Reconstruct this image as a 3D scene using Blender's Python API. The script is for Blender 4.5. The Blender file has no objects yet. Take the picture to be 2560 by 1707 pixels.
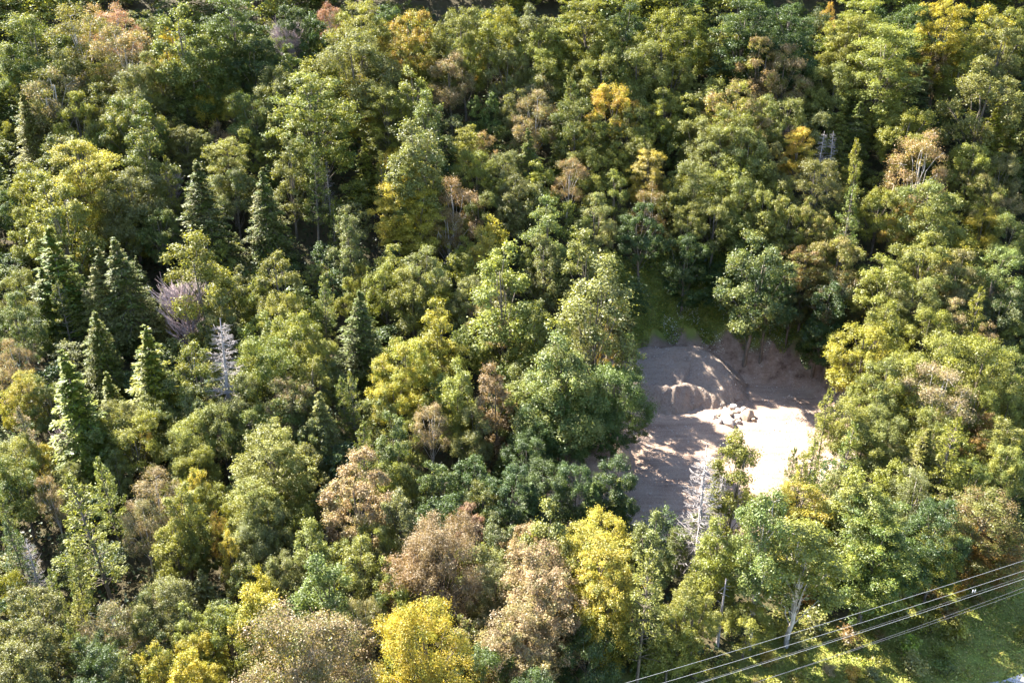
import bpy, math, numpy as np
from mathutils import Vector

# ---------------------------------------------------------------- camera, sky, sun, exposure
S = bpy.context.scene
COL = S.collection
cam_data = bpy.data.cameras.new('camera'); cam = bpy.data.objects.new('camera', cam_data); COL.objects.link(cam)
cam.location = (0, 0, 52); cam.rotation_euler = (math.radians(90 - 25), 0, 0)
cam_data.sensor_width = 36; cam_data.lens = 36 * 2150 / 2560; cam_data.clip_end = 4000; cam_data.clip_start = .5
S.camera = cam
SUN_DIR = Vector((-.74, .67, 0)).normalized(); SUN_EL = math.radians(41)
w = bpy.data.worlds.new('World'); S.world = w; w.use_nodes = True
nt = w.node_tree; bg = nt.nodes['Background']
sky = nt.nodes.new('ShaderNodeTexSky'); sky.sky_type = 'NISHITA'; sky.sun_disc = False
sky.sun_elevation = SUN_EL; sky.sun_rotation = math.atan2(SUN_DIR.x, SUN_DIR.y); sky.altitude = 400
nt.links.new(sky.outputs[0], bg.inputs[0]); bg.inputs[1].default_value = .08
sd = bpy.data.lights.new('sun', 'SUN'); sd.energy = 5.0; sd.angle = math.radians(.5); sd.color = (1, .93, .80)
sun = bpy.data.objects.new('sun', sd); COL.objects.link(sun)
to_sun = Vector((SUN_DIR.x * math.cos(SUN_EL), SUN_DIR.y * math.cos(SUN_EL), math.sin(SUN_EL)))
sun.rotation_euler = to_sun.to_track_quat('Z', 'Y').to_euler(); sun.location = to_sun * 200
vs = S.view_settings; vs.view_transform = 'Standard'; vs.look = 'None'; vs.gamma = 1; vs.exposure = 3.08; vs.use_curve_mapping = False
cy = S.cycles
cy.max_bounces = 6; cy.diffuse_bounces = 3; cy.glossy_bounces = 2; cy.transmission_bounces = 4; cy.transparent_max_bounces = 4
cy.use_denoising = True; cy.sample_clamp_indirect = 4; cy.caustics_reflective = False; cy.caustics_refractive = False

# ---------------------------------------------------------------- materials
def nodes_of(name):
    m = bpy.data.materials.new(name); m.use_nodes = True
    t = m.node_tree; t.nodes.clear()
    out = t.nodes.new('ShaderNodeOutputMaterial')
    return m, t, out
def N(t, kind, **kw):
    n = t.nodes.new(kind)
    for k, v in kw.items(): setattr(n, k, v)
    return n
def noise(t, scale, detail=4, rough=.6, vec=None):
    n = N(t, 'ShaderNodeTexNoise'); n.inputs['Scale'].default_value = scale; n.inputs['Detail'].default_value = detail; n.inputs['Roughness'].default_value = rough
    if vec is not None: t.links.new(vec, n.inputs['Vector'])
    return n
def ramp(t, fac, stops):
    r = N(t, 'ShaderNodeValToRGB')
    e = r.color_ramp.elements
    while len(e) < len(stops): e.new(.5)
    for i, (p, c) in enumerate(stops):
        e[i].position = p; e[i].color = (c[0], c[1], c[2], 1) if not isinstance(c, float) else (c, c, c, 1)
    t.links.new(fac, r.inputs[0]); return r
def mix(t, fac, a, b, blend='MIX'):
    n = N(t, 'ShaderNodeMix', data_type='RGBA', blend_type=blend)
    for sock, v in ((n.inputs[0], fac), (n.inputs[6], a), (n.inputs[7], b)):
        if isinstance(v, (int, float)): sock.default_value = v
        elif isinstance(v, tuple): sock.default_value = (*v, 1)
        else: t.links.new(v, sock)
    return n.outputs[2]
def mth(t, op, a, b=None, clamp=False):
    n = N(t, 'ShaderNodeMath', operation=op, use_clamp=clamp)
    for i, v in enumerate((a, b)):
        if v is None: continue
        if isinstance(v, (int, float)): n.inputs[i].default_value = v
        else: t.links.new(v, n.inputs[i])
    return n.outputs[0]

def leaf_shade(t, out, col, trans=.28, gloss=.025, warm=(1.15, 1.1, .6)):
    d = N(t, 'ShaderNodeBsdfDiffuse'); t.links.new(col, d.inputs[0])
    tr = N(t, 'ShaderNodeBsdfTranslucent'); t.links.new(mix(t, 1., col, warm, 'MULTIPLY'), tr.inputs[0])
    m1 = N(t, 'ShaderNodeMixShader'); m1.inputs[0].default_value = trans
    t.links.new(d.outputs[0], m1.inputs[1]); t.links.new(tr.outputs[0], m1.inputs[2])
    g = N(t, 'ShaderNodeBsdfGlossy'); g.inputs['Roughness'].default_value = .5; g.inputs[0].default_value = (.9, .95, 1, 1)
    m2 = N(t, 'ShaderNodeMixShader'); m2.inputs[0].default_value = gloss
    t.links.new(m1.outputs[0], m2.inputs[1]); t.links.new(g.outputs[0], m2.inputs[2])
    t.links.new(m2.outputs[0], out.inputs[0])

def make_leaf(name, per_object=True, trans=.42, gloss=.025):
    m, t, out = nodes_of(name)
    tint = N(t, 'ShaderNodeAttribute', attribute_name='tint'); lv = N(t, 'ShaderNodeAttribute', attribute_name='lv')
    if per_object:
        c1 = N(t, 'ShaderNodeAttribute', attribute_type='OBJECT', attribute_name='leaf_colour').outputs['Color']
        c2 = N(t, 'ShaderNodeAttribute', attribute_type='OBJECT', attribute_name='tip_colour').outputs['Color']
        f = mth(t, 'MULTIPLY_ADD', tint.outputs['Fac'], 2.2); f.node.inputs[2].default_value = -.75; f.node.use_clamp = True
        c = mix(t, f, c1, c2)
    else:
        c = N(t, 'ShaderNodeAttribute', attribute_name='colour').outputs['Color']
    v = mth(t, 'MULTIPLY_ADD', lv.outputs['Fac'], .9); v.node.inputs[2].default_value = .55
    hsv = N(t, 'ShaderNodeHueSaturation'); t.links.new(c, hsv.inputs['Color']); t.links.new(v, hsv.inputs['Value'])
    leaf_shade(t, out, hsv.outputs[0], trans, gloss)
    return m
M_LEAF = make_leaf('leaf')
M_NEEDLE = make_leaf('needle', trans=.36, gloss=.02)
M_FILL = make_leaf('woodland_leaf', per_object=False)

def make_bark(name, a, b, scale=6.):
    m, t, out = nodes_of(name)
    tc = N(t, 'ShaderNodeTexCoord'); mp = N(t, 'ShaderNodeMapping'); mp.inputs['Scale'].default_value = (1, 1, .25)
    t.links.new(tc.outputs['Object'], mp.inputs[0])
    n = noise(t, scale, 6, .7, mp.outputs[0])
    p = N(t, 'ShaderNodeBsdfPrincipled'); p.inputs['Roughness'].default_value = .9
    t.links.new(ramp(t, n.outputs[0], [(.35, a), (.65, b)]).outputs[0], p.inputs['Base Color'])
    t.links.new(p.outputs[0], out.inputs[0]); return m
M_BARK = make_bark('bark', (.05, .04, .03), (.16, .13, .10))
M_BIRCH = make_bark('birch_bark', (.18, .15, .13), (.52, .47, .42), 3.)
M_DEAD = make_bark('dead_wood', (.17, .15, .148), (.31, .28, .275))
M_DEADP = make_bark('dead_twigs', (.19, .14, .145), (.33, .265, .27))

# ---------------------------------------------------------------- terrain
PIT = [(7.6,72.0),(3.0,68.0),(4.6,65.1),(12.2,65.8),(18.3,67.6),(25.5,72.0),(32.8,77.8),(38.2,85.5),(39.5,92.1),(37.0,96.0),(31.8,97.3),(26.1,98.7),(20.9,99.3),(17.2,96.0),(14.5,91.4),(13.9,84.9),(13.5,79.7),(11.8,75.2)]
def wire_y(x):
    return 41.4 + (x - 6.9) * .369
def sstep(a, b, v):
    t = np.clip((v - a) / (b - a), 0, 1)
    return t * t * (3 - 2 * t)
def pit_distance(x, y):
    """Signed distance to the edge of the pit floor, negative inside."""
    d = np.full(np.shape(x), 1e9); inside = np.zeros(np.shape(x), bool)
    n = len(PIT)
    for i in range(n):
        ax, ay = PIT[i]; bx, by = PIT[(i + 1) % n]
        ex, ey = bx - ax, by - ay
        t = np.clip(((x - ax) * ex + (y - ay) * ey) / (ex * ex + ey * ey), 0, 1)
        d = np.minimum(d, np.hypot(x - ax - t * ex, y - ay - t * ey))
        cr = ((ay > y) != (by > y)) & (x < ex * (y - ay) / (ey if ey else 1e-9) + ax)
        inside ^= cr
    return np.where(inside, -d, d)
def softramp(v, k=5.0):
    return k * np.log1p(np.exp(np.clip(v / k, -40, 40)))
def natural_z(x, y):
    zr = 0.135 * softramp(y - 58) + 0.42 * softramp(y - 99)
    zl = 0.20 * softramp(y - 56) + 0.25 * softramp(y - 97)
    w = sstep(-28, 8, x)
    z = zl * (1 - w) + zr * w
    far = softramp(y - 250, 25.0)
    z = z - 0.5 * far
    n = 0.45 * np.sin(x * .21 + 1.3) * np.sin(y * .17 + .4) + 0.25 * np.sin(x * .47 + y * .31)
    return z + n * sstep(56, 80, y) * 1.2
def ground_z(x, y):
    x = np.asarray(x, float); y = np.asarray(y, float)
    z = natural_z(x, y) + 1.0 * sstep(93, 99, y) * sstep(27, 33, x) * sstep(49, 44, x)
    d = pit_distance(x, y)
    wob = 0.35 * np.sin(x * 1.3 + y * .7) + 0.25 * np.sin(x * 2.9 - y * 1.7)
    floor = 0.25 + 0.08 * np.sin(x * .9) * np.sin(y * .8) + 0.008 * (y - 68)
    wall = floor + 1.0 * np.clip(d + wob * .5, 0, None)
    wall = wall + sstep(0.2, 2.5, d) * 0.18 * np.sin(x * 2.1) * np.sin(y * 1.9)
    near = sstep(14, 7, d)
    return np.where(d < 0, floor, np.minimum(np.maximum(z, floor), wall) * near + z * (1 - near))


def axis_points(parts):
    out = []
    for a, b, s in parts:
        out += list(np.arange(a, b - 1e-6, s))
    out.append(parts[-1][1]); return np.array(out)
gx = axis_points([(-2500, -400, 300), (-400, -120, 20), (-120, 2, 2.), (2, 46, .4), (46, 120, 2.), (120, 400, 20), (400, 2500, 300)])
gy = axis_points([(-2500, -100, 300), (-100, 10, 10), (10, 60, 1.25), (60, 114, .4), (114, 200, 2.), (200, 400, 10), (400, 2500, 300)])
X, Y = np.meshgrid(gx, gy, indexing='ij'); Z = ground_z(X, Y)
nx, ny = X.shape
me = bpy.data.meshes.new('ground')
I = np.arange(nx * ny).reshape(nx, ny)
Fq = np.stack([I[:-1, :-1], I[1:, :-1], I[1:, 1:], I[:-1, 1:]], -1).reshape(-1, 4)
me.from_pydata(np.stack([X, Y, Z], -1).reshape(-1, 3).tolist(), [], Fq.tolist())
D = pit_distance(X, Y)
rag = .5 * np.sin(X * 1.9 + 1) * np.sin(Y * 1.6) + .4 * np.sin(X * .8 - Y * 1.1)
dirt = sstep(4.6, 3.4, D + rag)
field = sstep(9.0, 5.0, Y - wire_y(X) + 1.5 * np.sin(X * .5)) * sstep(2, 10, X)
terr = sstep(5.5, 3.5, np.maximum(np.abs(X - 26) - 7, np.abs(Y - 105) - 2.5) + rag) * (1 - dirt)
bank = sstep(.1, .9, D + .3 * rag) * sstep(4.8, 3.2, D + rag) * sstep(90, 94, Y)
for nm, arr in (('bank', bank), ('dirt', dirt), ('field', field), ('terrace', terr)):
    me.attributes.new(nm, 'FLOAT', 'POINT').data.foreach_set('value', arr.reshape(-1).astype(np.float32))
for p in me.polygons: p.use_smooth = True

def dirt_colour(t, vec):
    n1 = noise(t, .35, 5, .6, vec); n2 = noise(t, 3.5, 6, .75, vec); n3 = noise(t, 11., 3, .6, vec)
    c = ramp(t, n1.outputs[0], [(.3, (.19, .120, .088)), (.5, (.28, .190, .142)), (.72, (.34, .25, .19))]).outputs[0]
    c = mix(t, ramp(t, n2.outputs[0], [(.38, .0), (.68, .55)]).outputs[0], c, (.12, .085, .068))
    mp = N(t, 'ShaderNodeMapping'); mp.inputs['Scale'].default_value = (.22, 1.9, 1.); mp.inputs['Rotation'].default_value = (0, 0, -.55); t.links.new(vec, mp.inputs[0])
    trk = noise(t, 1., 5, .6, mp.outputs[0]); c = mix(t, ramp(t, trk.outputs[0], [(.36, .0), (.62, .6)]).outputs[0], c, (.36, .27, .21))
    peb = ramp(t, n3.outputs[0], [(.60, .0), (.66, .8)]).outputs[0]
    return mix(t, peb, c, (.50, .44, .39)), n2, n3
m, t, out = nodes_of('ground')
tc = N(t, 'ShaderNodeTexCoord'); vec = tc.outputs['Object']
dc, dn2, dn3 = dirt_colour(t, vec)
f1 = noise(t, .5, 5, .65, vec); f2 = noise(t, 6., 5, .7, vec)
forest = mix(t, f2.outputs[0], ramp(t, f1.outputs[0], [(.35, (.030, .026, .016)), (.65, (.045, .055, .02))]).outputs[0], (.075, .055, .032))
g1 = noise(t, .45, 5, .65, vec); g2 = noise(t, 5., 5, .7, vec)
grass = mix(t, g2.outputs[0], ramp(t, g1.outputs[0], [(.35, (.17, .20, .04)), (.6, (.24, .22, .065))]).outputs[0], (.15, .18, .04))
A = lambda nm: N(t, 'ShaderNodeAttribute', attribute_name=nm).outputs['Fac']
c = mix(t, A('field'), forest, grass); c = mix(t, A('terrace'), c, grass); bk = noise(t, .8, 6, .7, vec); bn = noise(t, 3., 5, .7, vec)
bcol = mix(t, ramp(t, bn.outputs[0], [(.4, .0), (.65, .8)]).outputs[0], ramp(t, bk.outputs[0], [(.36, (.10, .062, .045)), (.46, (.24, .165, .125)), (.65, (.36, .27, .21))]).outputs[0], (.19, .13, .095))
dcb = mix(t, A('bank'), dc, bcol)
c = mix(t, A('dirt'), c, dcb)
p = N(t, 'ShaderNodeBsdfPrincipled'); p.inputs['Roughness'].default_value = .95; p.inputs['Specular IOR Level'].default_value = .15
t.links.new(c, p.inputs['Base Color'])
b = N(t, 'ShaderNodeBump'); b.inputs['Strength'].default_value = .8; b.inputs['Distance'].default_value = .16
t.links.new(mth(t, 'ADD', dn2.outputs[0], dn3.outputs[0]), b.inputs['Height']); t.links.new(b.outputs[0], p.inputs['Normal'])
t.links.new(p.outputs[0], out.inputs[0])
me.materials.append(m)
ground = bpy.data.objects.new('ground', me); COL.objects.link(ground); ground['kind'] = 'structure'

def put(o, label=None, cat=None, group=None, kind=None, parent=None):
    COL.objects.link(o)
    if parent is not None: o.parent = parent
    for k, v in (('label', label), ('category', cat), ('group', group), ('kind', kind)):
        if v: o[k] = v
    return o

# gravel mound left of the boulders: a long ridge and a lower lobe with a steep scraped face
def mound_z(x, y):
    z = np.full(x.shape, -9.)
    top = [(16.0, 100.2, 4.4), (20.6, 100.0, 4.5), (24.0, 100.4, 4.5), (25.8, 97.8, 4.0), (27.5, 94.9, 2.6), (29.3, 93.0, 0.4)]
    low = [(14.3, 93.5, 2.9), (17.1, 92.4, 3.1), (19.6, 91.9, 3.0), (21.4, 93.0, 2.9), (23.3, 92.9, 2.4), (25.2, 91.7, 1.3), (26.8, 91.7, 0.3)]
    for line, sl, sr in ((top, .70, .42), (low, .6, 1.35)):
        best = np.full(x.shape, 1e9); zl = np.full(x.shape, -9.)
        for a, b in zip(line[:-1], line[1:]):
            ex, ey = b[0] - a[0], b[1] - a[1]
            tt = np.clip(((x - a[0]) * ex + (y - a[1]) * ey) / (ex * ex + ey * ey), 0, 1)
            dx, dy = x - a[0] - tt * ex, y - a[1] - tt * ey
            d = np.hypot(dx, dy); s = np.where(ex * dy - ey * dx > 0, sl, sr)
            zz = a[2] + (b[2] - a[2]) * tt - s * np.sqrt(d * d + .05) + .15
            zl = np.where(d < best, zz, zl); best = np.minimum(best, d)
        z = np.maximum(z, zl)
    gul = .10 * np.sin(x * 5.2 + np.sin(y * 2.3) * 1.5) * sstep(94, 91.5, y) + .05 * np.sin(x * 3.1 + y * 4.7) * np.sin(y * 5.3 - x * 2.2) + .035 * np.sin((x * .8 + y * .75) * 5.1) * np.sin((x - y) * 1.1 + 2 * np.sin(x)) + .10 * np.sin(x * 1.7 + np.sin(y)) * np.sin(y * 2.1 + x * .4) + .02 * np.sin(x * 6.3 + y * 1.2 + 2 * np.sin(y * 1.7))
    return z + gul
mx = np.arange(9, 33.01, .22); my = np.arange(85, 108.01, .22)
MX, MY = np.meshgrid(mx, my, indexing='ij'); MZ = mound_z(MX, MY); GZ = ground_z(MX, MY)
keep = MZ > GZ - .35
I = np.arange(MX.size).reshape(MX.shape)
q = np.stack([I[:-1, :-1], I[1:, :-1], I[1:, 1:], I[:-1, 1:]], -1).reshape(-1, 4)
q = q[keep.reshape(-1)[q].all(1)]
used = np.unique(q); remap = np.full(MX.size, -1); remap[used] = np.arange(len(used))
me = bpy.data.meshes.new('gravel_mound')
me.from_pydata(np.stack([MX, MY, MZ], -1).reshape(-1, 3)[used].tolist(), [], remap[q].tolist())
for pl in me.polygons: pl.use_smooth = True
m, t, out = nodes_of('gravel')
tc = N(t, 'ShaderNodeTexCoord'); dc, a2, a3 = dirt_colour(t, tc.outputs['Object'])
mp = N(t, 'ShaderNodeMapping'); mp.inputs['Scale'].default_value = (2.2, 2.2, .35); mp.inputs['Rotation'].default_value = (0, 0, .8)
t.links.new(tc.outputs['Object'], mp.inputs[0]); st = noise(t, 2., 5, .7, mp.outputs[0])
c = mix(t, ramp(t, st.outputs[0], [(.35, .0), (.65, .6)]).outputs[0], dc, (.40, .35, .31))
p = N(t, 'ShaderNodeBsdfPrincipled'); p.inputs['Roughness'].default_value = .95; p.inputs['Specular IOR Level'].default_value = .15
t.links.new(c, p.inputs['Base Color'])
b = N(t, 'ShaderNodeBump'); b.inputs['Strength'].default_value = 1.; b.inputs['Distance'].default_value = .3
t.links.new(mth(t, 'ADD', st.outputs[0], a3.outputs[0]), b.inputs['Height']); t.links.new(b.outputs[0], p.inputs['Normal'])
t.links.new(p.outputs[0], out.inputs[0]); me.materials.append(m)
put(bpy.data.objects.new('gravel_mound', me), 'grey brown gravel mound with a ridge running down to the boulder pile', 'mound')

# ---------------------------------------------------------------- tree parts
def unit(v):
    return v / np.maximum(np.linalg.norm(v, axis=-1, keepdims=True), 1e-9)

def leaf_quads(rng, c, n, length, width, axis=None):
    """One small four-cornered leaf (or spray) per centre c, facing n; its long side along axis when given."""
    N = len(c)
    if axis is None:
        axis = rng.normal(size=(N, 3))
    t = axis - n * np.sum(axis * n, axis=1, keepdims=True)
    t = unit(t); b = np.cross(n, t)
    L = np.broadcast_to(length, N)[:, None]; W = np.broadcast_to(width, N)[:, None]
    k = rng.uniform(-.25, .25, (N, 1))
    bend = n * L * rng.uniform(-.22, .05, (N, 1))
    V = np.empty((N, 4, 3))
    V[:, 0] = c - t * L * .5
    V[:, 1] = c + t * L * k + b * W * .5 + bend
    V[:, 2] = c + t * L * .5
    V[:, 3] = c + t * L * k - b * W * .5 + bend
    return V

def quad_mesh(name, V, mat, attrs):
    N = len(V)
    me = bpy.data.meshes.new(name)
    me.vertices.add(N * 4); me.loops.add(N * 4); me.polygons.add(N)
    me.vertices.foreach_set('co', V.reshape(-1).astype(np.float32))
    me.loops.foreach_set('vertex_index', np.arange(N * 4, dtype=np.int32))
    me.polygons.foreach_set('loop_start', np.arange(0, N * 4, 4, dtype=np.int32))
    me.polygons.foreach_set('loop_total', np.full(N, 4, np.int32))
    for k, v in attrs.items():
        if v.ndim == 1:
            me.attributes.new(k, 'FLOAT', 'FACE').data.foreach_set('value', v.astype(np.float32))
        else:
            a = np.ones((N, 4), np.float32); a[:, :3] = v
            me.attributes.new(k, 'FLOAT_COLOR', 'FACE').data.foreach_set('color', a.reshape(-1))
    me.update(calc_edges=True)
    me.materials.append(mat)
    return me

class Tubes:
    def __init__(s): s.V = []; s.F = []
    def tube(s, pts, rad, sides=6):
        pts = np.asarray(pts, float); n = len(pts); base = len(s.V)
        for i in range(n):
            d = pts[min(i + 1, n - 1)] - pts[max(i - 1, 0)]
            d = d / max(np.linalg.norm(d), 1e-9)
            a = np.cross(d, (0, 0, 1) if abs(d[2]) < .9 else (1, 0, 0)); a /= np.linalg.norm(a)
            b = np.cross(d, a)
            for k in range(sides):
                q = 2 * math.pi * k / sides
                s.V.append(tuple(pts[i] + (a * math.cos(q) + b * math.sin(q)) * rad[i]))
        for i in range(n - 1):
            for k in range(sides):
                k2 = (k + 1) % sides
                s.F.append((base + i * sides + k, base + i * sides + k2, base + (i + 1) * sides + k2, base + (i + 1) * sides + k))
        s.F.append(tuple(base + (n - 1) * sides + k for k in range(sides)))
    def mesh(s, name, mat):
        me = bpy.data.meshes.new(name); me.from_pydata(s.V, [], s.F); me.update()
        for p in me.polygons: p.use_smooth = True
        me.materials.append(mat); return me

def limb(rng, a, b, r0, r1, sag=0.0, n=5, wob=.05):
    a = np.asarray(a, float); b = np.asarray(b, float); L = np.linalg.norm(b - a)
    pts = []
    for i in range(n):
        t = i / (n - 1)
        p = a + (b - a) * t + np.array([0, 0, sag * L * math.sin(math.pi * t)])
        if 0 < i < n - 1: p = p + rng.normal(size=3) * L * wob
        pts.append(p)
    return pts, [r0 + (r1 - r0) * i / (n - 1) for i in range(n)]

def clump_leaves(rng, C, R, flat, per, size, up=.55, out=.5):
    """Leaves on and in the puffs C (radius R, flattened by flat); returns quads, tint, lv."""
    n = len(C)
    idx = np.repeat(np.arange(n), per)
    N = len(idx)
    d = unit(rng.normal(size=(N, 3)) + np.array([0, 0, .35]))
    rr = np.clip(np.abs(rng.normal(.78, .27, N)), .1, 1.6)
    lump = 1 + .22 * np.sin(d[:, 0] * 5 + idx) * np.sin(d[:, 1] * 5 + idx * 1.7)
    off = d * (R[idx] * rr * lump)[:, None]; off[:, 2] *= flat
    stray = rng.random(N) < .10
    off[stray] = off[stray] * rng.uniform(1.15, 1.6, (stray.sum(), 1)) + np.array([0, 0, .12])
    c = C[idx] + off
    nrm = unit(d * out + np.array([0, 0, up]) + rng.normal(size=(N, 3)) * .45)
    s = size * rng.uniform(.65, 1.35, N)
    V = leaf_quads(rng, c, nrm, s, s * rng.uniform(.5, .8, N))
    ct = rng.random(n)
    tint = .55 * ct[idx] + .45 * rng.random(N)
    lv = .5 * rng.random(n)[idx] + .5 * rng.random(N)
    return V, tint, lv, c

def crown_round(seed, w=8., h=15., base=.22, lobes=12, puffs=15, per=150, size=.165, flat=.8, kind='round', rl=(1.3, 2.1), rp=(.34, .66)):
    """Crown of big uneven lobes, each carrying small leafy puffs on its outer side, with dark gaps between."""
    rng = np.random.default_rng(seed)
    zc0 = h * base; hh = h - zc0
    LC = []; LR = []; LD = []
    tries = 0
    while len(LC) < lobes and tries < 4000:
        tries += 1
        if kind == 'ovoid':
            t = rng.random() ** .8
            prof = (math.sin(math.pi * (t * .80 + .17))) ** .8
            a = rng.uniform(0, 2 * math.pi)
            r = w / 2 * prof * rng.uniform(.25, .72)
            p = np.array([r * math.cos(a), r * math.sin(a), zc0 + hh * (.06 + .86 * t)])
            d = unit(np.array([math.cos(a) * .7, math.sin(a) * .7, .35 + t]))
            R_ = rng.uniform(*rl) * (.6 + .4 * prof)
        else:
            d = unit(rng.normal(size=3) + np.array([0, 0, .35]))
            if d[2] < -.55: continue
            rr = rng.uniform(.5, .78)
            p = np.array([d[0] * w / 2 * rr, d[1] * w / 2 * rr, zc0 + hh * .45 + d[2] * hh * .5 * rng.uniform(.55, .88)])
            R_ = rng.uniform(*rl)
        if any(np.linalg.norm((p - q) * np.array([1, 1, .8])) < .74 * (R_ + r2) for q, r2 in zip(LC, LR)) and tries < 3000: continue
        LC.append(p); LR.append(R_); LD.append(d)
    C = []; R = []
    for p, R_, d in zip(LC, LR, LD):
        m = int(puffs * (R_ / 1.7) ** 2 * rng.uniform(.8, 1.25)) + 3
        dd = unit(rng.normal(size=(m, 3)) * .8 + d * .75 + np.array([0, 0, .25]))
        q = p + dd * R_ * rng.uniform(.6, 1.12, (m, 1)) * np.array([1, 1, flat])
        C.append(q); R.append(rng.uniform(*rp, m) * (1.15 if kind != 'ovoid' else 1))
    C = np.concatenate(C); R = np.concatenate(R); n = len(C)
    over = C[:, 2] + R * .6 > h
    C[over, 2] = h - R[over] * .6 - rng.random(over.sum()) * .5
    V, tint, lv, c = clump_leaves(rng, C, R, .85, per, size)
    # whole lobes lean to their own tone
    T = Tubes()
    rt = w * .020 + .05
    top = np.array([rng.normal() * .3, rng.normal() * .3, h * .8])
    T.tube(*limb(rng, (0, 0, -.6), top, rt * 1.15, rt * .25, n=7, wob=.005), 8)
    for p, R_, d in zip(LC, LR, LD):
        f = np.clip((p[2] / h) * .62 + rng.uniform(-.05, .05), .2, .75)
        a = np.array([0, 0, -.6]) + (top + np.array([0, 0, .6])) * f
        T.tube(*limb(rng, a, p, rt * .25, .03, sag=.05, n=4, wob=.03), 5)
        for q in range(3):
            e = p + unit(d + rng.normal(size=3) * .6) * R_ * .95
            T.tube(*limb(rng, p, e, .045, .012, n=3), 4)
    return V, tint, lv, T

def crown_layered(seed, w=9., h=15., base=.3):
    rng = np.random.default_rng(seed)
    C = []; R = []
    ntier = 7
    for t in range(ntier):
        f = (t + .5) / ntier
        z = h * (base + (1 - base) * f)
        rad = w / 2 * (math.cos((f - .25) * 1.75)) ** .8 if f > .25 else w / 2 * (.75 + f)
        m = max(3, int(15 * rad / (w / 2)))
        a0 = rng.uniform(0, 6.28)
        for k in range(m):
            a = a0 + 6.283 * k / m + rng.normal() * .22
            r = rad * rng.choice([.88, .8, .5, .7]) * rng.uniform(.85, 1.12)
            C.append([r * math.cos(a), r * math.sin(a), z + rng.normal() * .45 - .12 * r]); R.append(rng.uniform(.95, 1.65))
    C = np.array(C); R = np.array(R); n = len(C)
    C[:, 2] = np.minimum(C[:, 2], h - .45)
    m = 4; idx = np.repeat(np.arange(n), m)
    C2 = C[idx] + rng.normal(size=(n * m, 3)) * (R[idx] * .52)[:, None] * np.array([1, 1, .3]); R2 = R[idx] * rng.uniform(.4, .62, n * m)
    V, tint, lv, c = clump_leaves(rng, C2, R2, .5, 125, .175, up=.9, out=.4)
    T = Tubes(); rt = .24
    top = np.array([.2, -.1, h * .85])
    T.tube(*limb(rng, (0, 0, -.6), top, rt * 1.1, rt * .2, n=7, wob=.01), 8)
    for i in rng.permutation(n)[:34]:
        f = np.clip((C[i][2] / h) - .16, .15, .85)
        a = np.array([0, 0, -.6]) + (top + np.array([0, 0, .6])) * f
        T.tube(*limb(rng, a, C[i], rt * .33, .025, sag=.06, n=4, wob=.03), 5)
    return V, tint, lv, T

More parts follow.
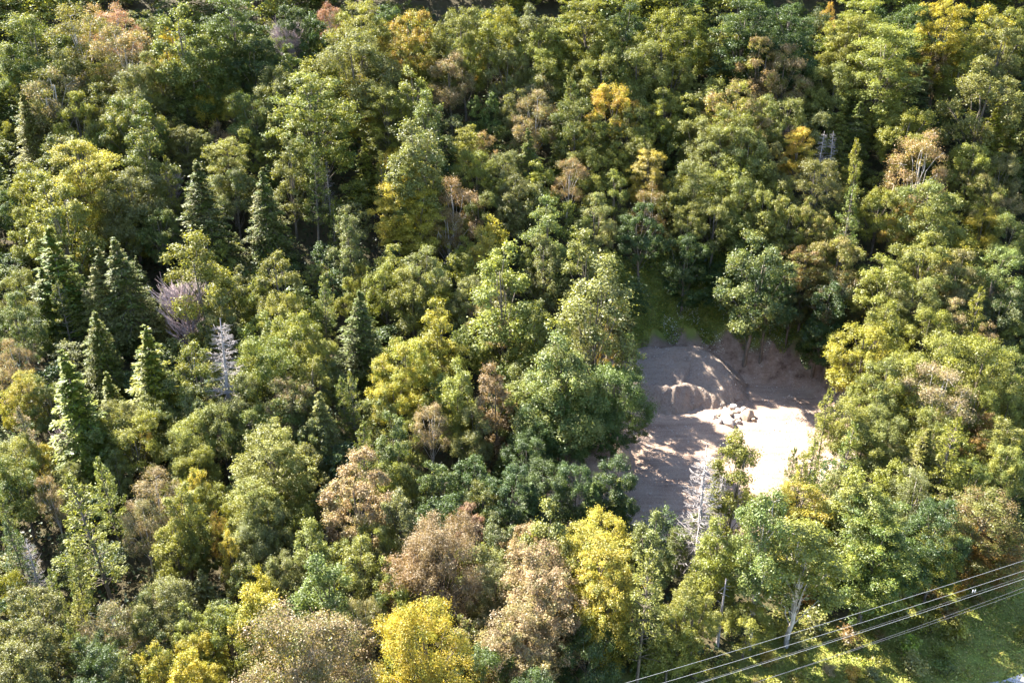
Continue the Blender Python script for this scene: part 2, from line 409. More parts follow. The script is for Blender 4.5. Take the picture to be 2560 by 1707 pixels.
def crown_conifer(seed, w=6., h=15., style='spruce'):
    rng = np.random.default_rng(seed)
    cs = []; ns = []; ax = []; ln = []; wd = []; ti = []
    T = Tubes(); rt = .2
    lean = rng.normal(size=2) * .15
    T.tube([(0, 0, -.6), (lean[0] * .3, lean[1] * .3, h * .4), (lean[0], lean[1], h * .98)], [rt, rt * .7, .03], 8)
    if style == 'pine': z = h * .28; gap = .95
    elif style == 'hemlock': z = h * .1; gap = .36
    else: z = h * .1; gap = .4
    while z < h - .15:
        f = z / h
        if style == 'pine': prof = (1 - f) ** .6 * rng.uniform(.72, 1.05) * (1.0 if f > .4 else .8)
        elif style == 'hemlock': prof = (1 - f) ** .85 * rng.uniform(.86, 1.1)
        else: prof = (1 - f) ** .95 * rng.uniform(.84, 1.12)
        L0 = max(.25, w / 2 * prof * (1.05 if f > .3 else .8 + f * .85))
        nb = {'pine': 8, 'hemlock': 11, 'spruce': 10}[style]
        if L0 < .8: nb = 5
        a0 = rng.uniform(0, 6.28)
        for k in range(nb):
            if style == 'pine' and rng.random() < .16: continue
            a = a0 + 6.283 * k / nb + rng.normal() * .16
            L = L0 * rng.uniform(.55, 1.22)
            rise = {'pine': .34, 'hemlock': .02, 'spruce': .06}[style] + .4 * (f ** 3)
            droop = {'pine': -.05, 'hemlock': -.3, 'spruce': -.28}[style]
            d = np.array([math.cos(a), math.sin(a), 0]); s = np.array([-math.sin(a), math.cos(a), 0])
            o = np.array([lean[0] * f, lean[1] * f, z + rng.normal() * .28])
            def P(t): return o + d * L * t + np.array([0, 0, L * (rise * t + droop * t * t + (.16 * t ** 3 if style == 'spruce' else 0))])
            if L > .7:
                T.tube([o, P(.5), P(.95)], [.045 if style != 'pine' else .06, .03, .01], 4)
            m = int({'pine': 125, 'hemlock': 105, 'spruce': 100}[style] * max(.35, L / (w / 2)) + 4)
            t0 = .42 if style == 'pine' else .12
            t = t0 + (1.03 - t0) * rng.random(m) ** .7
            side = rng.uniform(-1, 1, m)
            width = {'pine': .3, 'hemlock': .30, 'spruce': .26}[style] * L + .12
            spread = width * (1 - .75 * np.abs(t - .55) / .6)
            off = side * spread
            c = np.array([P(q) for q in t]) + s * off[:, None]
            c[:, 2] += -np.abs(off) * (.25 if style != 'pine' else -.1) + rng.normal(size=m) * (.08 if style != 'pine' else .2)
            if style == 'pine':
                adir = unit(d * 1.0 + s * side[:, None] * .8 + rng.normal(size=(m, 3)) * .35 + np.array([0, 0, .3]))
                nn = unit(rng.normal(size=(m, 3)) * .55 + np.array([0, 0, 1.]))
                l_ = rng.uniform(.2, .36, m); w_ = l_ * rng.uniform(.26, .42, m)
            else:
                adir = unit(d * .8 + s * np.sign(side)[:, None] * np.abs(side)[:, None] * 1.1 + rng.normal(size=(m, 3)) * .15)
                nn = unit(rng.normal(size=(m, 3)) * (.42 if style == 'hemlock' else .33) + np.array([0, 0, 1.]) + d * .25)
                l_ = rng.uniform(.17, .34, m); w_ = l_ * rng.uniform(.32, .5, m)
            cs.append(c); ns.append(nn); ax.append(adir); ln.append(l_); wd.append(w_)
            ti.append(.5 * rng.random() + .25 * rng.random(m) + .25 * t)
        z += gap * rng.uniform(.8, 1.2)
    if style == 'pine':
        pass
    c = np.concatenate(cs); n = np.concatenate(ns)
    V = leaf_quads(rng, c, n, np.concatenate(ln), np.concatenate(wd), np.concatenate(ax))
    tint = np.concatenate(ti)
    return V, tint, rng.random(len(V)), T

def bare_tree(seed, style='spruce', w=5., h=13., fine=False):
    """Dead tree: (trunk, branches)."""
    rng = np.random.default_rng(seed); T = Tubes(); B = Tubes()
    if style == 'fan':
        T.tube([(0, 0, -.5), (.1, 0, h * .4), (.1, .1, h * .72)], [.2, .14, .04], 7)
        for i in range(120):
            f = rng.uniform(.16, .72); a = rng.uniform(0, 6.283)
            o = np.array([.1, 0, h * f])
            up = rng.uniform(.9, 1.5); L = w / 2 * rng.uniform(.6, 1.05) * math.sin(math.pi * (.24 + .62 * (f - .16) / .56))
            e = o + np.array([math.cos(a) * L, math.sin(a) * L, up * L * rng.uniform(.8, 1.3)])
            e[2] = min(e[2], h)
            p, r = limb(rng, o, e, .042, .012, sag=-.06, n=4, wob=.03); B.tube(p, r, 4)
            for q in range(11):
                t = rng.uniform(.3, .98); s0 = o + (e - o) * t
                d = unit((e - o) / L + rng.normal(size=3) * .45 + np.array([0, 0, .3]))
                l2 = rng.uniform(.5, 1.3)
                B.tube([s0, s0 + d * l2], [.02, .008], 3)
        return T, B
    lean = rng.normal(size=2) * .25
    snag = style == 'snag'
    T.tube([(0, 0, -.5), (lean[0] * .4, lean[1] * .4, h * .45), (lean[0], lean[1], h)], [.24, .17, .06 if snag else .03], 8)
    z = h * (.45 if snag else .16)
    while z < h - .2:
        f = z / h
        L0 = max(.2, w / 2 * ((1 - f) ** .55 if not snag else rng.uniform(.25, .6)))
        nb = 3 if snag else (9 if fine else 6)
        a0 = rng.uniform(0, 6.28)
        for k in range(nb):
            if rng.random() < .15: continue
            a = a0 + 6.283 * k / nb + rng.normal() * .25
            L = L0 * rng.uniform(.4, 1.25)
            d = np.array([math.cos(a), math.sin(a), 0])
            o = np.array([lean[0] * f, lean[1] * f, z + rng.normal() * .15])
            def P(t): return o + d * L * t + np.array([0, 0, L * (-.38 * t + .42 * t * t)])
            jit = rng.normal(size=3) * .12 * L; B.tube([o, P(.35), P(.7) + jit, P(1.) + jit * 1.6], [.04, .03, .02, .008] if fine else [.05, .038, .026, .012], 4)
            if not snag:
                for q in range(int((4 + 12 * L / (w / 2)) if fine else (3 + 6 * L / (w / 2)))):
                    t = rng.uniform(.25, 1); sgn = rng.choice([-1, 1])
                    s = np.array([-math.sin(a), math.cos(a), 0]) * sgn
                    l2 = rng.uniform(.3, .8) * (1.15 - .5 * t)
                    e = P(t) + (d * .7 + s * .8 + np.array([0, 0, rng.uniform(-.25, .35)])) * l2
                    B.tube([P(t), (P(t) + e) / 2 + np.array([0, 0, -.03]), e], [.019, .016, .010] if fine else [.018, .014, .008], 3)
        z += (.9 if snag else .62) * rng.uniform(.7, 1.3)
    return T, B

def shrub_parts(seed, w=2., h=1.6):
    rng = np.random.default_rng(seed)
    n = 13
    a = rng.uniform(0, 6.283, n); r = w / 2 * rng.uniform(.05, .75, n)
    C = np.stack([r * np.cos(a), r * np.sin(a), h * rng.uniform(.3, .85, n) * (1 - .35 * (r / (w / 2)) ** 2)], 1)
    R = rng.uniform(.26, .5, n)
    V, tint, lv, c = clump_leaves(rng, C, R, .85, 110, .16)
    T = Tubes()
    for i in range(n):
        T.tube(*limb(rng, (C[i][0] * .15, C[i][1] * .15, -.2), C[i], .03, .01, n=3), 4)
    return V, tint, lv, T


# ---------------------------------------------------------------- one of each kind of tree
PROTOS = {}
def keep_proto(key, crown, trunk_bark, mat):
    V, tint, lv, T = crown
    PROTOS[key] = dict(crown=quad_mesh('crown', V, mat, {'tint': tint, 'lv': lv}), trunk=T.mesh('trunk', trunk_bark), quads=V, tint=tint, lv=lv)
for i in range(6): keep_proto(('R', i), crown_round(10 + i, lobes=(12, 16, 10, 14, 18, 11)[i], rl=((1.3, 2.1), (1.1, 1.8), (1.6, 2.4), (1.2, 2.), (1., 1.7), (1.4, 2.3))[i], rp=((.34, .66), (.3, .58), (.38, .74), (.34, .62), (.3, .55), (.36, .7))[i], flat=(.85, .75, .8, .9, .7, .8)[i]), M_BARK, M_LEAF)
for i in range(2): keep_proto(('G', i), crown_round(24 + i, w=10., h=15., lobes=30, puffs=13, per=150, size=.13, rl=(1.0, 2.4), rp=(.38, .75), base=.18), M_BARK, M_LEAF)
for i in range(4): keep_proto(('L', i), crown_layered(30 + i), M_BARK, M_LEAF)
for i in range(4): keep_proto(('P', i), crown_round(50 + i, w=6., h=15., base=.1, lobes=17, puffs=12, per=140, size=.18, flat=1.1, kind='ovoid', rl=(1.0, 1.6), rp=(.38, .7)), M_BARK, M_LEAF)
keep_proto(('B', 0), crown_round(58, w=6., h=15., base=.36, lobes=19, puffs=12, per=140, size=.17, flat=1.0, kind='ovoid', rl=(1.0, 1.6), rp=(.38, .7)), M_BIRCH, M_LEAF)
for i in range(3): keep_proto(('A', i), crown_round(70 + i, lobes=15, puffs=13, per=85, size=.165, flat=.7, rl=(1.2, 2.), rp=(.4, .8)), M_BIRCH, M_LEAF)
for i in range(4): keep_proto(('S', i), crown_conifer(90 + i, w=6., h=15., style='spruce'), M_BARK, M_NEEDLE)
for i in range(4): keep_proto(('H', i), crown_conifer(110 + i, w=7., h=15., style='hemlock'), M_BARK, M_NEEDLE)
for i in range(4): keep_proto(('W', i), crown_conifer(130 + i, w=7.5, h=15., style='pine'), M_BARK, M_NEEDLE)
SIZE = dict(R=(8, 15), G=(10, 15), L=(9, 15), P=(6, 15), B=(6, 15), A=(8, 15), S=(6, 15), H=(7, 15), W=(7.5, 15), D=(5, 13), N=(3, 9), T=(5, 9), U=(2, 1.6))
for i in range(3):
    T, B = bare_tree(150 + i, 'spruce', fine=i == 0); PROTOS['D', i] = dict(trunk=T.mesh('trunk', M_DEAD), branches=B.mesh('branches', M_DEAD))
for i in range(2):
    T, B = bare_tree(160 + i, 'snag', 3., 9.); PROTOS['N', i] = dict(trunk=T.mesh('trunk', M_DEAD), branches=B.mesh('branches', M_DEAD))
for i in range(2):
    T, B = bare_tree(170 + i, 'fan', 5., 9.); PROTOS['T', i] = dict(trunk=T.mesh('trunk', M_DEADP), branches=B.mesh('branches', M_DEADP))
for i in range(3): keep_proto(('U', i), shrub_parts(180 + i), M_BARK, M_LEAF)

KIND = dict(R=('broadleaf_tree', 'broadleaf tree', 'broadleaf trees of the hillside wood'), L=('broadleaf_tree', 'broadleaf tree', 'broadleaf trees of the hillside wood'),
            P=('broadleaf_tree', 'broadleaf tree', 'broadleaf trees of the hillside wood'), A=('broadleaf_tree', 'broadleaf tree', 'broadleaf trees of the hillside wood'), B=('birch_tree', 'birch tree', None),
            G=('broadleaf_tree', 'broadleaf tree', 'broadleaf trees of the hillside wood'), S=('spruce_tree', 'spruce tree', 'spruces of the hillside wood'), H=('hemlock_tree', 'hemlock tree', 'hemlocks of the hillside wood'), W=('pine_tree', 'pine tree', 'pines of the hillside wood'),
            D=('dead_spruce', 'dead tree', 'dead trees among the green'), N=('tree_snag', 'dead tree', 'dead trees among the green'), T=('bare_tree', 'bare tree', 'bare trees among the green'),
            U=('shrub', 'shrub', 'shrubs of the cleared strip'))
def plant(k, v, x, y, wd, ht, rot, c1, c2, label):
    name, cat, group = KIND[k]
    w0, h0 = SIZE[k]
    root = bpy.data.objects.new(name, None); root.empty_display_size = .5
    root.location = (x, y, float(ground_z(x, y))); root.rotation_euler = (.045 * math.sin(x * 7.1 + y), .045 * math.sin(y * 5.3 - x), rot)
    e = .1 * math.sin(x * 3.7 + y * 2.9)
    root.scale = (wd / w0 * (1 + e), wd / w0 * (1 - e), ht / h0)
    put(root, label, cat, group)
    for part, mesh in PROTOS[k, v].items():
        if part in ('quads', 'tint', 'lv'): continue
        o = bpy.data.objects.new(part, mesh)
        if part == 'crown': o['leaf_colour'] = c1; o['tip_colour'] = c2
        put(o, parent=root)
    return root

TREES = [
 ('R',5,-71.28,134.63,9.61,17.18,3.65,[159,170,39],[75,105,15],'large light green round tree,the nearest such left of the red-tinged tree'),
 ('A',0,-66.4,138.65,9.87,16.85,1.46,[139,138,23],[220,183,61],'large olive green airy tree,the nearest such left of the red-tinged tree'),
 ('A',1,-62.45,146.05,7.23,13.41,2.97,[266,201,117],[334,142,104],'airy red-tinged tree at the top edge near the left corner'),
 ('A',1,-58.42,135.39,9.41,16.27,4.57,[157,151,49],[287,188,95],'large pink-tinged grey-green airy tree,the nearest such below the red-tinged tree'),
 ('P',0,-54.18,142.79,4.35,11.76,0.85,[400,300,31],[317,261,29],'small golden yellow tree in the top left part of the wood'),
 ('P',2,-47.84,132.49,9.41,20,2.64,[127,154,33],[172,180,41],'large fresh green oval tree,the nearest such right of the small golden yellow tree'),
 ('L',1,-42.62,138.88,10.45,17.16,4.39,[86,115,16],[51,78,20],'large green layered tree,the nearest such right of the small golden yellow tree'),
 ('R',5,-45.41,133.98,8.74,15.9,1.33,[73,103,15],[128,142,26],'large green round tree,the nearest such right of the small golden yellow tree'),
 ('T',0,-35.61,145.27,5.99,11.19,2.16,[0,0,0],[0,0,0],'bare pinkish tree with spreading limbs near the top edge'),
 ('R',3,-34.84,146.63,6.95,13.28,5.48,[71,95,13],[36,61,17],'green round tree,the nearest such left of the magenta red crown'),
 ('A',1,-30.1,150.78,4.87,10.33,3.46,[258,114,86],[226,153,80],'small magenta red crown at the top edge'),
 ('R',3,-39.25,135.55,7.41,13.95,2.37,[39,61,16],[78,103,14],'dark green round tree,the nearest such left of the great spreading tree'),
 ('R',1,-65.93,131.75,7.54,14.14,5.88,[158,160,55],[135,137,23],'large grey-green round tree,the nearest such left of the red-tinged tree'),
 ('R',3,-72.58,133.71,7.32,13.82,6.2,[72,107,16],[122,131,23],'green round tree,the nearest such left of the red-tinged tree'),
 ('A',2,-65.78,126.06,8.39,14.91,3.94,[123,132,23],[244,181,104],'large pink-tinged olive green airy tree,the nearest such left of the red-tinged tree'),
 ('R',4,-51.52,131.98,7.56,14.17,1.66,[130,144,26],[189,185,19],'large olive green round tree,the nearest such below the small golden yellow tree'),
 ('R',5,-54.88,129.72,7.18,13.61,4.62,[142,153,56],[157,152,24],'grey-green round tree,the nearest such below the small golden yellow tree'),
 ('R',5,-35.08,128.8,7.43,13.97,0.54,[148,153,26],[150,157,55],'large olive green round tree,the nearest such left of the great spreading tree'),
 ('H',3,-67.91,122.97,8.88,13.22,3.51,[133,123,36],[216,209,41],'large grey-green hemlock,the nearest such above the tiered spruce'),
 ('R',4,-60.93,122.52,6.88,13.18,6.1,[229,232,25],[203,205,45],'yellow-green round tree,the nearest such below the red-tinged tree'),
 ('R',5,-54.55,126.28,7.31,13.8,0.76,[159,156,25],[131,145,53],'large olive green round tree,second nearest such below the red-tinged tree'),
 ('H',3,-49.48,131.36,8.14,12.36,5.1,[147,148,48],[44,67,16],'large grey-green hemlock,the nearest such below the small golden yellow tree'),
 ('R',0,-52.28,120.46,8.11,14.97,1.08,[64,95,15],[189,181,19],'large green round tree,the nearest such below the red-tinged tree'),
 ('R',5,-42.05,132.1,3.69,8.55,0.54,[292,253,30],[335,291,35],'golden round tree,the nearest such left of the great spreading tree'),
 ('R',5,-37.4,125.21,6.18,12.16,2.45,[75,109,17],[123,132,23],'green round tree,the nearest such above the dark green hemlock'),
 ('L',2,-26.56,118.39,11.29,18.21,2.89,[209,217,24],[64,95,15],'great spreading yellow-green tree with a dark shaded foot,upper left middle'),
 ('H',2,-33.59,121.07,6.92,10.96,0.76,[120,128,43],[183,177,35],'large grey-green hemlock,the nearest such left of the great spreading tree'),
 ('P',3,-48.08,113.2,6.69,16.22,4.19,[87,115,16],[194,196,43],'large green oval tree,the nearest such above the broad hemlock'),
 ('L',0,-45.69,121.38,4.99,9.99,6.26,[157,153,25],[149,145,47],'olive green layered tree,the nearest such below the small golden yellow tree'),
 ('L',3,-38.25,114.79,6.86,12.42,0.98,[159,157,26],[225,232,26],'large olive green layered tree,the nearest such above the broad hemlock'),
 ('L',2,-53.94,108.56,9.48,15.85,4.72,[199,205,23],[368,312,36],'large gold-tipped yellow-green layered tree,the nearest such above the tiered spruce'),
 ('P',2,-29.26,111.74,5.39,13.73,5.59,[167,173,39],[137,136,22],'light green oval tree,the nearest such left of the reddish dead spruce'),
 ('W',2,-25.82,109.49,6.56,14.51,1.5,[70,103,16],[138,152,28],'large green pine,the nearest such left of the reddish dead spruce'),
 ('W',1,-45.22,110.9,5.14,12.23,2.94,[211,203,21],[134,136,23],'yellow-green pine,the nearest such left of the broad hemlock'),
 ('R',1,-63.62,111.17,5.94,11.81,5.6,[237,231,24],[138,155,29],'yellow-green round tree,second nearest such above the tiered spruce'),
 ('P',2,-54.35,100.78,7.74,18.27,1.52,[218,213,22],[143,160,39],'large yellow-green oval tree,the nearest such above the tiered spruce'),
 ('R',0,-49.05,107.45,7.49,14.08,5.65,[122,128,46],[125,126,21],'large grey-green round tree,second nearest such left of the broad hemlock'),
 ('T',0,-47.39,117.02,3.28,6.57,0.18,[0,0,0],[0,0,0],'clump of bare purple stems left of the broad hemlock'),
 ('H',3,-38.23,103.45,11.09,15.81,2.45,[136,136,44],[72,96,13],'broad grey-green hemlock,left one of two above the fan-shaped bare tree'),
 ('R',0,-36.66,111.1,5.94,11.81,2.75,[133,143,52],[74,102,15],'grey-green round tree,the nearest such left of the dark green hemlock'),
 ('H',2,-31.26,105.77,9.67,14.13,4.76,[77,112,16],[152,145,44],'dark green hemlock,right one of two above the fan-shaped bare tree'),
 ('D',2,-25.38,116.54,2.16,7.98,4.16,[0,0,0],[0,0,0],'thin reddish dead spruce beside the dark hollow right of the hemlocks'),
 ('W',0,-23.31,106.86,3.3,9.27,4.19,[189,180,18],[74,104,15],'yellow-green pine,the nearest such below the reddish dead spruce'),
 ('R',5,-46.45,107.49,5.56,11.26,1.14,[124,140,26],[136,133,44],'olive green round tree,the nearest such left of the broad hemlock'),
 ('R',5,-49.92,105.64,5.97,11.85,2.85,[148,148,50],[128,126,21],'grey-green round tree,the nearest such right of the tiered spruce'),
 ('R',3,-44.08,104.22,4.95,10.38,2.26,[64,96,15],[137,142,24],'green round tree,the nearest such left of the broad hemlock'),
 ('R',4,-60.16,103.71,5.67,11.42,1.7,[183,190,21],[137,155,29],'yellow-green round tree,the nearest such above the tiered spruce'),
 ('L',1,-23.53,139.22,9.91,16.4,5.4,[203,199,21],[152,152,25],'large yellow-green layered tree,the nearest such right of the magenta red crown'),
 ('R',2,-22.85,130.19,10.49,18.46,2.32,[153,154,52],[114,126,23],'large grey-green round tree,the nearest such below the magenta red crown'),
 ('R',3,-15.68,140.01,8.46,15.49,1.98,[198,191,20],[313,189,40],'yellow-green tree with an orange left edge,near the top edge'),
 ('H',3,-12.1,143.94,6.56,10.54,0.7,[136,145,50],[82,111,15],'grey-green hemlock,the nearest such right of the tree with an orange edge'),
 ('R',0,-7.78,142.15,7.95,14.75,3.91,[165,172,39],[119,125,22],'large light green round tree,the nearest such right of the tree with an orange edge'),
 ('R',0,-3.68,139.13,8.14,15.01,5.39,[185,194,22],[131,133,22],'large yellow-green round tree,the nearest such right of the tree with an orange edge'),
 ('R',1,3.69,142.24,7.66,14.31,3.05,[118,129,47],[161,167,37],'grey-green round tree,the nearest such above the golden orange crown'),
 ('R',3,3.65,139.15,6.96,13.3,1.91,[185,202,24],[181,203,49],'yellow-green round tree,second nearest such left of the golden orange crown'),
 ('L',1,11.31,138.93,9.87,16.36,1.0,[140,152,27],[203,196,20],'large olive green layered tree,the nearest such above the golden orange crown'),
 ('R',1,17.9,140.61,7.87,14.63,0.69,[37,61,16],[79,109,16],'large dark green round tree,the nearest such above the golden orange crown'),
 ('R',3,23.64,138.87,8.98,16.25,2.0,[180,184,20],[107,121,23],'large yellow-green round tree,second nearest such above the golden orange crown'),
 ('R',1,-7.15,136.37,6.57,12.72,2.09,[145,159,29],[175,179,20],'olive green round tree,the nearest such right of the tree with an orange edge'),
 ('R',2,-9.2,133.37,6.75,13.0,1.73,[132,125,40],[272,182,94],'pink-tinged grey-green round tree,the nearest such above the fresh green pointed tree'),
 ('R',1,-1.01,136.62,7.18,13.61,3.52,[150,153,53],[146,157,28],'grey-green round tree,the nearest such right of the tree with an orange edge'),
 ('R',5,12.94,133.05,7.87,14.62,0.21,[195,210,49],[155,152,25],'large light green round tree,the nearest such above the golden orange crown'),
 ('R',2,19.0,133.47,7.6,14.22,1.16,[165,173,39],[141,158,29],'large light green round tree,second nearest such above the golden orange crown'),
 ('R',3,23.81,134.12,5.92,11.78,1.1,[167,179,41],[204,207,22],'light green round tree,second nearest such right of the golden orange crown'),
 ('P',2,-13.7,124.27,6.89,16.59,5.16,[186,199,23],[144,151,26],'yellow-green oval tree,the nearest such above the fresh green pointed tree'),
 ('L',1,-22.58,129.01,6.34,11.74,1.38,[350,262,27],[171,181,20],'golden layered tree,the nearest such right of the great spreading tree'),
 ('L',1,-17.79,124.54,7.54,13.31,2.94,[134,142,25],[220,221,24],'large olive green layered tree,the nearest such left of the fresh green pointed tree'),
 ('R',0,14.16,126.2,7.32,13.82,1.25,[349,304,36],[358,209,43],'golden orange crown alone among green domes,upper middle of the wood'),
 ('W',3,8.67,127.69,5.7,13.12,4.88,[145,145,24],[83,121,18],'olive green pine,the nearest such left of the golden orange crown'),
 ('P',3,-11.54,119.25,6.96,16.73,4.73,[133,166,37],[146,161,38],'fresh green pointed tree behind the tall pale one,upper middle'),
 ('A',0,3.21,126.14,6.23,12.1,5.49,[227,164,91],[136,150,27],'pinkish tan airy tree,the nearest such left of the golden orange crown'),
 ('R',3,8.88,123.7,7.24,13.7,2.95,[123,127,22],[79,106,15],'large olive green round tree,the nearest such left of the golden orange crown'),
 ('R',1,22.29,127.14,6.27,12.29,4.68,[179,183,20],[149,160,37],'yellow-green round tree,second nearest such right of the golden orange crown'),
 ('P',1,-11.23,108.95,8.43,19.57,0.96,[152,164,38],[155,159,55],'tall pale grey-green oval tree directly above the golden layered trees'),
 ('R',3,16.26,124.82,5.64,11.38,2.23,[144,166,41],[127,127,21],'light green round tree,the nearest such below the golden orange crown'),
 ('H',0,6.68,122.82,5.88,9.76,2.83,[76,109,15],[121,123,19],'green hemlock,the nearest such left of the golden orange crown'),
 ('H',2,2.24,116.65,8.59,12.88,0.28,[139,133,41],[82,111,15],'large grey-green hemlock,the nearest such right of the airy pinkish brown crown'),
 ('R',2,18.38,121.13,5.53,11.22,3.47,[124,124,21],[217,222,24],'olive green round tree,the nearest such above the golden tan layered tree'),
 ('W',0,-17.75,113.87,4.48,11.17,2.56,[201,212,24],[110,122,22],'yellow-green pine,the nearest such above the golden layered tree'),
 ('P',1,-12.9,108.01,6.96,16.75,3.62,[163,176,41],[144,152,27],'large light green oval tree,the nearest such below the tall pale oval tree'),
 ('R',3,-4.79,114.83,6.09,12.03,5.85,[165,182,21],[127,139,25],'yellow-green round tree,the nearest such above the airy pinkish brown crown'),
 ('R',3,-1.11,116.84,5.39,11.01,0.79,[133,146,54],[137,142,25],'grey-green round tree,the nearest such right of the tall pale oval tree'),
 ('R',0,10.73,118.71,5.46,11.12,2.33,[194,199,44],[184,190,21],'light green round tree,second nearest such left of the golden tan layered tree'),
 ('L',0,18.81,117.31,5.69,10.9,1.7,[355,279,30],[242,208,72],'small golden tan layered tree above the dark edge behind the pit'),
 ('A',1,7.63,116.73,4.6,9.97,0.22,[307,200,101],[130,134,47],'pinkish tan airy tree,the nearest such left of the golden tan layered tree'),
 ('L',3,-14.86,107.11,7.02,12.63,1.68,[428,334,36],[211,200,20],'golden layered tree beside the dark hollow,left of the pinkish brown crown'),
 ('L',1,-11.84,105.73,6.48,11.93,0.94,[342,297,35],[198,188,19],'large golden layered tree,the nearest such right of the golden layered tree'),
 ('A',0,-7.43,108.85,6.63,12.62,0.89,[276,188,99],[143,90,28],'airy pinkish brown crown just right of the golden layered trees'),
 ('R',1,0.46,111.62,5.99,11.88,5.49,[126,123,40],[115,126,23],'grey-green round tree,third nearest such right of the airy pinkish brown crown'),
 ('P',2,14.02,112.99,4.48,12.0,0.8,[167,185,22],[142,162,40],'yellow-green oval tree,the nearest such left of the golden tan layered tree'),
 ('P',3,3.82,102.55,6.31,15.49,3.57,[142,185,43],[185,197,45],'large fresh green oval tree,the nearest such above the bright lime tree'),
 ('P',3,-19.77,101.42,4.82,12.65,1.26,[139,140,48],[128,165,38],'grey-green oval tree,the nearest such left of the golden layered tree'),
 ('R',4,10.98,108.26,5.63,11.36,5.48,[178,202,49],[208,189,69],'light green round tree,the nearest such above the very tall pale tree'),
 ('R',4,16.97,107.62,5.87,11.72,4.3,[63,97,15],[49,78,20],'green round tree,the nearest such below the golden tan layered tree'),
 ('R',5,-3.9,109.22,5.15,10.66,5.25,[130,134,23],[94,125,17],'olive green round tree,the nearest such right of the airy pinkish brown crown'),
 ('A',1,18.45,112.08,5.26,10.84,2.84,[174,104,31],[122,129,23],'rusty brown airy tree,the nearest such below the golden tan layered tree'),
 ('A',2,-8.11,106.45,5.06,10.57,3.27,[146,90,28],[260,204,64],'rusty brown airy tree,the nearest such below the airy pinkish brown crown'),
 ('R',4,26.93,139.76,7.57,14.19,4.88,[213,234,27],[131,136,23],'yellow-green round tree,the nearest such left of the pinkish yellow tree'),
 ('L',3,34.62,136.87,10.31,16.93,4.47,[37,61,17],[71,97,14],'large dark green layered tree,the nearest such above the pinkish yellow tree'),
 ('L',2,41.63,138.27,8.94,15.14,5.7,[39,68,19],[76,109,16],'large dark green layered tree,second nearest such above the pinkish yellow tree'),
 ('R',2,40.31,134.51,7.63,14.27,1.24,[41,73,21],[65,96,15],'large dark green round tree,the nearest such right of the pinkish yellow tree'),
 ('L',1,54.31,140.66,9.09,15.32,0.74,[215,230,26],[149,164,39],'large yellow-green layered tree,the nearest such above the big layered light green tree'),
 ('L',3,51.15,138.3,8.4,14.43,0.05,[165,166,36],[205,200,21],'large light green layered tree,the nearest such left of the big layered light green tree'),
 ('L',3,53.13,129.24,11.82,18.87,3.68,[179,202,49],[183,190,21],'big layered light green tree below the top edge,left of the golden one'),
 ('R',5,61.48,142.3,7.97,14.76,4.34,[84,124,19],[41,66,18],'large green round tree,the nearest such left of the golden tree at the top edge'),
 ('L',0,66.48,140.02,9.65,16.05,5.34,[316,257,29],[232,219,22],'golden yellow layered tree at the top edge,toward the right corner'),
 ('R',1,74.6,137.8,7.76,14.47,3.6,[121,123,42],[193,206,47],'large grey-green round tree,the nearest such above the large pale domed tree'),
 ('T',1,75.26,149.51,2.93,5.99,6.17,[0,0,0],[0,0,0],'little lilac grey bare tree below the golden tree at the top edge'),
 ('R',4,36.41,131.64,8.07,14.91,0.83,[266,185,100],[176,186,21],'pinkish yellow round tree in front of the dark trees of the top edge'),
 ('R',4,40.26,131.34,7.5,14.08,5.39,[260,178,95],[133,133,22],'large pinkish tan round tree,the nearest such right of the pinkish yellow tree'),
 ('R',0,47.71,130.77,7.21,13.66,2.05,[190,206,48],[116,127,23],'light green round tree,the nearest such left of the big layered light green tree'),
 ('R',1,65.93,123.19,11.69,19,2.52,[168,170,37],[152,149,49],'large pale domed tree at the right edge below the golden top-edge tree'),
 ('R',5,68.38,135.95,5.98,11.88,6.06,[122,135,25],[178,189,21],'olive green round tree,the nearest such left of the large pale domed tree'),
 ('S',1,60.51,131.78,8.16,12.61,1.54,[45,77,19],[130,135,45],'dark spruce with drooping boughs in deep shade,left of the pale domed tree'),
 ('W',1,55.34,130.04,5.77,13.23,4.3,[135,148,27],[45,74,20],'olive green pine,the nearest such below the big layered light green tree'),
 ('R',4,31.84,122.59,7.68,14.35,6.19,[199,205,23],[248,176,98],'large pink-tinged yellow-green round tree,the nearest such below the pinkish yellow tree'),
 ('R',1,35.75,124.56,6.43,12.53,5.34,[179,204,50],[123,132,24],'light green round tree,the nearest such below the pinkish yellow tree'),
 ('R',3,39.09,125.21,5.63,11.36,0.26,[172,183,42],[146,154,27],'light green round tree,the nearest such above the golden orange tree'),
 ('H',1,49.28,127.37,6.81,10.83,3.53,[76,109,15],[128,130,42],'green hemlock,the nearest such right of the two slim dead spruces'),
 ('H',3,46.33,124.41,7.08,11.14,1.08,[127,137,23],[177,190,41],'large olive green hemlock,the nearest such right of the two slim dead spruces'),
 ('H',0,49.26,124.76,7.87,12.05,4.55,[134,139,46],[79,108,15],'large grey-green hemlock,the nearest such right of the two slim dead spruces'),
 ('R',3,54.84,121.43,7.13,13.54,1.72,[216,206,21],[191,204,47],'large yellow-green round tree,the nearest such above the pink twiggy tree'),
 ('S',1,66.26,120.56,9.51,14.38,5.95,[215,207,19],[123,130,21],'yellowish cone-shaped spruce near the right edge,under the pale domed tree'),
 ('S',1,70.12,121.2,6.95,11.04,1.66,[78,110,15],[139,132,19],'large green spruce,the nearest such right of the yellowish cone-shaped spruce'),
 ('T',0,40.25,126.54,3.17,6.39,4.19,[0,0,0],[0,0,0],'little purple grey bare tree just left of the golden orange tree'),
 ('R',0,30.29,119.37,7.55,14.15,0.62,[119,129,23],[186,195,22],'large olive green round tree,the nearest such left of the golden orange tree'),
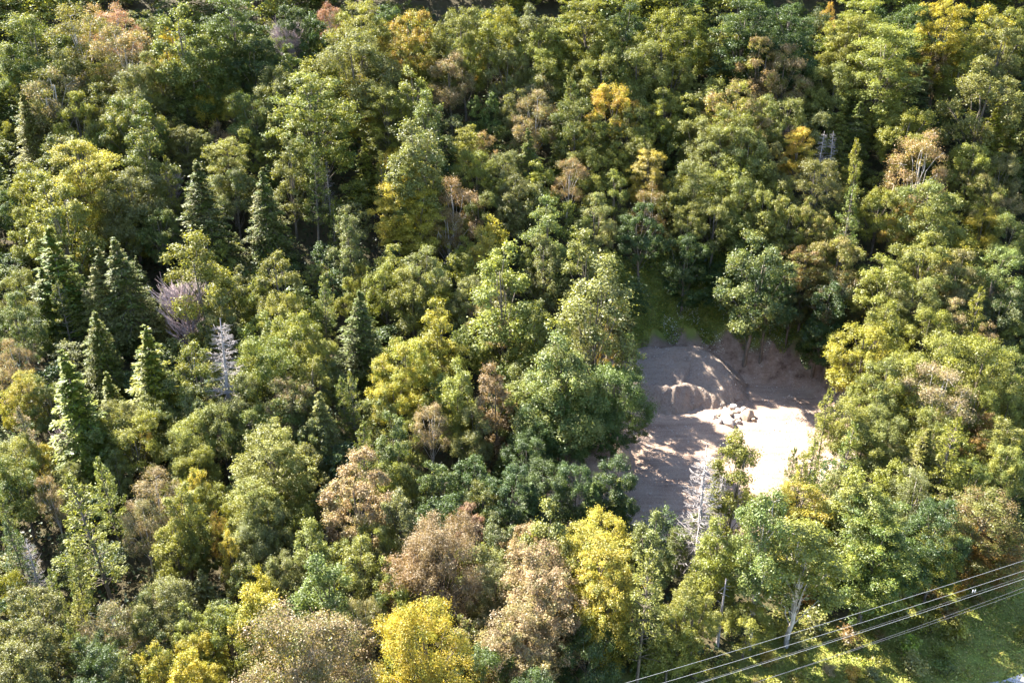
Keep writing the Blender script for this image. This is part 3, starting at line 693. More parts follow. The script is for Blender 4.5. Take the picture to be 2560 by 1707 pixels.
 ('R',0,26.88,122.35,6.1,12.04,2.05,[189,195,43],[122,128,22],'light green round tree,second nearest such right of the golden tan layered tree'),
 ('R',4,31.59,116.97,6.41,12.49,0.84,[175,198,48],[141,148,53],'light green round tree,third nearest such left of the golden orange tree'),
 ('R',4,28.2,118.41,6.49,12.61,2.69,[190,206,48],[138,138,47],'light green round tree,third nearest such right of the golden tan layered tree'),
 ('L',3,39.45,119.11,6.0,11.29,0.97,[381,319,37],[332,194,40],'golden orange tree directly left of the two slim dead spruces'),
 ('D',1,43.23,120.34,3.03,9.97,1.07,[0,0,0],[0,0,0],'slim grey dead spruce,the one next to the golden orange tree'),
 ('D',1,45.11,120.45,3.03,9.98,4.97,[0,0,0],[0,0,0],'slim grey dead spruce,right-hand one of a close pair'),
 ('A',1,54.91,115.06,8.68,15.29,1.61,[271,177,89],[248,203,67],'pink-tinged twiggy tree right of the two slim dead spruces'),
 ('R',0,62.42,116.66,6.16,12.13,1.0,[180,191,44],[222,232,26],'light green round tree,the nearest such below the yellowish cone-shaped spruce'),
 ('R',0,67.11,116.37,5.91,11.77,3.92,[139,135,44],[223,196,69],'grey-green round tree,the nearest such below the yellowish cone-shaped spruce'),
 ('R',3,39.95,111.85,6.99,13.34,0.07,[142,134,43],[123,123,20],'large grey-green round tree,the nearest such below the golden orange tree'),
 ('W',3,47.15,117.15,4.85,11.76,2.84,[216,206,21],[145,149,25],'yellow-green pine,the nearest such right of the two slim dead spruces'),
 ('W',0,44.76,110.49,5.91,13.46,2.48,[142,152,27],[181,188,21],'olive green pine,the nearest such below the two slim dead spruces'),
 ('W',0,42.07,103.89,6.36,14.18,0.16,[143,159,29],[77,114,18],'large olive green pine,the nearest such below the golden orange tree'),
 ('R',2,24.44,113.85,6.07,12.01,4.02,[144,158,37],[123,127,22],'light green round tree,the nearest such right of the golden tan layered tree'),
 ('R',0,29.89,110.99,6.22,12.22,1.78,[151,173,43],[145,152,26],'light green round tree,fifth nearest such left of the golden orange tree'),
 ('R',0,48.63,110.55,5.71,11.48,2.97,[226,222,23],[133,151,28],'yellow-green round tree,the nearest such left of the mint green round tree'),
 ('R',0,53.45,107.35,8.03,14.85,2.16,[114,143,32],[203,204,44],'mint green round tree toward the right edge,below the pink twiggy tree'),
 ('R',5,63.57,112.11,5.24,10.8,1.2,[218,187,65],[196,213,25],'tan round tree,the nearest such below the yellowish cone-shaped spruce'),
 ('R',4,51.53,107.93,5.12,10.62,0.04,[193,184,19],[321,181,36],'orange-tipped yellow-green round tree,the nearest such left of the mint green round tree'),
 ('R',5,54.06,105.09,6.48,12.6,2.09,[179,178,19],[191,207,48],'large yellow-green round tree,the nearest such below the mint green round tree'),
 ('R',2,62.34,109.16,4.15,9.22,1.92,[390,317,35],[204,195,20],'golden round tree,the nearest such right of the mint green round tree'),
 ('R',5,63.91,106.7,5.09,10.57,2.12,[120,156,36],[174,179,40],'fresh green round tree,the nearest such right of the mint green round tree'),
 ('R',1,38.17,107.73,5.09,10.58,2.42,[167,177,20],[227,188,63],'yellow-green round tree,second nearest such below the golden orange tree'),
 ('R',1,22.95,108.92,5.16,10.69,1.43,[177,178,38],[130,135,23],'light green round tree,the nearest such right of the very tall pale tree'),
 ('R',0,26.6,108.9,5.91,11.77,3.8,[159,167,38],[144,145,24],'light green round tree,the nearest such right of the silvery airy tree'),
 ('R',4,32.61,108.22,5.87,11.71,1.26,[166,178,41],[202,204,22],'light green round tree,second nearest such below the golden orange tree'),
 ('R',1,35.64,107.52,5.59,11.3,3.56,[170,178,40],[227,217,22],'light green round tree,the nearest such below the golden orange tree'),
 ('S',3,-52.4,93.04,10.3,15.51,3.13,[184,185,19],[87,127,19],'yellow-green spruce with tiered boughs by the left edge,above the silvery hemlock'),
 ('H',2,-44.01,92.05,9.32,13.75,1.99,[152,149,47],[70,95,13],'large silvery hemlock left of the fan-shaped bare tree'),
 ('H',3,-47.06,94.12,7.34,11.45,1.53,[152,139,40],[70,104,15],'large grey-green hemlock,the nearest such left of the large silvery hemlock'),
 ('H',2,-44.71,97.3,4.31,8,3.51,[143,132,38],[78,102,13],'grey-green hemlock,the nearest such right of the large silvery hemlock'),
 ('H',0,-47.5,91.46,7.21,11.29,3.19,[166,156,47],[171,171,35],'large grey-green hemlock,the nearest such right of the tiered spruce'),
 ('P',0,-34.63,89.36,7.1,17.03,4.97,[132,131,22],[235,230,24],'large olive green oval tree,the nearest such above the fan-shaped bare tree'),
 ('P',2,-27.01,92.19,5.15,13.26,2.19,[172,172,37],[130,127,21],'light green oval tree,the nearest such below the dark green hemlock'),
 ('R',5,-57.67,93.24,4.8,10.16,4.89,[149,161,38],[149,151,25],'light green round tree,the nearest such left of the tiered spruce'),
 ('H',1,-53.21,91.82,6.93,10.97,5.47,[134,131,19],[77,115,17],'large olive green hemlock,the nearest such below the tiered spruce'),
 ('W',2,-51.66,97.31,3.09,8.93,3.81,[181,195,22],[119,132,24],'yellow-green pine,the nearest such right of the tiered spruce'),
 ('T',0,-36.84,90.37,6.01,11.22,2.56,[0,0,0],[0,0,0],'fan-shaped bare tree of purple grey twigs among green crowns'),
 ('D',0,-28.81,76.04,5.17,14.89,3.49,[0,0,0],[0,0,0],'grey dead conifer of fine bare branches below the fan-shaped bare tree'),
 ('R',1,-32.06,87.46,4.79,10.15,1.1,[120,131,24],[144,143,48],'olive green round tree,the nearest such above the grey dead conifer'),
 ('W',1,-21.75,90.98,4.48,11.16,5.31,[80,119,18],[176,178,19],'green pine,the nearest such left of the lone grey-green hemlock'),
 ('R',0,-25.88,88.81,5.06,10.53,4.02,[239,227,23],[113,121,21],'yellow-green round tree,the nearest such left of the golden layered tree'),
 ('R',0,-22.86,82.2,6.17,12.15,4.18,[224,227,25],[71,95,13],'large yellow-green round tree,second nearest such above the vivid yellow-green tree'),
 ('R',2,-24.21,77.7,6.31,12.35,4.43,[185,200,23],[89,122,17],'large vivid yellow-green tree just right of the grey dead conifer'),
 ('R',0,-21.43,81.58,4.96,10.39,5.4,[219,219,23],[148,150,25],'yellow-green round tree,the nearest such right of the vivid yellow-green tree'),
 ('S',1,-36.53,76.89,8.71,13.37,3.89,[88,122,17],[217,209,20],'sunlit green spruce left of the grey dead conifer'),
 ('S',1,-40.62,70.72,9.65,14.68,3.42,[87,125,18],[203,216,23],'broad green spruce with spreading boughs,down and left of the sunlit one'),
 ('P',2,-31.75,76.41,4.67,12.35,1.83,[199,194,20],[75,101,14],'yellow-green oval tree,the nearest such left of the grey dead conifer'),
 ('S',1,-41.51,78.2,4.82,8.26,5.83,[79,106,14],[185,187,19],'green spruce,the nearest such right of the broad green spruce'),
 ('H',3,-44.71,83.49,7.61,11.76,5.16,[87,119,16],[145,137,20],'large green hemlock,the nearest such left of the sunlit green spruce'),
 ('H',3,-40.62,91.95,3.19,8,5.95,[168,162,50],[159,160,33],'grey-green hemlock,the nearest such left of the fan-shaped bare tree'),
 ('R',4,-53.46,86.07,5.56,11.26,5.59,[80,114,17],[142,146,25],'large green round tree,the nearest such below the tiered spruce'),
 ('W',2,-50.68,89.39,4.42,11.06,0.55,[45,71,19],[150,151,25],'dark green pine,the nearest such below the tiered spruce'),
 ('A',0,-52.97,81.96,3.55,8.61,1.27,[280,187,96],[149,153,53],'pinkish tan airy tree,the nearest such below the tiered spruce'),
 ('L',0,-49.47,77.0,3.99,8.69,1.82,[230,230,25],[345,270,29],'gold-tipped yellow-green layered tree,the nearest such left of the broad green spruce'),
 ('R',1,-46.77,76.01,3.95,8.92,3.93,[84,112,16],[145,145,24],'green round tree,the nearest such left of the broad green spruce'),
 ('R',5,-26.28,74.33,4.83,10.2,6.26,[173,184,42],[120,121,41],'light green round tree,the nearest such below the vivid yellow-green tree'),
 ('R',2,-22.02,73.8,4.99,10.43,3.64,[148,164,39],[247,164,84],'large pink-tinged light green round tree,the nearest such below the vivid yellow-green tree'),
 ('P',2,-20.38,76.53,3.93,10.95,2.63,[155,157,26],[223,211,21],'olive green oval tree,the nearest such right of the vivid yellow-green tree'),
 ('R',3,-38.2,72.98,4.22,9.31,0.27,[176,178,39],[155,152,51],'light green round tree,the nearest such right of the broad green spruce'),
 ('R',5,-35.68,69.55,4.61,9.88,5.97,[233,230,24],[128,133,23],'yellow-green round tree,the nearest such below the sunlit green spruce'),
 ('R',0,-27.83,71.11,4.5,9.72,1.3,[160,179,43],[130,134,23],'light green round tree,the nearest such left of the pale layered tree'),
 ('R',2,-30.21,69.4,4.42,9.61,1.63,[171,192,46],[218,220,24],'light green round tree,second nearest such left of the pale layered tree'),
 ('R',3,-25.27,71.47,4.15,9.22,0.97,[87,120,17],[183,192,43],'green round tree,the nearest such above the pale layered tree'),
 ('H',1,-18.57,72.33,5.83,9.71,4.09,[130,134,45],[202,199,40],'large grey-green hemlock,the nearest such right of the pale layered tree'),
 ('W',1,-16.9,75.5,3.53,9.65,4.07,[175,187,21],[82,121,19],'yellow-green pine,the nearest such below the lone grey-green hemlock'),
 ('L',0,-21.65,64.27,6.54,12.01,4.13,[199,198,42],[179,180,19],'pale tree with layered boughs,up and left of the lone pinkish tan tree'),
 ('R',3,-45.24,67.24,4.15,9.21,1.64,[203,207,46],[206,202,21],'light green round tree,the nearest such left of the broad green spruce'),
 ('S',0,-39.2,67.76,4.09,7.32,3.51,[212,227,24],[81,113,16],'yellow-green spruce,the nearest such above the large olive pine'),
 ('T',1,-43.16,71.55,3.25,6.52,5.57,[0,0,0],[0,0,0],'whitish bare tangle of limbs below the broad green spruce'),
 ('R',5,-29.23,66.88,3.61,8.43,5.18,[214,207,21],[172,189,45],'yellow-green round tree,the nearest such below the grey dead conifer'),
 ('R',1,-36.52,66.82,3.08,7.66,2.23,[139,157,38],[128,128,21],'light green round tree,second nearest such above the large olive pine'),
 ('W',1,-44.42,68.24,4.16,10.65,0.68,[44,77,22],[270,192,106],'pink-tinged dark green pine,the nearest such left of the broad green spruce'),
 ('H',1,-17.21,85.95,8.35,12.61,1.15,[119,126,42],[88,118,16],'grey-green hemlock right of the vivid yellow-green trees'),
 ('S',0,-17.28,95.23,5.22,8.79,5.55,[132,130,20],[79,104,13],'olive green spruce,the nearest such above the lone grey-green hemlock'),
 ('R',0,-15.03,94.56,5.31,10.89,5.38,[192,212,25],[123,123,20],'yellow-green round tree,the nearest such below the golden layered tree'),
 ('R',1,-10.06,94.8,6.89,13.19,0.76,[188,208,49],[137,139,48],'large light green round tree,the nearest such below the airy pinkish brown crown'),
 ('P',1,-2.97,101.2,4.86,12.73,0.56,[370,283,30],[184,186,40],'golden oval tree,the nearest such above the bright lime tree'),
 ('P',2,-0.71,86.54,7.94,18.87,2.95,[179,207,51],[218,232,26],'bright lime pointed tree in the centre of the wood'),
 ('P',2,4.44,98.77,5.47,13.88,0.75,[130,123,39],[151,174,43],'grey-green oval tree,the nearest such right of the bright lime tree'),
 ('P',0,8.58,96.3,6.25,15.38,5.36,[196,204,46],[137,144,25],'large light green oval tree,the nearest such above the very tall pale tree'),
 ('P',1,8.51,82.77,8.88,20,5.3,[195,201,45],[129,137,49],'very tall pale oval tree at the left end of the dark edge behind the pit'),
 ('R',2,-11.62,92.62,5.9,11.76,3.43,[196,195,21],[121,121,20],'large yellow-green round tree,the nearest such right of the lone grey-green hemlock'),
 ('R',4,-5.17,93.51,5.29,10.87,2.47,[190,198,44],[127,129,44],'light green round tree,the nearest such left of the bright lime tree'),
 ('P',3,-7.2,84.2,5.25,13.46,3.83,[214,210,22],[377,326,38],'gold-tipped yellow-green oval tree,the nearest such above the slender pinkish brown tree'),
 ('P',3,2.38,84.25,5.25,13.44,1.02,[159,171,40],[168,180,20],'light green oval tree,the nearest such left of the silvery airy tree'),
 ('A',0,8.28,89.37,4.92,10.39,3.72,[167,157,50],[175,194,46],'silvery airy tree just left of the orange-topped crown'),
 ('R',4,11.17,90.49,3.66,8.5,5.05,[272,174,39],[362,291,32],'small orange-topped crown beside the upper left corner of the pit'),
 ('R',3,-11.03,80.41,6.11,12.07,0.44,[208,231,27],[327,271,31],'large gold-tipped yellow-green round tree,the nearest such right of the lone grey-green hemlock'),
 ('P',1,4.94,74.88,6.45,15.77,2.4,[111,154,38],[156,163,37],'large fresh green oval tree,the nearest such above the large green tree by the pit'),
 ('R',2,5.2,73.67,7.56,14.19,2.34,[150,184,40],[166,166,36],'large green round tree,biggest of those left of the pit'),
 ('R',2,10.5,76.63,6.51,12.64,5.26,[68,104,16],[142,186,43],'large green round tree,the nearest such below the orange-topped crown'),
 ('P',0,-1.51,75.31,4.47,11.97,5.63,[254,178,96],[135,88,29],'slender pinkish brown oval tree left of the large green trees by the pit'),
 ('P',1,-5.23,75.52,4.47,11.97,6.13,[196,208,24],[184,206,50],'yellow-green oval tree,the nearest such left of the slender pinkish brown tree'),
 ('W',1,-15.86,75.17,4.09,10.54,1.23,[47,76,20],[208,206,22],'dark green pine,the nearest such below the lone grey-green hemlock'),
 ('R',5,-11.73,77.59,4.81,10.17,5.35,[202,212,24],[393,330,38],'gold-tipped yellow-green round tree,the nearest such left of the slim pinkish tan tree'),
 ('A',2,-7.87,73.04,3.85,9.0,2.77,[284,203,112],[214,186,65],'slim airy pinkish tan tree down and left of the slender pinkish brown one'),
 ('R',5,-3.89,72.61,3.84,8.76,1.24,[171,171,37],[127,130,45],'light green round tree,the nearest such right of the slim pinkish tan tree'),
 ('P',2,-11.36,68.2,4.15,11.37,0.02,[71,99,14],[138,159,39],'green oval tree,the nearest such left of the slim pinkish tan tree'),
 ('W',1,-14.03,67.0,3.94,10.29,4.39,[180,183,20],[74,105,15],'yellow-green pine,the nearest such above the lone pinkish tan round tree'),
 ('R',4,5.51,72.07,4.75,10.09,5.95,[62,95,15],[127,176,43],'green round tree,the nearest such below the large green tree by the pit'),
 ('R',2,2.17,72.41,4.4,9.58,3.91,[77,116,18],[41,71,20],'green round tree,the nearest such below the slender pinkish brown tree'),
 ('R',3,1.28,69.03,4.25,9.36,0.05,[63,95,15],[41,65,16],'green round tree,the nearest such right of the slim pinkish tan tree'),
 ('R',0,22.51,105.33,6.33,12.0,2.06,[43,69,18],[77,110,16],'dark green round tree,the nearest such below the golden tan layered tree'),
 ('R',1,29.97,99.45,9.54,19.0,3.52,[165,184,44],[39,67,19],'large light green round tree,nearest such left of the bright tree above the pit bank'),
 ('L',0,37.14,101.56,6.41,11.83,4.68,[162,99,30],[141,144,24],'large rusty brown layered tree,the nearest such above the bright tree above the pit bank'),
 ('R',0,40.94,101.56,6.35,12.41,2.2,[223,184,61],[176,184,21],'large tan round tree,the nearest such above the bright tree above the pit bank'),
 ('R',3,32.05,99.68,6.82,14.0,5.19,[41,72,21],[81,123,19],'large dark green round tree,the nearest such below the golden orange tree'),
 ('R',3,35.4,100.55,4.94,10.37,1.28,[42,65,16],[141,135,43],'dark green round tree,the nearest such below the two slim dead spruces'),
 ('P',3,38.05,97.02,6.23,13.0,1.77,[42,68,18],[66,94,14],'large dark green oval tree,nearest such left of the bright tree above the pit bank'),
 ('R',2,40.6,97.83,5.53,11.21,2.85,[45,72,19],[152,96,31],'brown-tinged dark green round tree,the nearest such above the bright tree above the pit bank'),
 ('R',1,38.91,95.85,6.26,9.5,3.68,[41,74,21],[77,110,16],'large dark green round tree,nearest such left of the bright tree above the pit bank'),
 ('P',3,40.82,88.03,5.27,13.51,1.62,[174,183,21],[161,160,34],'yellow-green oval tree,the nearest such above the bright tree above the pit bank'),
 ('R',3,39.82,86.81,7.21,13.0,0.56,[234,231,24],[286,250,30],'bright yellow-green tree up and right of the dark pit bank'),
 ('R',1,43.82,95.42,6.96,13.29,3.64,[199,210,24],[210,210,45],'large yellow-green round tree,second nearest such above the bright tree above the pit bank'),
 ('R',4,50.1,98.65,7.13,13.55,4.94,[187,181,19],[146,166,41],'large yellow-green round tree,second nearest such below the mint green round tree'),
 ('R',4,53.76,97.35,6.39,12.47,4.02,[141,135,44],[247,203,67],'large grey-green round tree,the nearest such below the mint green round tree'),
 ('R',5,58.41,97.5,6.62,12.81,5.74,[136,180,42],[159,176,42],'large fresh green round tree,the nearest such below the mint green round tree'),
 ('R',3,47.03,92.92,5.94,11.82,0.61,[181,197,46],[136,134,22],'large light green round tree,second nearest such above the bright tree above the pit bank'),
 ('R',4,52.94,97.04,5.23,10.78,3.3,[189,204,48],[142,139,46],'light green round tree,second nearest such below the mint green round tree'),
 ('R',1,44.93,92.47,5.27,10.84,5.19,[176,176,38],[139,135,45],'light green round tree,the nearest such above the bright tree above the pit bank'),
 ('W',1,52.46,89.37,5.1,12.15,1.95,[233,229,24],[120,119,20],'yellow-green pine,the nearest such above the airy tan tree right of the pit'),
 ('R',4,50.09,90.2,4.95,10.37,5.04,[254,183,103],[211,219,24],'pinkish tan round tree,the nearest such above the airy tan tree right of the pit'),
 ('R',3,46.72,88.7,5.76,11.55,5.92,[190,198,22],[149,152,26],'large yellow-green round tree,the nearest such right of the bright tree above the pit bank'),
 ('R',1,57.5,92.85,5.29,10.87,6.27,[122,130,47],[51,80,20],'grey-green round tree,the nearest such above the airy tan tree right of the pit'),
 ('R',5,49.52,80.6,7.15,13.58,2.94,[200,205,22],[156,163,37],'large yellow-green round tree,second nearest such right of the bright tree above the pit bank'),
 ('R',5,42.75,79.07,7.22,13.69,5.35,[200,205,46],[175,182,20],'large light green round tree,nearest such above the airy tan tree right of the pit'),
 ('R',4,37.28,77.79,5.99,11.89,2.25,[143,158,38],[165,175,20],'large light green round tree,the nearest such below the bright tree above the pit bank'),
 ('A',2,42.67,74.97,6.77,12.81,3.97,[266,200,116],[188,170,62],'airy pinkish tan tree to the right of the pit,large and pale'),
 ('R',4,53.67,83.07,4.25,9.35,1.57,[74,103,15],[150,164,39],'green round tree,the nearest such right of the airy tan tree right of the pit'),
 ('W',1,30.53,72.69,4.38,11.01,2.34,[212,218,24],[117,125,22],'airy pine with its trunk showing,on the right rim of the pit floor'),
 ('R',2,33.12,72.73,4.97,10.4,4.62,[186,189,41],[218,213,22],'large light green round tree,nearest such right of the airy pine on the pit rim'),
 ('R',4,37.41,75.57,4.54,9.77,5.45,[176,199,48],[128,125,20],'light green round tree,nearest such left of the airy tan tree right of the pit'),
 ('R',3,46.79,75.42,4.53,9.77,1.26,[224,232,26],[149,167,40],'yellow-green round tree,the nearest such right of the airy tan tree right of the pit'),
 ('R',0,50.95,77.11,4.03,9.04,2.15,[151,157,35],[199,219,26],'light green round tree,third nearest such above the large olive brown tree'),
 ('R',2,40.34,71.24,4.72,10.03,3.46,[177,180,20],[164,182,44],'yellow-green round tree,the nearest such below the airy tan tree right of the pit'),
 ('R',2,35.48,70.69,4.87,10.25,3.08,[170,181,41],[110,123,23],'large light green round tree,second nearest such left of the large olive brown tree'),
 ('R',0,33.51,70.88,4.33,9.48,6.15,[162,171,39],[221,223,24],'light green round tree,second nearest such right of the airy pine on the pit rim'),
 ('W',2,39.08,66.18,5.28,12.45,4.5,[221,223,24],[141,141,23],'large yellow-green pine,the nearest such below the airy tan tree right of the pit'),
 ('R',1,46.49,70.62,4.87,10.25,4.09,[181,183,40],[182,175,18],'large light green round tree,second nearest such above the large olive brown tree'),
 ('H',1,37.79,67.59,6.32,10.27,1.98,[152,140,41],[150,147,22],'large grey-green hemlock,the nearest such below the airy tan tree right of the pit'),
 ('W',0,29.66,65.73,5.26,12.41,3.15,[184,191,21],[66,99,15],'large yellow-green pine,the nearest such below the airy pine on the pit rim'),
 ('W',2,26.37,65.04,4.55,11.27,1.41,[142,159,30],[166,178,20],'large olive green pine,the nearest such below the airy pine on the pit rim'),
 ('W',1,25.24,65.73,3.56,9.69,4.41,[143,152,27],[64,94,14],'olive green pine,the nearest such above the golden tree at the pit corner'),
 ('R',4,34.16,69.52,3.73,8.61,5.65,[200,204,45],[219,211,22],'light green round tree,the nearest such right of the golden tree at the pit corner'),
 ('R',0,45.6,67.79,4.2,9.28,0.99,[185,205,49],[227,219,23],'light green round tree,the nearest such above the large olive brown tree'),
 ('P',0,19.29,63.16,5.08,13.13,0.19,[135,141,24],[178,178,19],'column-shaped olive tree standing in front of the sunlit pit floor'),
 ('R',2,-43.87,64.0,4.35,9.5,4.18,[73,107,16],[188,187,20],'green round tree,the nearest such above the pale dead spruce'),
 ('A',2,-40.63,63.19,2.95,8,5.42,[286,195,103],[136,138,23],'pinkish tan airy tree,the nearest such left of the large olive pine'),
 ('W',1,-32.84,55.25,6.53,14.47,1.13,[144,154,27],[171,182,20],'large olive pine with feathery boughs toward the lower left'),
 ('W',1,-35.08,62.16,4.23,10.76,6.18,[215,228,26],[84,115,17],'yellow-green pine,the nearest such above the large olive pine'),
 ('R',1,-40.25,65.88,2.87,7.36,6.01,[179,189,43],[127,126,42],'light green round tree,the nearest such above the large olive pine'),
 ('W',3,-42.72,60.16,2.85,8.55,5.54,[177,191,22],[43,71,19],'yellow-green pine,the nearest such above the pale dead spruce'),
 ('W',2,-39.93,55.94,3.63,9.8,2.86,[42,72,20],[68,94,13],'dark green pine,the nearest such left of the pale dead spruce'),
 ('D',2,-38.33,54.7,2.65,9.09,6.27,[0,0,0],[0,0,0],'pale pinkish dead spruce near the left edge,left of the large olive pine'),
 ('W',3,-34.18,53.0,3.35,9.36,5.8,[191,188,20],[73,109,17],'yellow-green pine,the nearest such right of the pale dead spruce'),
 ('W',1,-35.59,52.32,2.59,8.14,1.95,[175,187,21],[75,113,18],'yellow-green pine,the nearest such below the pale dead spruce'),
 ('A',0,-31.23,62.18,4.26,9.54,6.19,[221,160,90],[190,165,57],'pinkish tan airy tree,the nearest such right of the large olive pine'),
 ('P',3,-27.61,58.61,4.05,11.17,2.11,[188,185,19],[198,208,47],'yellow-green oval tree,the nearest such right of the large olive pine'),
 ('P',0,-27.94,64.42,2.64,8.51,2.19,[409,324,35],[178,197,23],'golden oval tree,the nearest such left of the pale layered tree'),
 ('A',0,-31.67,60.11,3.35,8.35,3.68,[125,136,50],[271,200,114],'pink-tinged grey-green airy tree,the nearest such right of the large olive pine'),
 ('L',3,-22.05,60.42,5.0,9.99,3.74,[201,197,21],[183,203,48],'large yellow-green layered tree,the nearest such below the pale layered tree'),
 ('R',4,-20.73,59.62,4.14,9.2,1.12,[181,195,45],[143,153,55],'light green round tree,the nearest such below the pale layered tree'),
 ('R',4,-19.51,63.94,4.01,9.01,3.35,[179,185,21],[78,107,15],'yellow-green round tree,the nearest such right of the pale layered tree'),
 ('R',1,-27.79,57.03,4.02,9.02,5.96,[203,201,21],[205,203,43],'yellow-green round tree,the nearest such right of the large olive pine'),
 ('R',1,-26.18,58.12,3.28,7.95,1.43,[161,157,25],[71,99,15],'olive green round tree,the nearest such above the vivid yellow pointed tree'),
 ('R',2,-26.25,62.38,3.28,7.95,4.36,[181,191,21],[119,128,23],'yellow-green round tree,the nearest such left of the pale layered tree'),
 ('P',3,-23.12,56.72,2.1,8,2.36,[399,320,35],[143,141,23],'golden oval tree,the nearest such above the vivid yellow pointed tree'),
 ('R',2,-20.97,57.4,3.73,8.6,4.92,[140,150,54],[144,159,38],'grey-green round tree,the nearest such below the pale layered tree'),
 ('P',0,-15.64,54.96,3.73,10.56,5.32,[178,200,48],[169,175,19],'light green oval tree,the nearest such above the fresh green bushy tree'),
 ('R',3,-18.13,54.71,3.45,8.2,5.95,[159,158,53],[155,175,42],'grey-green round tree,the nearest such left of the fresh green bushy tree'),
 ('P',0,-13.92,49.49,4.7,12.39,1.08,[133,168,37],[67,100,16],'fresh green bushy tree right of the vivid yellow pointed tree'),
 ('P',0,-17.49,47.45,4.17,11.4,1.06,[210,202,21],[398,326,37],'vivid yellow pointed tree above the left end of the large pinkish tan dome'),
 ('R',2,-26.57,51.24,3.88,8.82,0.41,[128,128,43],[164,172,39],'large grey-green round tree,the nearest such left of the vivid yellow pointed tree'),
 ('R',4,-34.58,48.27,4.69,9.99,1.75,[132,127,41],[152,154,26],'large grey-green round tree,the nearest such below the pale dead spruce'),
 ('W',2,-31.86,48.35,3.29,9.25,4.59,[186,176,18],[148,152,26],'yellow-green pine,second nearest such below the pale dead spruce'),
 ('A',0,-29.1,48.36,3.73,8.84,3.77,[117,125,45],[215,153,84],'large pink-tinged grey-green airy tree,nearest such left of the golden tree at the bottom edge'),
 ('R',1,-33.53,45.75,4.65,9.94,0.76,[155,147,47],[141,153,27],'large grey-green round tree,second nearest such below the pale dead spruce'),
 ('R',3,-26.32,49.0,3.77,8.66,4.53,[159,150,48],[75,104,15],'large grey-green round tree,second nearest such above the golden tree at the bottom edge'),
 ('P',2,-23.37,48.27,2.86,8.93,5.58,[175,189,22],[175,197,48],'yellow-green oval tree,the nearest such above the golden tree at the bottom edge'),
 ('R',4,-20.75,47.81,4.25,9.36,1.38,[202,206,22],[66,101,16],'large yellow-green round tree,the nearest such left of the vivid yellow pointed tree'),
 ('R',5,-22.8,46.39,3.23,7.87,4.6,[187,179,18],[372,296,32],'gold-tipped yellow-green round tree,the nearest such above the golden tree at the bottom edge'),
 ('P',1,-24.54,44.52,2.71,8.64,0.85,[326,272,31],[83,114,16],'golden oval tree,the nearest such left of the golden tree at the bottom edge'),
 ('P',0,-21.65,42.25,3.37,9.89,2.86,[382,309,34],[221,219,23],'golden tree at the bottom edge left of the large pinkish tan dome'),
 ('R',4,-21.2,44.25,3.13,7.73,0.6,[372,313,36],[236,234,25],'golden round tree,the nearest such right of the golden tree at the bottom edge'),
 ('R',1,-23.46,43.31,2.69,7.1,1.54,[305,264,31],[286,182,41],'golden round tree,the nearest such left of the golden tree at the bottom edge'),
 ('R',3,-26.38,43.67,2.71,7.12,4.15,[131,129,43],[157,160,35],'grey-green round tree,the nearest such left of the golden tree at the bottom edge'),
 ('R',0,-33.2,43.96,4.41,9.58,3.56,[129,125,41],[144,153,27],'large grey-green round tree,third nearest such below the pale dead spruce'),
 ('W',2,-31.29,46.08,2.78,8.44,5.07,[178,177,19],[66,101,16],'yellow-green pine,the nearest such left of the golden tree at the bottom edge'),
 ('R',3,-29.21,46.14,3.48,8.25,5.68,[38,60,16],[93,125,17],'dark green round tree,the nearest such left of the golden tree at the bottom edge'),
 ('R',5,-28.11,43.28,3.98,8.97,0.31,[46,73,19],[73,101,15],'large dark green round tree,second nearest such below the pale dead spruce'),
 ('R',0,-32.12,42.54,3.43,8.17,1.18,[119,126,22],[156,159,55],'large olive green round tree,the nearest such below the pale dead spruce'),
 ('G',1,-13.03,40.61,8.54,15.77,3.7,[224,164,93],[131,131,22],'large pinkish tan dome-shaped tree at the bottom edge,left of the golden yellow one'),
 ('R',4,-13.22,60.38,6.48,12.61,5.23,[283,193,101],[230,187,61],'pinkish tan round tree standing alone among green ones,left of the dark hollow'),
 ('P',3,-9.2,58.2,4.03,11.14,1.9,[134,138,48],[182,181,39],'grey-green oval tree,the nearest such right of the lone pinkish tan round tree'),
 ('R',0,-11.52,56.96,4.18,9.25,3.37,[146,160,38],[208,217,24],'large light green round tree,the nearest such below the lone pinkish tan round tree'),
 ('P',2,-11.92,52.89,3.92,10.92,3.68,[158,165,37],[186,181,19],'large light green oval tree,the nearest such right of the fresh green bushy tree'),
 ('R',1,-6.38,64.31,4.55,9.79,4.2,[90,121,17],[47,74,19],'large green round tree,the nearest such below the slim pinkish tan tree'),
 ('R',1,-3.83,64.75,4.4,9.58,1.02,[72,110,18],[46,80,22],'green round tree,the nearest such above the reddish crown'),
 ('R',0,-2.73,62.27,3.95,8.92,5.93,[147,145,24],[49,81,22],'olive green round tree,the nearest such above the reddish crown'),
 ('R',4,-0.33,62.84,4.81,10.17,4.46,[42,75,22],[71,103,15],'large dark green round tree,the nearest such right of the reddish crown'),
 ('R',2,3.13,63.86,4.53,9.76,2.48,[41,63,16],[85,116,17],'large dark green round tree,second nearest such right of the reddish crown'),
 ('R',0,5.89,63.35,4.31,10.5,1.1,[41,74,21],[69,100,15],'dark green round tree,the nearest such above the yellow tree below the pit'),
 ('R',4,8.76,64.14,4.7,10.5,2.78,[36,63,18],[72,97,13],'large dark green round tree,the nearest such left of the bleached dead spruce'),
 ('H',1,1.56,61.83,5.48,9.3,2.61,[39,63,15],[65,95,14],'large dark green hemlock,the nearest such right of the reddish crown'),
 ('H',1,6.6,62.04,5.27,9.05,0.49,[52,79,19],[93,123,16],'large dark green hemlock,the nearest such above the yellow tree below the pit'),
 ('H',2,9.27,63.22,4.87,8.59,2.09,[39,70,19],[140,146,24],'large dark green hemlock,the nearest such above the tall pale pine'),
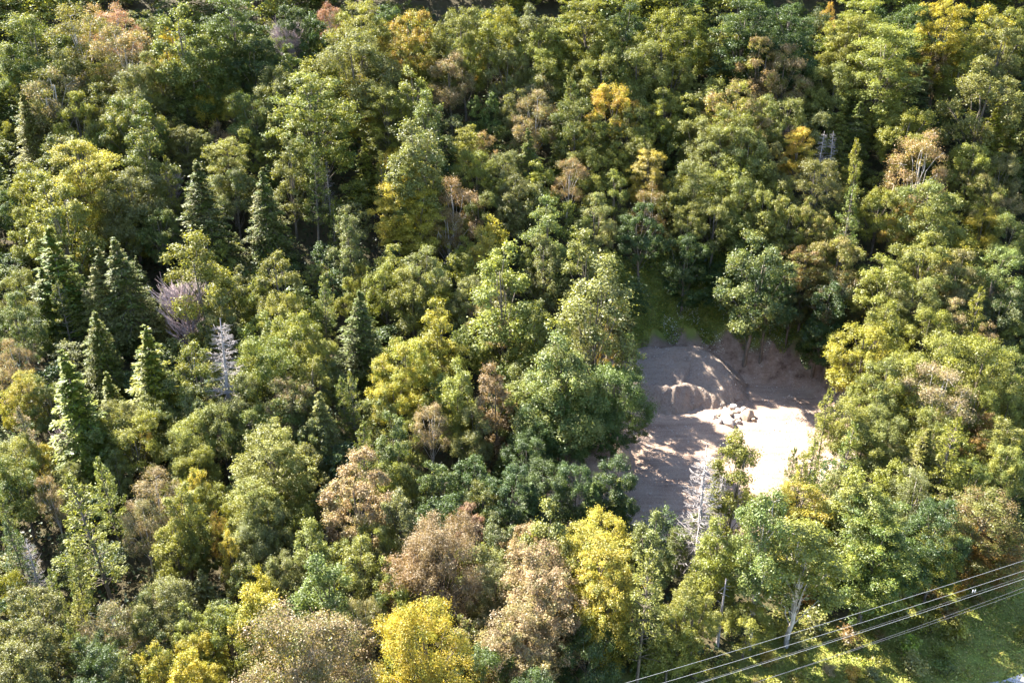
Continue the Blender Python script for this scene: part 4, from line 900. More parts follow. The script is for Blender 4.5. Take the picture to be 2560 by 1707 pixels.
 ('R',4,-3.94,58.69,3.95,8.92,5.79,[255,174,92],[256,117,92],'small reddish crown poking up at the back of the wide pinkish brown tree'),
 ('G',0,-5.2,52.94,6.86,13.16,1.88,[256,192,111],[139,87,27],'wide dusty pinkish brown tree behind the big golden yellow one'),
 ('A',1,-7.75,51.92,4.93,10.4,2.15,[271,179,91],[152,97,31],'large pinkish tan airy tree,the nearest such left of the wide pinkish brown tree'),
 ('R',1,-0.9,57.21,4.35,9.5,3.14,[131,139,50],[65,93,14],'large grey-green round tree,the nearest such right of the reddish crown'),
 ('P',2,3.11,55.4,4.79,12.56,4.79,[141,157,38],[194,187,19],'large light green oval tree,the nearest such left of the yellow tree below the pit'),
 ('R',1,1.55,55.68,4.72,10.04,0.18,[296,197,102],[201,166,55],'large pinkish tan round tree,the nearest such right of the reddish crown'),
 ('L',2,1.23,50.87,6.02,11.33,3.57,[267,182,96],[193,159,53],'large pinkish tan layered tree,the nearest such right of the reddish crown'),
 ('L',3,-1.39,51.61,4.49,9.33,2.81,[211,192,70],[111,120,22],'large tan layered tree,the nearest such above the drooping tan tree'),
 ('L',2,2.32,48.08,5.91,11.18,3.03,[289,196,103],[201,171,59],'large pinkish tan layered tree,the nearest such above the drooping tan tree'),
 ('L',0,0.74,45.51,5.37,10.48,3.56,[225,184,61],[225,158,86],'large drooping tan tree just right of the big golden yellow one'),
 ('R',0,7.25,57.25,4.81,10.17,0.85,[370,310,35],[197,202,22],'large golden round tree,the nearest such above the yellow tree below the pit'),
 ('L',3,5.33,55.16,5.15,10.2,3.75,[231,227,24],[367,298,33],'large gold-tipped yellow-green layered tree,the nearest such left of the yellow tree below the pit'),
 ('L',1,6.64,52.39,5.91,11.18,4.14,[354,281,31],[175,188,21],'golden yellow spreading tree in front of the lower end of the gravel pit'),
 ('L',2,6.93,49.23,5.04,10.05,6.16,[167,174,19],[389,298,31],'large gold-tipped yellow-green layered tree,the nearest such below the yellow tree below the pit'),
 ('P',2,10.9,55.2,4.04,11.15,3.77,[147,170,42],[114,122,22],'large light green oval tree,the nearest such above the tall pale pine'),
 ('W',1,9.39,47.89,5.8,13.28,3.22,[160,173,40],[151,149,25],'tall pale pine with a bare lower trunk,right of the yellow tree below the pit'),
 ('R',0,-8.47,50.76,3.86,8.79,2.87,[74,106,16],[229,230,25],'large green round tree,the nearest such above the big golden yellow tree'),
 ('A',2,-11.29,48.68,3.75,8.86,2.05,[216,183,62],[139,148,53],'large tan airy tree,the nearest such below the fresh green bushy tree'),
 ('T',1,-10.78,53.82,1.27,5,4.93,[0,0,0],[0,0,0],'thin bare twigs above the gap between the pinkish dome and the golden tree'),
 ('G',1,-5.58,43.64,6.82,13.12,1.24,[416,314,32],[171,189,22],'big golden yellow tree at the bottom edge,right of the pinkish tan dome'),
 ('R',2,-1.75,44.4,4.05,9.06,6.11,[81,116,17],[44,69,18],'large green round tree,the nearest such left of the drooping tan tree'),
 ('R',4,1.67,42.26,3.92,8.88,3.15,[63,93,14],[43,75,21],'large green round tree,the nearest such below the drooping tan tree'),
 ('R',0,5.45,46.71,4.95,7.5,5.85,[67,95,14],[38,64,18],'large green round tree,the nearest such right of the drooping tan tree'),
 ('R',2,11.81,49.08,3.26,5.5,0.49,[210,223,25],[167,179,41],'yellow-green round tree,the nearest such below the tall pale pine'),
 ('D',0,15.58,57.88,5.18,14.92,0.58,[0,0,0],[0,0,0],'bleached dead spruce with drooping bare branches at the lower end of the pit'),
 ('D',1,18.34,63.12,2.6,8.97,3.68,[0,0,0],[0,0,0],'slimmer dead spruce close on the right of the bleached one by the pit'),
 ('N',1,14.9,56.53,1.95,6.83,4.56,[0,0,0],[0,0,0],'short broken snag with stub branches,below the bleached dead spruce'),
 ('N',1,16.62,52.78,2.01,7.01,5.21,[0,0,0],[0,0,0],'thin grey snag with few branches,left of the bare-trunked birch'),
 ('B',0,19.18,52.42,4.96,15.0,1.89,[127,176,43],[156,175,42],'light green birch with a tall bare trunk,between the snag and the leaning birch'),
 ('B',0,22.18,52.6,6.54,12.5,5.98,[177,194,46],[190,194,21],'wide light green birch with a leaning trunk just above the overhead wires'),
 ('L',2,24.05,59.81,5.46,10.59,4.13,[185,183,19],[340,256,26],'gold-tinged spreading tree at the lower right corner of the pit'),
 ('P',3,16.51,54.1,4.13,11.32,4.2,[199,216,25],[145,164,40],'large yellow-green oval tree,the nearest such left of the bare-trunked birch'),
 ('R',1,13.86,50.4,4.13,9.18,2.73,[181,182,39],[220,214,22],'large light green round tree,the nearest such right of the tall pale pine'),
 ('R',5,12.83,49.61,3.38,8.09,5.17,[70,95,14],[212,204,21],'green round tree,the nearest such right of the tall pale pine'),
 ('R',0,18.39,51.43,3.51,6.0,3.58,[231,224,23],[137,159,40],'yellow-green round tree,the nearest such below the leaning birch'),
 ('W',0,24.57,61.43,5.02,12.01,5.1,[232,225,23],[146,154,27],'large yellow-green pine,the nearest such above the golden tree at the pit corner'),
 ('P',0,28.5,58.38,5.27,13.48,0.59,[182,186,41],[194,209,24],'large light green oval tree,nearest such right of the golden tree at the pit corner'),
 ('A',0,36.2,63.97,3.86,9.01,3.21,[142,152,55],[170,186,44],'grey-green airy tree,the nearest such left of the large olive brown tree'),
 ('L',0,28.75,57.29,6.36,11.77,2.21,[78,113,17],[178,188,43],'large green layered tree,the nearest such right of the golden tree at the pit corner'),
 ('L',1,28.98,55.13,6.86,10.5,0.6,[80,119,18],[179,191,22],'large green layered tree,second nearest such right of the leaning birch'),
 ('R',3,35.02,58.33,4.88,10.27,2.64,[35,62,18],[82,120,18],'large dark green round tree,the nearest such left of the large olive brown tree'),
 ('L',2,35.38,57.52,4.24,8.0,0.84,[63,96,15],[239,226,23],'large green layered tree,the nearest such left of the rusty tree above the wires'),
 ('L',0,39.79,59.42,6.93,10.0,0.16,[132,137,24],[124,79,25],'large olive brown layered tree above the wires at the right edge'),
 ('L',2,40.51,59.73,6.78,6.0,3.61,[140,83,24],[295,178,38],'rusty brown layered tree just above the wires near the right edge'),
 ('R',1,45.54,65.94,3.59,8.4,0.19,[79,104,14],[171,188,44],'green round tree,second nearest such above the large olive brown tree'),
 ('R',0,41.11,65.19,3.91,8.86,5.87,[79,106,15],[193,197,21],'green round tree,the nearest such above the large olive brown tree'),
 ('U',2,6.61,47.4,1.65,1.11,0.45,[88,135,19],[151,158,27],'green shrub in the strip by the wires,leftmost of that colour'),
 ('U',0,10.42,50.07,2.76,2.47,1.27,[86,127,18],[151,158,27],'green shrub in the strip by the wires,second from the left of that colour'),
 ('U',2,12.03,51.05,1.54,0.94,5.6,[92,112,16],[151,158,27],'green shrub in the strip by the wires,third from the left of that colour'),
 ('U',0,19.4,54.49,2.06,1.39,1.78,[93,135,18],[151,158,27],'green shrub in the strip by the wires,fourth from the left of that colour'),
 ('U',2,24.41,48.53,1.33,0.82,3.6,[85,131,16],[151,158,27],'green shrub in the strip by the wires,fifth from the left of that colour'),
 ('U',1,33.68,49.85,1.9,1.2,4.27,[85,119,17],[151,158,27],'green shrub in the strip by the wires,sixth from the left of that colour'),
 ('U',0,38.02,48.28,1.21,0.79,5.55,[85,118,19],[151,158,27],'green shrub in the strip by the wires,seventh from the left of that colour'),
 ('U',2,48.43,63.54,3.03,1.68,4.16,[83,113,21],[151,158,27],'green shrub in the strip by the wires,eighth from the left of that colour'),
 ('U',1,7.54,50.01,2.37,1.69,3.97,[156,164,30],[227,232,25],'olive shrub in the strip by the wires,leftmost of that colour'),
 ('U',2,14.14,49.42,2.06,1.96,5.88,[161,158,23],[227,232,25],'olive shrub in the strip by the wires,second from the left of that colour'),
 ('U',1,17.23,48.24,1.8,1.36,2.78,[152,171,26],[227,232,25],'olive shrub in the strip by the wires,third from the left of that colour'),
 ('U',1,21.3,53.72,2.32,1.87,0.6,[163,159,31],[227,232,25],'olive shrub in the strip by the wires,fourth from the left of that colour'),
 ('U',2,21.74,48.34,1.85,1.59,2.1,[164,135,31],[227,232,25],'olive shrub in the strip by the wires,fifth from the left of that colour'),
 ('U',0,22.95,51.26,1.32,0.84,1.69,[166,149,25],[227,232,25],'olive shrub in the strip by the wires,sixth from the left of that colour'),
 ('U',2,27.15,48.59,1.28,0.71,3.16,[169,138,28],[227,232,25],'olive shrub in the strip by the wires,seventh from the left of that colour'),
 ('U',0,32.37,55.41,2.46,2.12,5.49,[163,159,30],[227,232,25],'olive shrub in the strip by the wires,eighth from the left of that colour'),
 ('U',2,34.04,54.23,2.42,1.51,4.89,[159,139,24],[227,232,25],'olive shrub in the strip by the wires,ninth from the left of that colour'),
 ('U',2,34.29,51.38,1.74,1.03,3.87,[146,177,26],[227,232,25],'olive shrub in the strip by the wires,tenth from the left of that colour'),
 ('U',0,36.34,53.6,2.42,2.17,1.24,[161,147,25],[227,232,25],'olive shrub in the strip by the wires,eleventh from the left of that colour'),
 ('U',0,41.73,53.39,1.56,1.44,4.06,[171,161,26],[227,232,25],'olive shrub in the strip by the wires,twelfth from the left of that colour'),
 ('U',2,15.84,48.7,1.4,1.06,3.55,[240,257,22],[195,209,48],'yellow-green shrub in the strip by the wires,leftmost of that colour'),
 ('U',2,19.93,47.8,2.35,1.56,0.59,[231,218,21],[195,209,48],'yellow-green shrub in the strip by the wires,second from the left of that colour'),
 ('U',1,29.12,50.65,1.34,1.14,0.3,[215,203,28],[195,209,48],'yellow-green shrub in the strip by the wires,third from the left of that colour'),
 ('U',2,31.62,51.99,2.33,1.75,2.91,[193,261,23],[195,209,48],'yellow-green shrub in the strip by the wires,fourth from the left of that colour'),
 ('U',2,18.65,48.69,1.12,0.8,4.11,[246,197,65],[151,158,27],'tan shrub in the strip by the wires,leftmost of that colour'),
 ('U',1,22.95,52.99,2.12,1.3,1.49,[218,209,80],[151,158,27],'tan shrub in the strip by the wires,second from the left of that colour'),
 ('U',0,33.52,58.16,2.0,1.83,1.29,[226,227,79],[151,158,27],'tan shrub in the strip by the wires,third from the left of that colour'),
 ('U',1,31.0,49.97,2.39,1.82,2.23,[232,223,75],[151,158,27],'tan shrub in the strip by the wires,fourth from the left of that colour'),
 ('U',0,20.22,51.06,1.52,1.39,1.85,[340,231,51],[413,333,36],'orange shrub in the strip by the wires,leftmost of that colour'),
 ('U',0,25.24,57.48,1.52,0.91,3.63,[411,199,39],[413,333,36],'orange shrub in the strip by the wires,second from the left of that colour'),
 ('U',2,26.44,49.41,1.57,1.21,2.22,[422,250,46],[413,333,36],'orange shrub in the strip by the wires,third from the left of that colour'),
 ('U',2,38.76,58.29,1.66,1.04,6.07,[386,216,44],[413,333,36],'orange shrub in the strip by the wires,fourth from the left of that colour'),
 ('U',2,24.81,54.48,2.79,2.22,3.22,[158,149,53],[195,209,48],'grey-green shrub in the strip by the wires,leftmost of that colour'),
 ('U',2,27.95,49.65,1.48,0.91,2.99,[147,154,61],[195,209,48],'grey-green shrub in the strip by the wires,second from the left of that colour'),
 ('U',0,24.65,49.9,1.25,1.04,2.75,[294,222,111],[247,209,71],'only pinkish tan shrub along the cleared strip under the wires'),
 ('U',1,27.09,52.84,2.32,1.45,2.53,[157,93,32],[151,158,27],'rusty brown shrub in the strip by the wires,leftmost of that colour'),
 ('U',2,29.94,53.57,1.33,0.79,3.18,[176,115,36],[151,158,27],'rusty brown shrub in the strip by the wires,second from the left of that colour'),
 ('U',0,36.01,58.16,2.23,1.37,3.43,[155,96,31],[151,158,27],'rusty brown shrub in the strip by the wires,third from the left of that colour'),
 ('U',2,36.55,55.8,2.35,1.58,3.31,[173,112,35],[151,158,27],'rusty brown shrub in the strip by the wires,fourth from the left of that colour'),
 ('U',1,39.91,57.3,1.43,1.17,6.07,[151,115,36],[151,158,27],'rusty brown shrub in the strip by the wires,fifth from the left of that colour'),
 ('U',2,43.26,54.97,1.5,1.37,2.21,[151,115,35],[151,158,27],'rusty brown shrub in the strip by the wires,sixth from the left of that colour'),
 ('U',2,48.7,66.7,2.42,1.9,0.99,[41,87,20],[87,124,18],'only dark green shrub along the cleared strip under the wires'),
]
FILL = [
 ('R',0,-21.07,109.14,5.71,8.59,1.84,[141,137,45],[161,177,42],0),
 ('R',4,-50.09,175.99,7.85,11.99,3.55,[148,149,51],[145,164,40],0),
 ('H',3,-51.14,160.38,9.26,13.91,1.73,[132,136,47],[175,190,44],0),
 ('L',1,33.74,168.38,7.63,11.74,5.07,[165,186,45],[210,204,21],0),
 ('L',3,15.72,102.61,3.97,6.68,1.72,[39,67,19],[67,94,14],0),
 ('R',0,70.97,74.71,7.14,12.14,1.18,[134,130,21],[181,182,20],0),
 ('R',5,-4.47,152.53,4.82,7.14,3.91,[65,98,15],[129,141,26],0),
 ('L',1,-26.85,156.79,3.67,5.98,0.99,[120,121,20],[198,191,20],0),
 ('L',2,-57.91,169.36,8.86,13.49,2.36,[151,158,56],[140,162,40],0),
 ('L',3,22.54,152.65,8.98,13.6,1.45,[140,145,25],[217,217,23],0),
 ('R',4,-102.13,155.43,7.84,13.47,1.8,[108,121,23],[215,231,26],0),
 ('R',4,95.43,132.29,8.38,13.72,1.1,[134,142,51],[167,167,36],0),
 ('R',4,81.17,83.73,7.15,13.12,1.63,[163,168,37],[204,225,26],0),
 ('H',2,-78.66,143.89,3.66,6.22,0.55,[81,114,17],[119,131,24],0),
 ('R',0,-19.55,170.87,7.89,11.92,2.47,[187,203,23],[155,169,39],0),
 ('L',1,-64.65,154.48,4.83,7.45,1.43,[143,151,54],[185,188,41],0),
 ('P',3,68.38,159.72,8.07,13.46,1.91,[209,225,26],[178,204,50],0),
 ('R',1,89.92,138.15,6.99,12.19,3.02,[133,134,45],[171,193,47],0),
 ('H',2,86.37,155.06,3.26,5.64,4.87,[134,147,27],[201,221,26],0),
 ('L',3,36.37,163.65,8.63,13.6,5.03,[127,142,26],[178,190,22],0),
 ('R',1,51.39,165.13,8.94,13.44,3.44,[63,96,15],[135,137,23],0),
 ('R',0,-67.38,74.86,7.92,12.93,0.74,[134,132,22],[187,193,21],0),
 ('R',3,87.92,174.16,8.32,12.89,0.95,[65,93,14],[135,135,22],0),
 ('R',3,92.57,164.64,8.16,13.22,1.53,[225,213,21],[200,204,45],0),
 ('R',2,84.16,120.36,7.92,13.34,4.44,[209,208,45],[226,214,22],0),
 ('P',2,-89.74,129.39,6.89,12.18,0.57,[105,119,22],[174,182,20],0),
 ('P',1,-82.56,90.51,6.88,12.83,2.26,[229,220,22],[162,179,43],0),
 ('H',2,16.43,156.56,6.62,12.2,5.03,[192,197,44],[203,196,20],0),
 ('R',5,-56.63,74.67,3.18,4.68,4.17,[37,60,16],[81,110,16],0),
 ('P',1,-13.83,151.4,4.59,7.22,6.09,[150,157,27],[198,215,25],0),
 ('R',1,72.55,144.81,4.48,7.27,5.7,[74,113,18],[114,127,24],0),
 ('R',0,76.7,154.72,4.05,6.46,5.42,[82,122,19],[106,120,22],0),
 ('R',2,-67.39,95.93,4.12,6.66,5.0,[109,122,23],[228,234,26],0),
 ('H',3,-19.01,143.33,4.85,8.0,2.5,[38,65,18],[90,120,17],0),
 ('R',2,-42.89,30.33,7.32,12.98,1.44,[154,158,27],[200,204,22],0),
 ('H',3,-37.04,174.55,7.67,13.85,5.2,[231,221,22],[184,185,40],0),
 ('R',5,9.44,103.63,3.68,6.09,1.43,[73,103,15],[129,134,23],0),
 ('L',0,-54.58,149.94,3.64,6.12,5.27,[40,71,20],[88,116,16],0),
 ('R',3,-40.4,110.38,4.64,6.6,5.23,[92,123,17],[145,155,28],0),
 ('R',2,-71.22,95.89,7.8,11.51,4.72,[179,205,51],[191,212,25],0),
 ('H',1,9.55,150.02,4.4,7.21,3.4,[41,67,18],[70,109,17],0),
 ('H',0,-77.81,171.76,7.26,13.58,0.3,[186,211,51],[207,204,22],0),
 ('R',3,-2.44,78.91,4.06,6.15,5.82,[132,137,48],[157,180,44],0),
 ('L',3,0.64,172.62,7.83,13.57,5.57,[84,124,19],[119,125,22],0),
 ('P',3,62.78,77.61,3.22,4.76,2.76,[45,79,23],[79,112,17],0),
 ('R',4,-94.78,160.76,7.62,12.06,3.84,[139,134,44],[153,157,35],0),
 ('R',0,83.92,114.07,9.17,13.55,0.75,[80,106,15],[156,157,26],0),
 ('R',2,-81.83,157.19,9.01,14.13,5.3,[75,101,14],[129,132,22],0),
 ('R',1,46.01,163.25,9.0,13.37,2.39,[156,154,25],[214,213,23],0),
 ('P',2,91.31,105.27,7.49,13.29,4.43,[226,221,23],[155,173,41],0),
 ('R',5,-60.61,60.4,7.82,12.0,5.04,[184,200,47],[203,212,24],0),
 ('L',2,-50.66,153.34,5.16,7.59,4.17,[77,105,15],[157,157,26],0),
 ('R',2,-65.55,150.93,3.72,6.31,1.03,[68,94,14],[121,125,22],0),
 ('R',5,42.02,144.89,4.32,7.11,2.25,[87,124,18],[128,145,27],0),
 ('R',4,71.7,154.82,2.78,4.64,4.9,[41,64,16],[71,109,17],0),
 ('R',2,10.12,153.25,5.3,7.63,0.34,[77,106,15],[154,154,26],0),
 ('R',3,-101.43,168.39,9.15,14.96,3.34,[148,162,60],[190,195,43],0),
 ('L',3,-49.88,142.6,4.75,8.46,5.22,[65,95,14],[139,148,26],0),
 ('H',1,-81.66,138.5,4.39,6.28,4.22,[127,142,26],[235,229,24],0),
 ('R',1,77.85,121.89,5.3,9.49,5.29,[50,79,21],[79,105,15],0),
 ('R',5,-16.63,163.0,2.59,3.83,5.83,[79,108,15],[137,138,23],0),
 ('H',1,-72.08,169.25,6.97,11.24,5.32,[136,146,26],[207,224,26],0),
 ('P',2,20.87,175.47,7.04,11.93,4.54,[151,162,38],[180,176,18],0),
 ('P',3,-26.08,96.43,4.93,6.98,0.45,[83,116,17],[116,127,23],0),
 ('R',0,-34.29,82.92,3.63,5.42,2.44,[46,78,22],[78,105,15],0),
 ('L',3,47.49,177.75,6.36,11.48,5.54,[182,191,21],[157,172,41],0),
 ('L',1,-31.29,157.96,2.99,5.08,5.27,[123,133,24],[221,227,25],0),
 ('P',3,-48.7,148.95,3.97,6.24,4.35,[143,151,27],[223,230,25],0),
 ('R',5,-25.79,168.31,8.15,13.68,0.99,[136,135,22],[226,214,21],0),
 ('P',3,-79.02,148.17,3.13,5.4,3.24,[114,123,22],[180,188,21],0),
 ('R',2,-21.42,163.16,3.3,4.5,2.82,[68,102,16],[161,157,25],0),
 ('R',2,72.99,133.41,5.53,8.66,1.47,[116,127,47],[151,170,41],0),
 ('R',3,-38.46,51.68,3.63,6.33,1.21,[46,77,21],[81,109,15],0),
 ('R',0,77.73,98.93,7.58,11.57,5.99,[158,159,35],[209,197,20],0),
 ('R',2,83.63,176.3,8.36,12.32,1.53,[162,178,42],[208,215,24],0),
 ('R',3,-31.96,38.58,3.47,4.87,5.74,[129,125,20],[180,192,22],0),
 ('R',0,-23.25,37.48,3.49,6.07,3.41,[41,72,21],[72,101,15],0),
 ('R',2,89.58,111.79,8.35,14.32,6.26,[219,209,21],[159,179,43],0),
 ('H',2,-59.1,86.99,4.19,6.99,4.48,[40,68,19],[65,99,16],0),
 ('R',1,2.7,154.34,3.58,5.44,5.38,[80,106,15],[124,130,23],0),
 ('L',2,-68.64,157.96,4.39,6.4,3.55,[72,98,14],[125,140,26],0),
 ('R',5,71.41,86.2,7.79,12.01,1.54,[81,119,18],[110,123,23],0),
 ('L',1,10.64,100.85,3.5,5.78,0.55,[71,97,14],[148,154,27],0),
 ('R',0,-45.61,58.19,3.79,5.83,1.91,[129,136,48],[184,195,45],0),
 ('R',1,-8.82,175.94,7.17,12.76,4.62,[186,194,21],[176,178,39],0),
 ('P',3,-36.53,32.85,3.46,5.21,6.16,[89,122,17],[147,150,26],0),
 ('R',2,102.48,130.74,8.57,13.96,0.02,[81,117,18],[133,134,22],0),
 ('R',2,-66.15,174.31,8.73,14.49,3.35,[76,105,15],[149,148,24],0),
 ('R',2,81.96,135.41,4.26,5.98,6.26,[43,74,21],[63,94,15],0),
 ('R',1,-25.2,66.41,3.47,5.81,5.0,[70,98,14],[114,125,23],0),
 ('H',0,-81.21,124.07,3.94,6.27,4.04,[41,70,19],[81,119,18],0),
 ('H',2,91.38,125.43,7.68,14.33,3.92,[149,173,43],[200,206,23],0),
 ('R',2,91.93,116.35,8.45,14.9,1.04,[123,129,46],[170,172,37],0),
 ('R',0,-64.38,162.06,6.31,11.77,5.26,[116,124,22],[210,200,20],0),
 ('R',0,-47.77,43.5,9.47,14.64,2.62,[133,144,52],[181,211,53],0),
 ('R',0,62.25,171.74,8.93,14.08,4.49,[122,126,22],[184,192,21],0),
 ('R',5,-104.62,136.59,7.95,13.07,3.98,[145,153,27],[175,177,19],0),
 ('R',4,-12.29,170.8,6.6,11.29,3.24,[223,215,22],[155,170,40],0),
 ('R',1,9.65,177.28,7.95,13.93,0.06,[133,127,41],[162,177,42],0),
 ('R',0,-64.5,68.68,7.72,12.88,3.16,[163,156,50],[168,180,41],0),
 ('R',4,-75.78,145.51,4.84,7.47,1.31,[120,125,44],[171,186,44],0),
 ('L',0,-90.09,134.72,9.33,14.69,0.98,[75,102,14],[137,156,29],0),
 ('P',3,71.18,109.2,4.18,6.75,5.95,[142,140,46],[142,160,39],0),
 ('L',3,61.67,154.33,4.05,6.32,2.86,[80,116,17],[117,130,24],0),
 ('R',3,-30.11,164.31,7.46,13.05,4.74,[79,110,16],[129,144,27],0),
 ('H',3,-47.1,100.14,3.56,6.04,5.7,[42,75,22],[63,93,14],0),
 ('L',3,11.71,166.44,8.34,13.34,0.17,[197,206,46],[233,232,25],0),
 ('R',5,-31.52,35.62,2.84,4.2,0.9,[73,113,18],[132,136,23],0),
 ('R',4,63.69,157.53,8.66,13.37,4.5,[81,122,19],[145,147,25],0),
 ('P',3,40.96,161.86,6.57,11.91,5.73,[139,139,23],[220,211,21],0),
 ('H',0,31.96,157.44,7.99,11.88,0.1,[147,153,53],[149,164,39],0),
 ('R',1,-7.61,163.06,8.1,13.85,3.38,[187,196,44],[192,185,19],0),
 ('H',0,63.22,102.13,3.42,5.32,2.01,[146,147,25],[216,224,25],0),
 ('R',2,-94.58,130.83,7.94,11.95,3.02,[130,123,39],[196,197,43],0),
 ('R',0,-94.77,168.08,7.24,11.47,2.13,[152,163,38],[169,185,21],0),
 ('R',2,103.53,118.37,7.64,13.27,5.32,[166,159,52],[173,179,40],0),
 ('R',0,-42.96,146.41,5.1,8.93,3.59,[160,153,50],[175,200,49],0),
 ('R',5,-91.87,111.64,8.55,14.36,0.78,[154,150,50],[145,160,38],0),
 ('H',2,38.83,147.82,4.74,7.54,3.17,[91,123,17],[143,147,25],0),
 ('R',2,-56.33,114.66,4.45,6.6,2.49,[78,119,19],[123,127,22],0),
 ('R',4,-0.81,168.4,8.31,13.1,1.4,[128,136,49],[185,202,48],0),
 ('R',2,101.09,143.64,7.97,12.39,6.27,[159,161,55],[184,187,41],0),
 ('R',1,-77.2,77.73,8.37,14.9,5.39,[177,206,51],[183,196,22],0),
 ('R',5,-74.86,91.57,6.35,11.8,0.43,[126,125,42],[180,201,48],0),
 ('L',0,85.05,131.96,9.49,14.63,3.2,[153,156,27],[182,175,18],0),
 ('L',3,-4.37,29.37,8.94,14.17,1.6,[200,202,22],[167,174,39],0),
 ('P',2,-86.63,110.28,8.01,14.02,1.11,[71,109,17],[111,124,23],0),
 ('R',5,-26.9,144.72,4.68,7.59,5.44,[126,129,22],[221,233,26],0),
 ('L',2,-26.07,36.58,3.71,5.48,2.28,[42,72,20],[67,97,15],0),
 ('H',2,59.84,166.91,8.5,12.95,2.27,[191,195,43],[227,224,24],0),
 ('R',0,-12.42,35.49,3.4,5.55,1.34,[45,72,18],[90,121,17],0),
 ('R',2,-35.1,29.11,8.72,13.09,3.99,[151,162,58],[160,177,42],0),
 ('R',1,-64.73,80.15,4.21,6.39,5.0,[38,61,16],[73,107,16],0),
 ('P',2,-77.07,132.76,5.26,8.22,3.37,[65,93,14],[147,156,28],0),
 ('R',5,64.4,73.14,9.04,13.67,3.49,[137,145,26],[202,210,23],0),
 ('H',2,77.87,103.48,7.14,11.97,6.24,[82,117,17],[120,130,24],0),
 ('R',3,-74.97,83.24,7.32,13.76,4.87,[74,108,17],[153,150,24],0),
 ('R',5,73.63,113.73,4.97,7.17,5.03,[68,93,13],[127,136,24],0),
 ('L',0,-101.65,126.48,8.63,14.5,2.04,[124,136,25],[230,234,25],0),
 ('H',2,-104.87,122.75,6.81,11.59,5.55,[108,123,23],[168,174,19],0),
 ('R',2,61.34,149.59,3.64,6.25,2.1,[131,140,25],[214,221,24],0),
 ('L',3,-0.47,177.54,7.1,13.35,0.84,[134,134,22],[193,195,21],0),
 ('R',1,102.33,137.52,9.34,14.13,0.35,[197,197,42],[219,214,22],0),
 ('R',1,100.91,165.06,7.59,12.15,2.67,[143,157,37],[183,175,18],0),
 ('R',2,-34.79,39.34,2.77,4.46,5.85,[65,94,14],[118,131,24],0),
 ('R',2,43.56,157.95,2.97,4.93,0.63,[44,76,22],[69,105,17],0),
 ('R',3,-84.94,119.05,8.95,13.83,5.59,[66,96,14],[135,134,22],0),
 ('R',5,102.68,160.89,8.07,13.58,0.13,[205,205,22],[181,180,38],0),
 ('R',4,-90.25,99.24,7.89,11.97,5.63,[111,122,45],[157,181,45],0),
 ('L',0,-16.69,30.14,9.83,14.73,1.36,[126,127,21],[193,208,24],0),
 ('H',0,-0.73,159.0,7.14,12.68,1.04,[152,150,25],[182,182,19],0),
 ('L',3,89.88,159.86,8.34,12.32,2.05,[110,120,22],[224,230,25],0),
 ('R',2,-99.47,177.88,9.44,14.14,3.95,[143,159,38],[184,188,20],0),
 ('R',4,67.06,90.55,3.68,5.78,0.7,[39,64,17],[69,97,14],0),
 ('R',5,87.32,107.56,7.09,12.66,0.65,[232,222,23],[180,193,44],0),
 ('P',2,-59.05,109.9,4.65,7.84,2.49,[42,68,18],[67,98,15],0),
 ('H',1,-87.72,173.36,6.56,11.41,2.97,[225,228,25],[205,210,46],0),
 ('R',3,52.76,176.31,7.22,13.53,0.89,[191,209,49],[192,194,21],0),
 ('L',1,15.87,168.47,7.49,13.0,4.52,[170,185,43],[172,178,20],0),
 ('R',2,-72.18,110.23,4.06,6.93,0.86,[39,67,19],[83,113,16],0),
 ('L',2,-78.65,108.62,8.63,14.73,1.85,[201,205,45],[189,202,23],0),
 ('P',1,82.2,168.39,7.92,12.66,2.3,[192,193,21],[165,178,41],0),
 ('P',0,-11.82,165.53,7.11,12.18,0.64,[139,158,39],[167,177,20],0),
 ('R',5,-90.15,167.44,7.72,12.55,2.64,[94,124,17],[117,129,24],0),
 ('R',3,-48.68,168.01,6.59,11.48,2.52,[227,232,25],[160,170,39],0),
 ('R',0,93.66,146.03,6.65,11.1,5.38,[168,187,45],[219,217,23],0),
 ('R',4,77.32,115.78,4.06,5.92,2.43,[143,148,51],[176,184,41],0),
 ('R',5,-53.59,66.16,2.87,4.86,6.05,[138,150,55],[141,163,40],0),
 ('R',0,-8.81,33.64,5.03,7.5,5.8,[127,131,23],[167,174,19],0),
 ('L',0,-62.71,168.53,7.88,13.92,0.48,[193,200,45],[205,211,23],0),
 ('R',2,-16.41,64.33,3.63,6.26,1.84,[153,160,57],[175,184,41],0),
 ('R',0,28.94,167.95,6.13,11.19,3.32,[121,136,25],[170,178,20],0),
 ('H',2,-72.09,142.3,5.79,9.12,3.96,[154,160,56],[164,187,46],0),
 ('R',5,72.18,175.27,8.22,14.66,5.31,[173,181,41],[194,210,24],0),
 ('R',3,-70.44,89.8,8.84,14.82,3.06,[163,158,51],[194,208,48],0),
 ('R',2,-30.26,175.18,8.68,14.71,2.94,[181,178,19],[168,184,44],0),
 ('R',2,-97.72,114.9,8.8,13.4,0.78,[137,138,23],[227,216,22],0),
 ('R',2,99.32,122.77,7.31,12.86,1.66,[70,93,13],[132,137,24],0),
 ('P',1,-42.85,52.46,3.9,6.5,5.3,[40,62,16],[66,98,15],0),
 ('R',0,-86.86,146.36,6.49,11.21,2.04,[139,139,47],[158,178,43],0),
 ('R',4,67.41,174.55,7.84,14.75,0.06,[65,96,15],[127,124,20],0),
 ('R',5,-41.98,118.17,4.64,7.71,2.05,[115,120,21],[179,186,21],0),
 ('R',5,82.39,155.47,4.22,6.2,1.25,[82,119,18],[136,138,23],0),
 ('L',2,-44.73,166.37,8.25,12.83,0.38,[177,183,20],[196,207,47],0),
 ('L',0,-17.15,166.59,8.05,12.25,0.61,[188,193,43],[168,181,21],0),
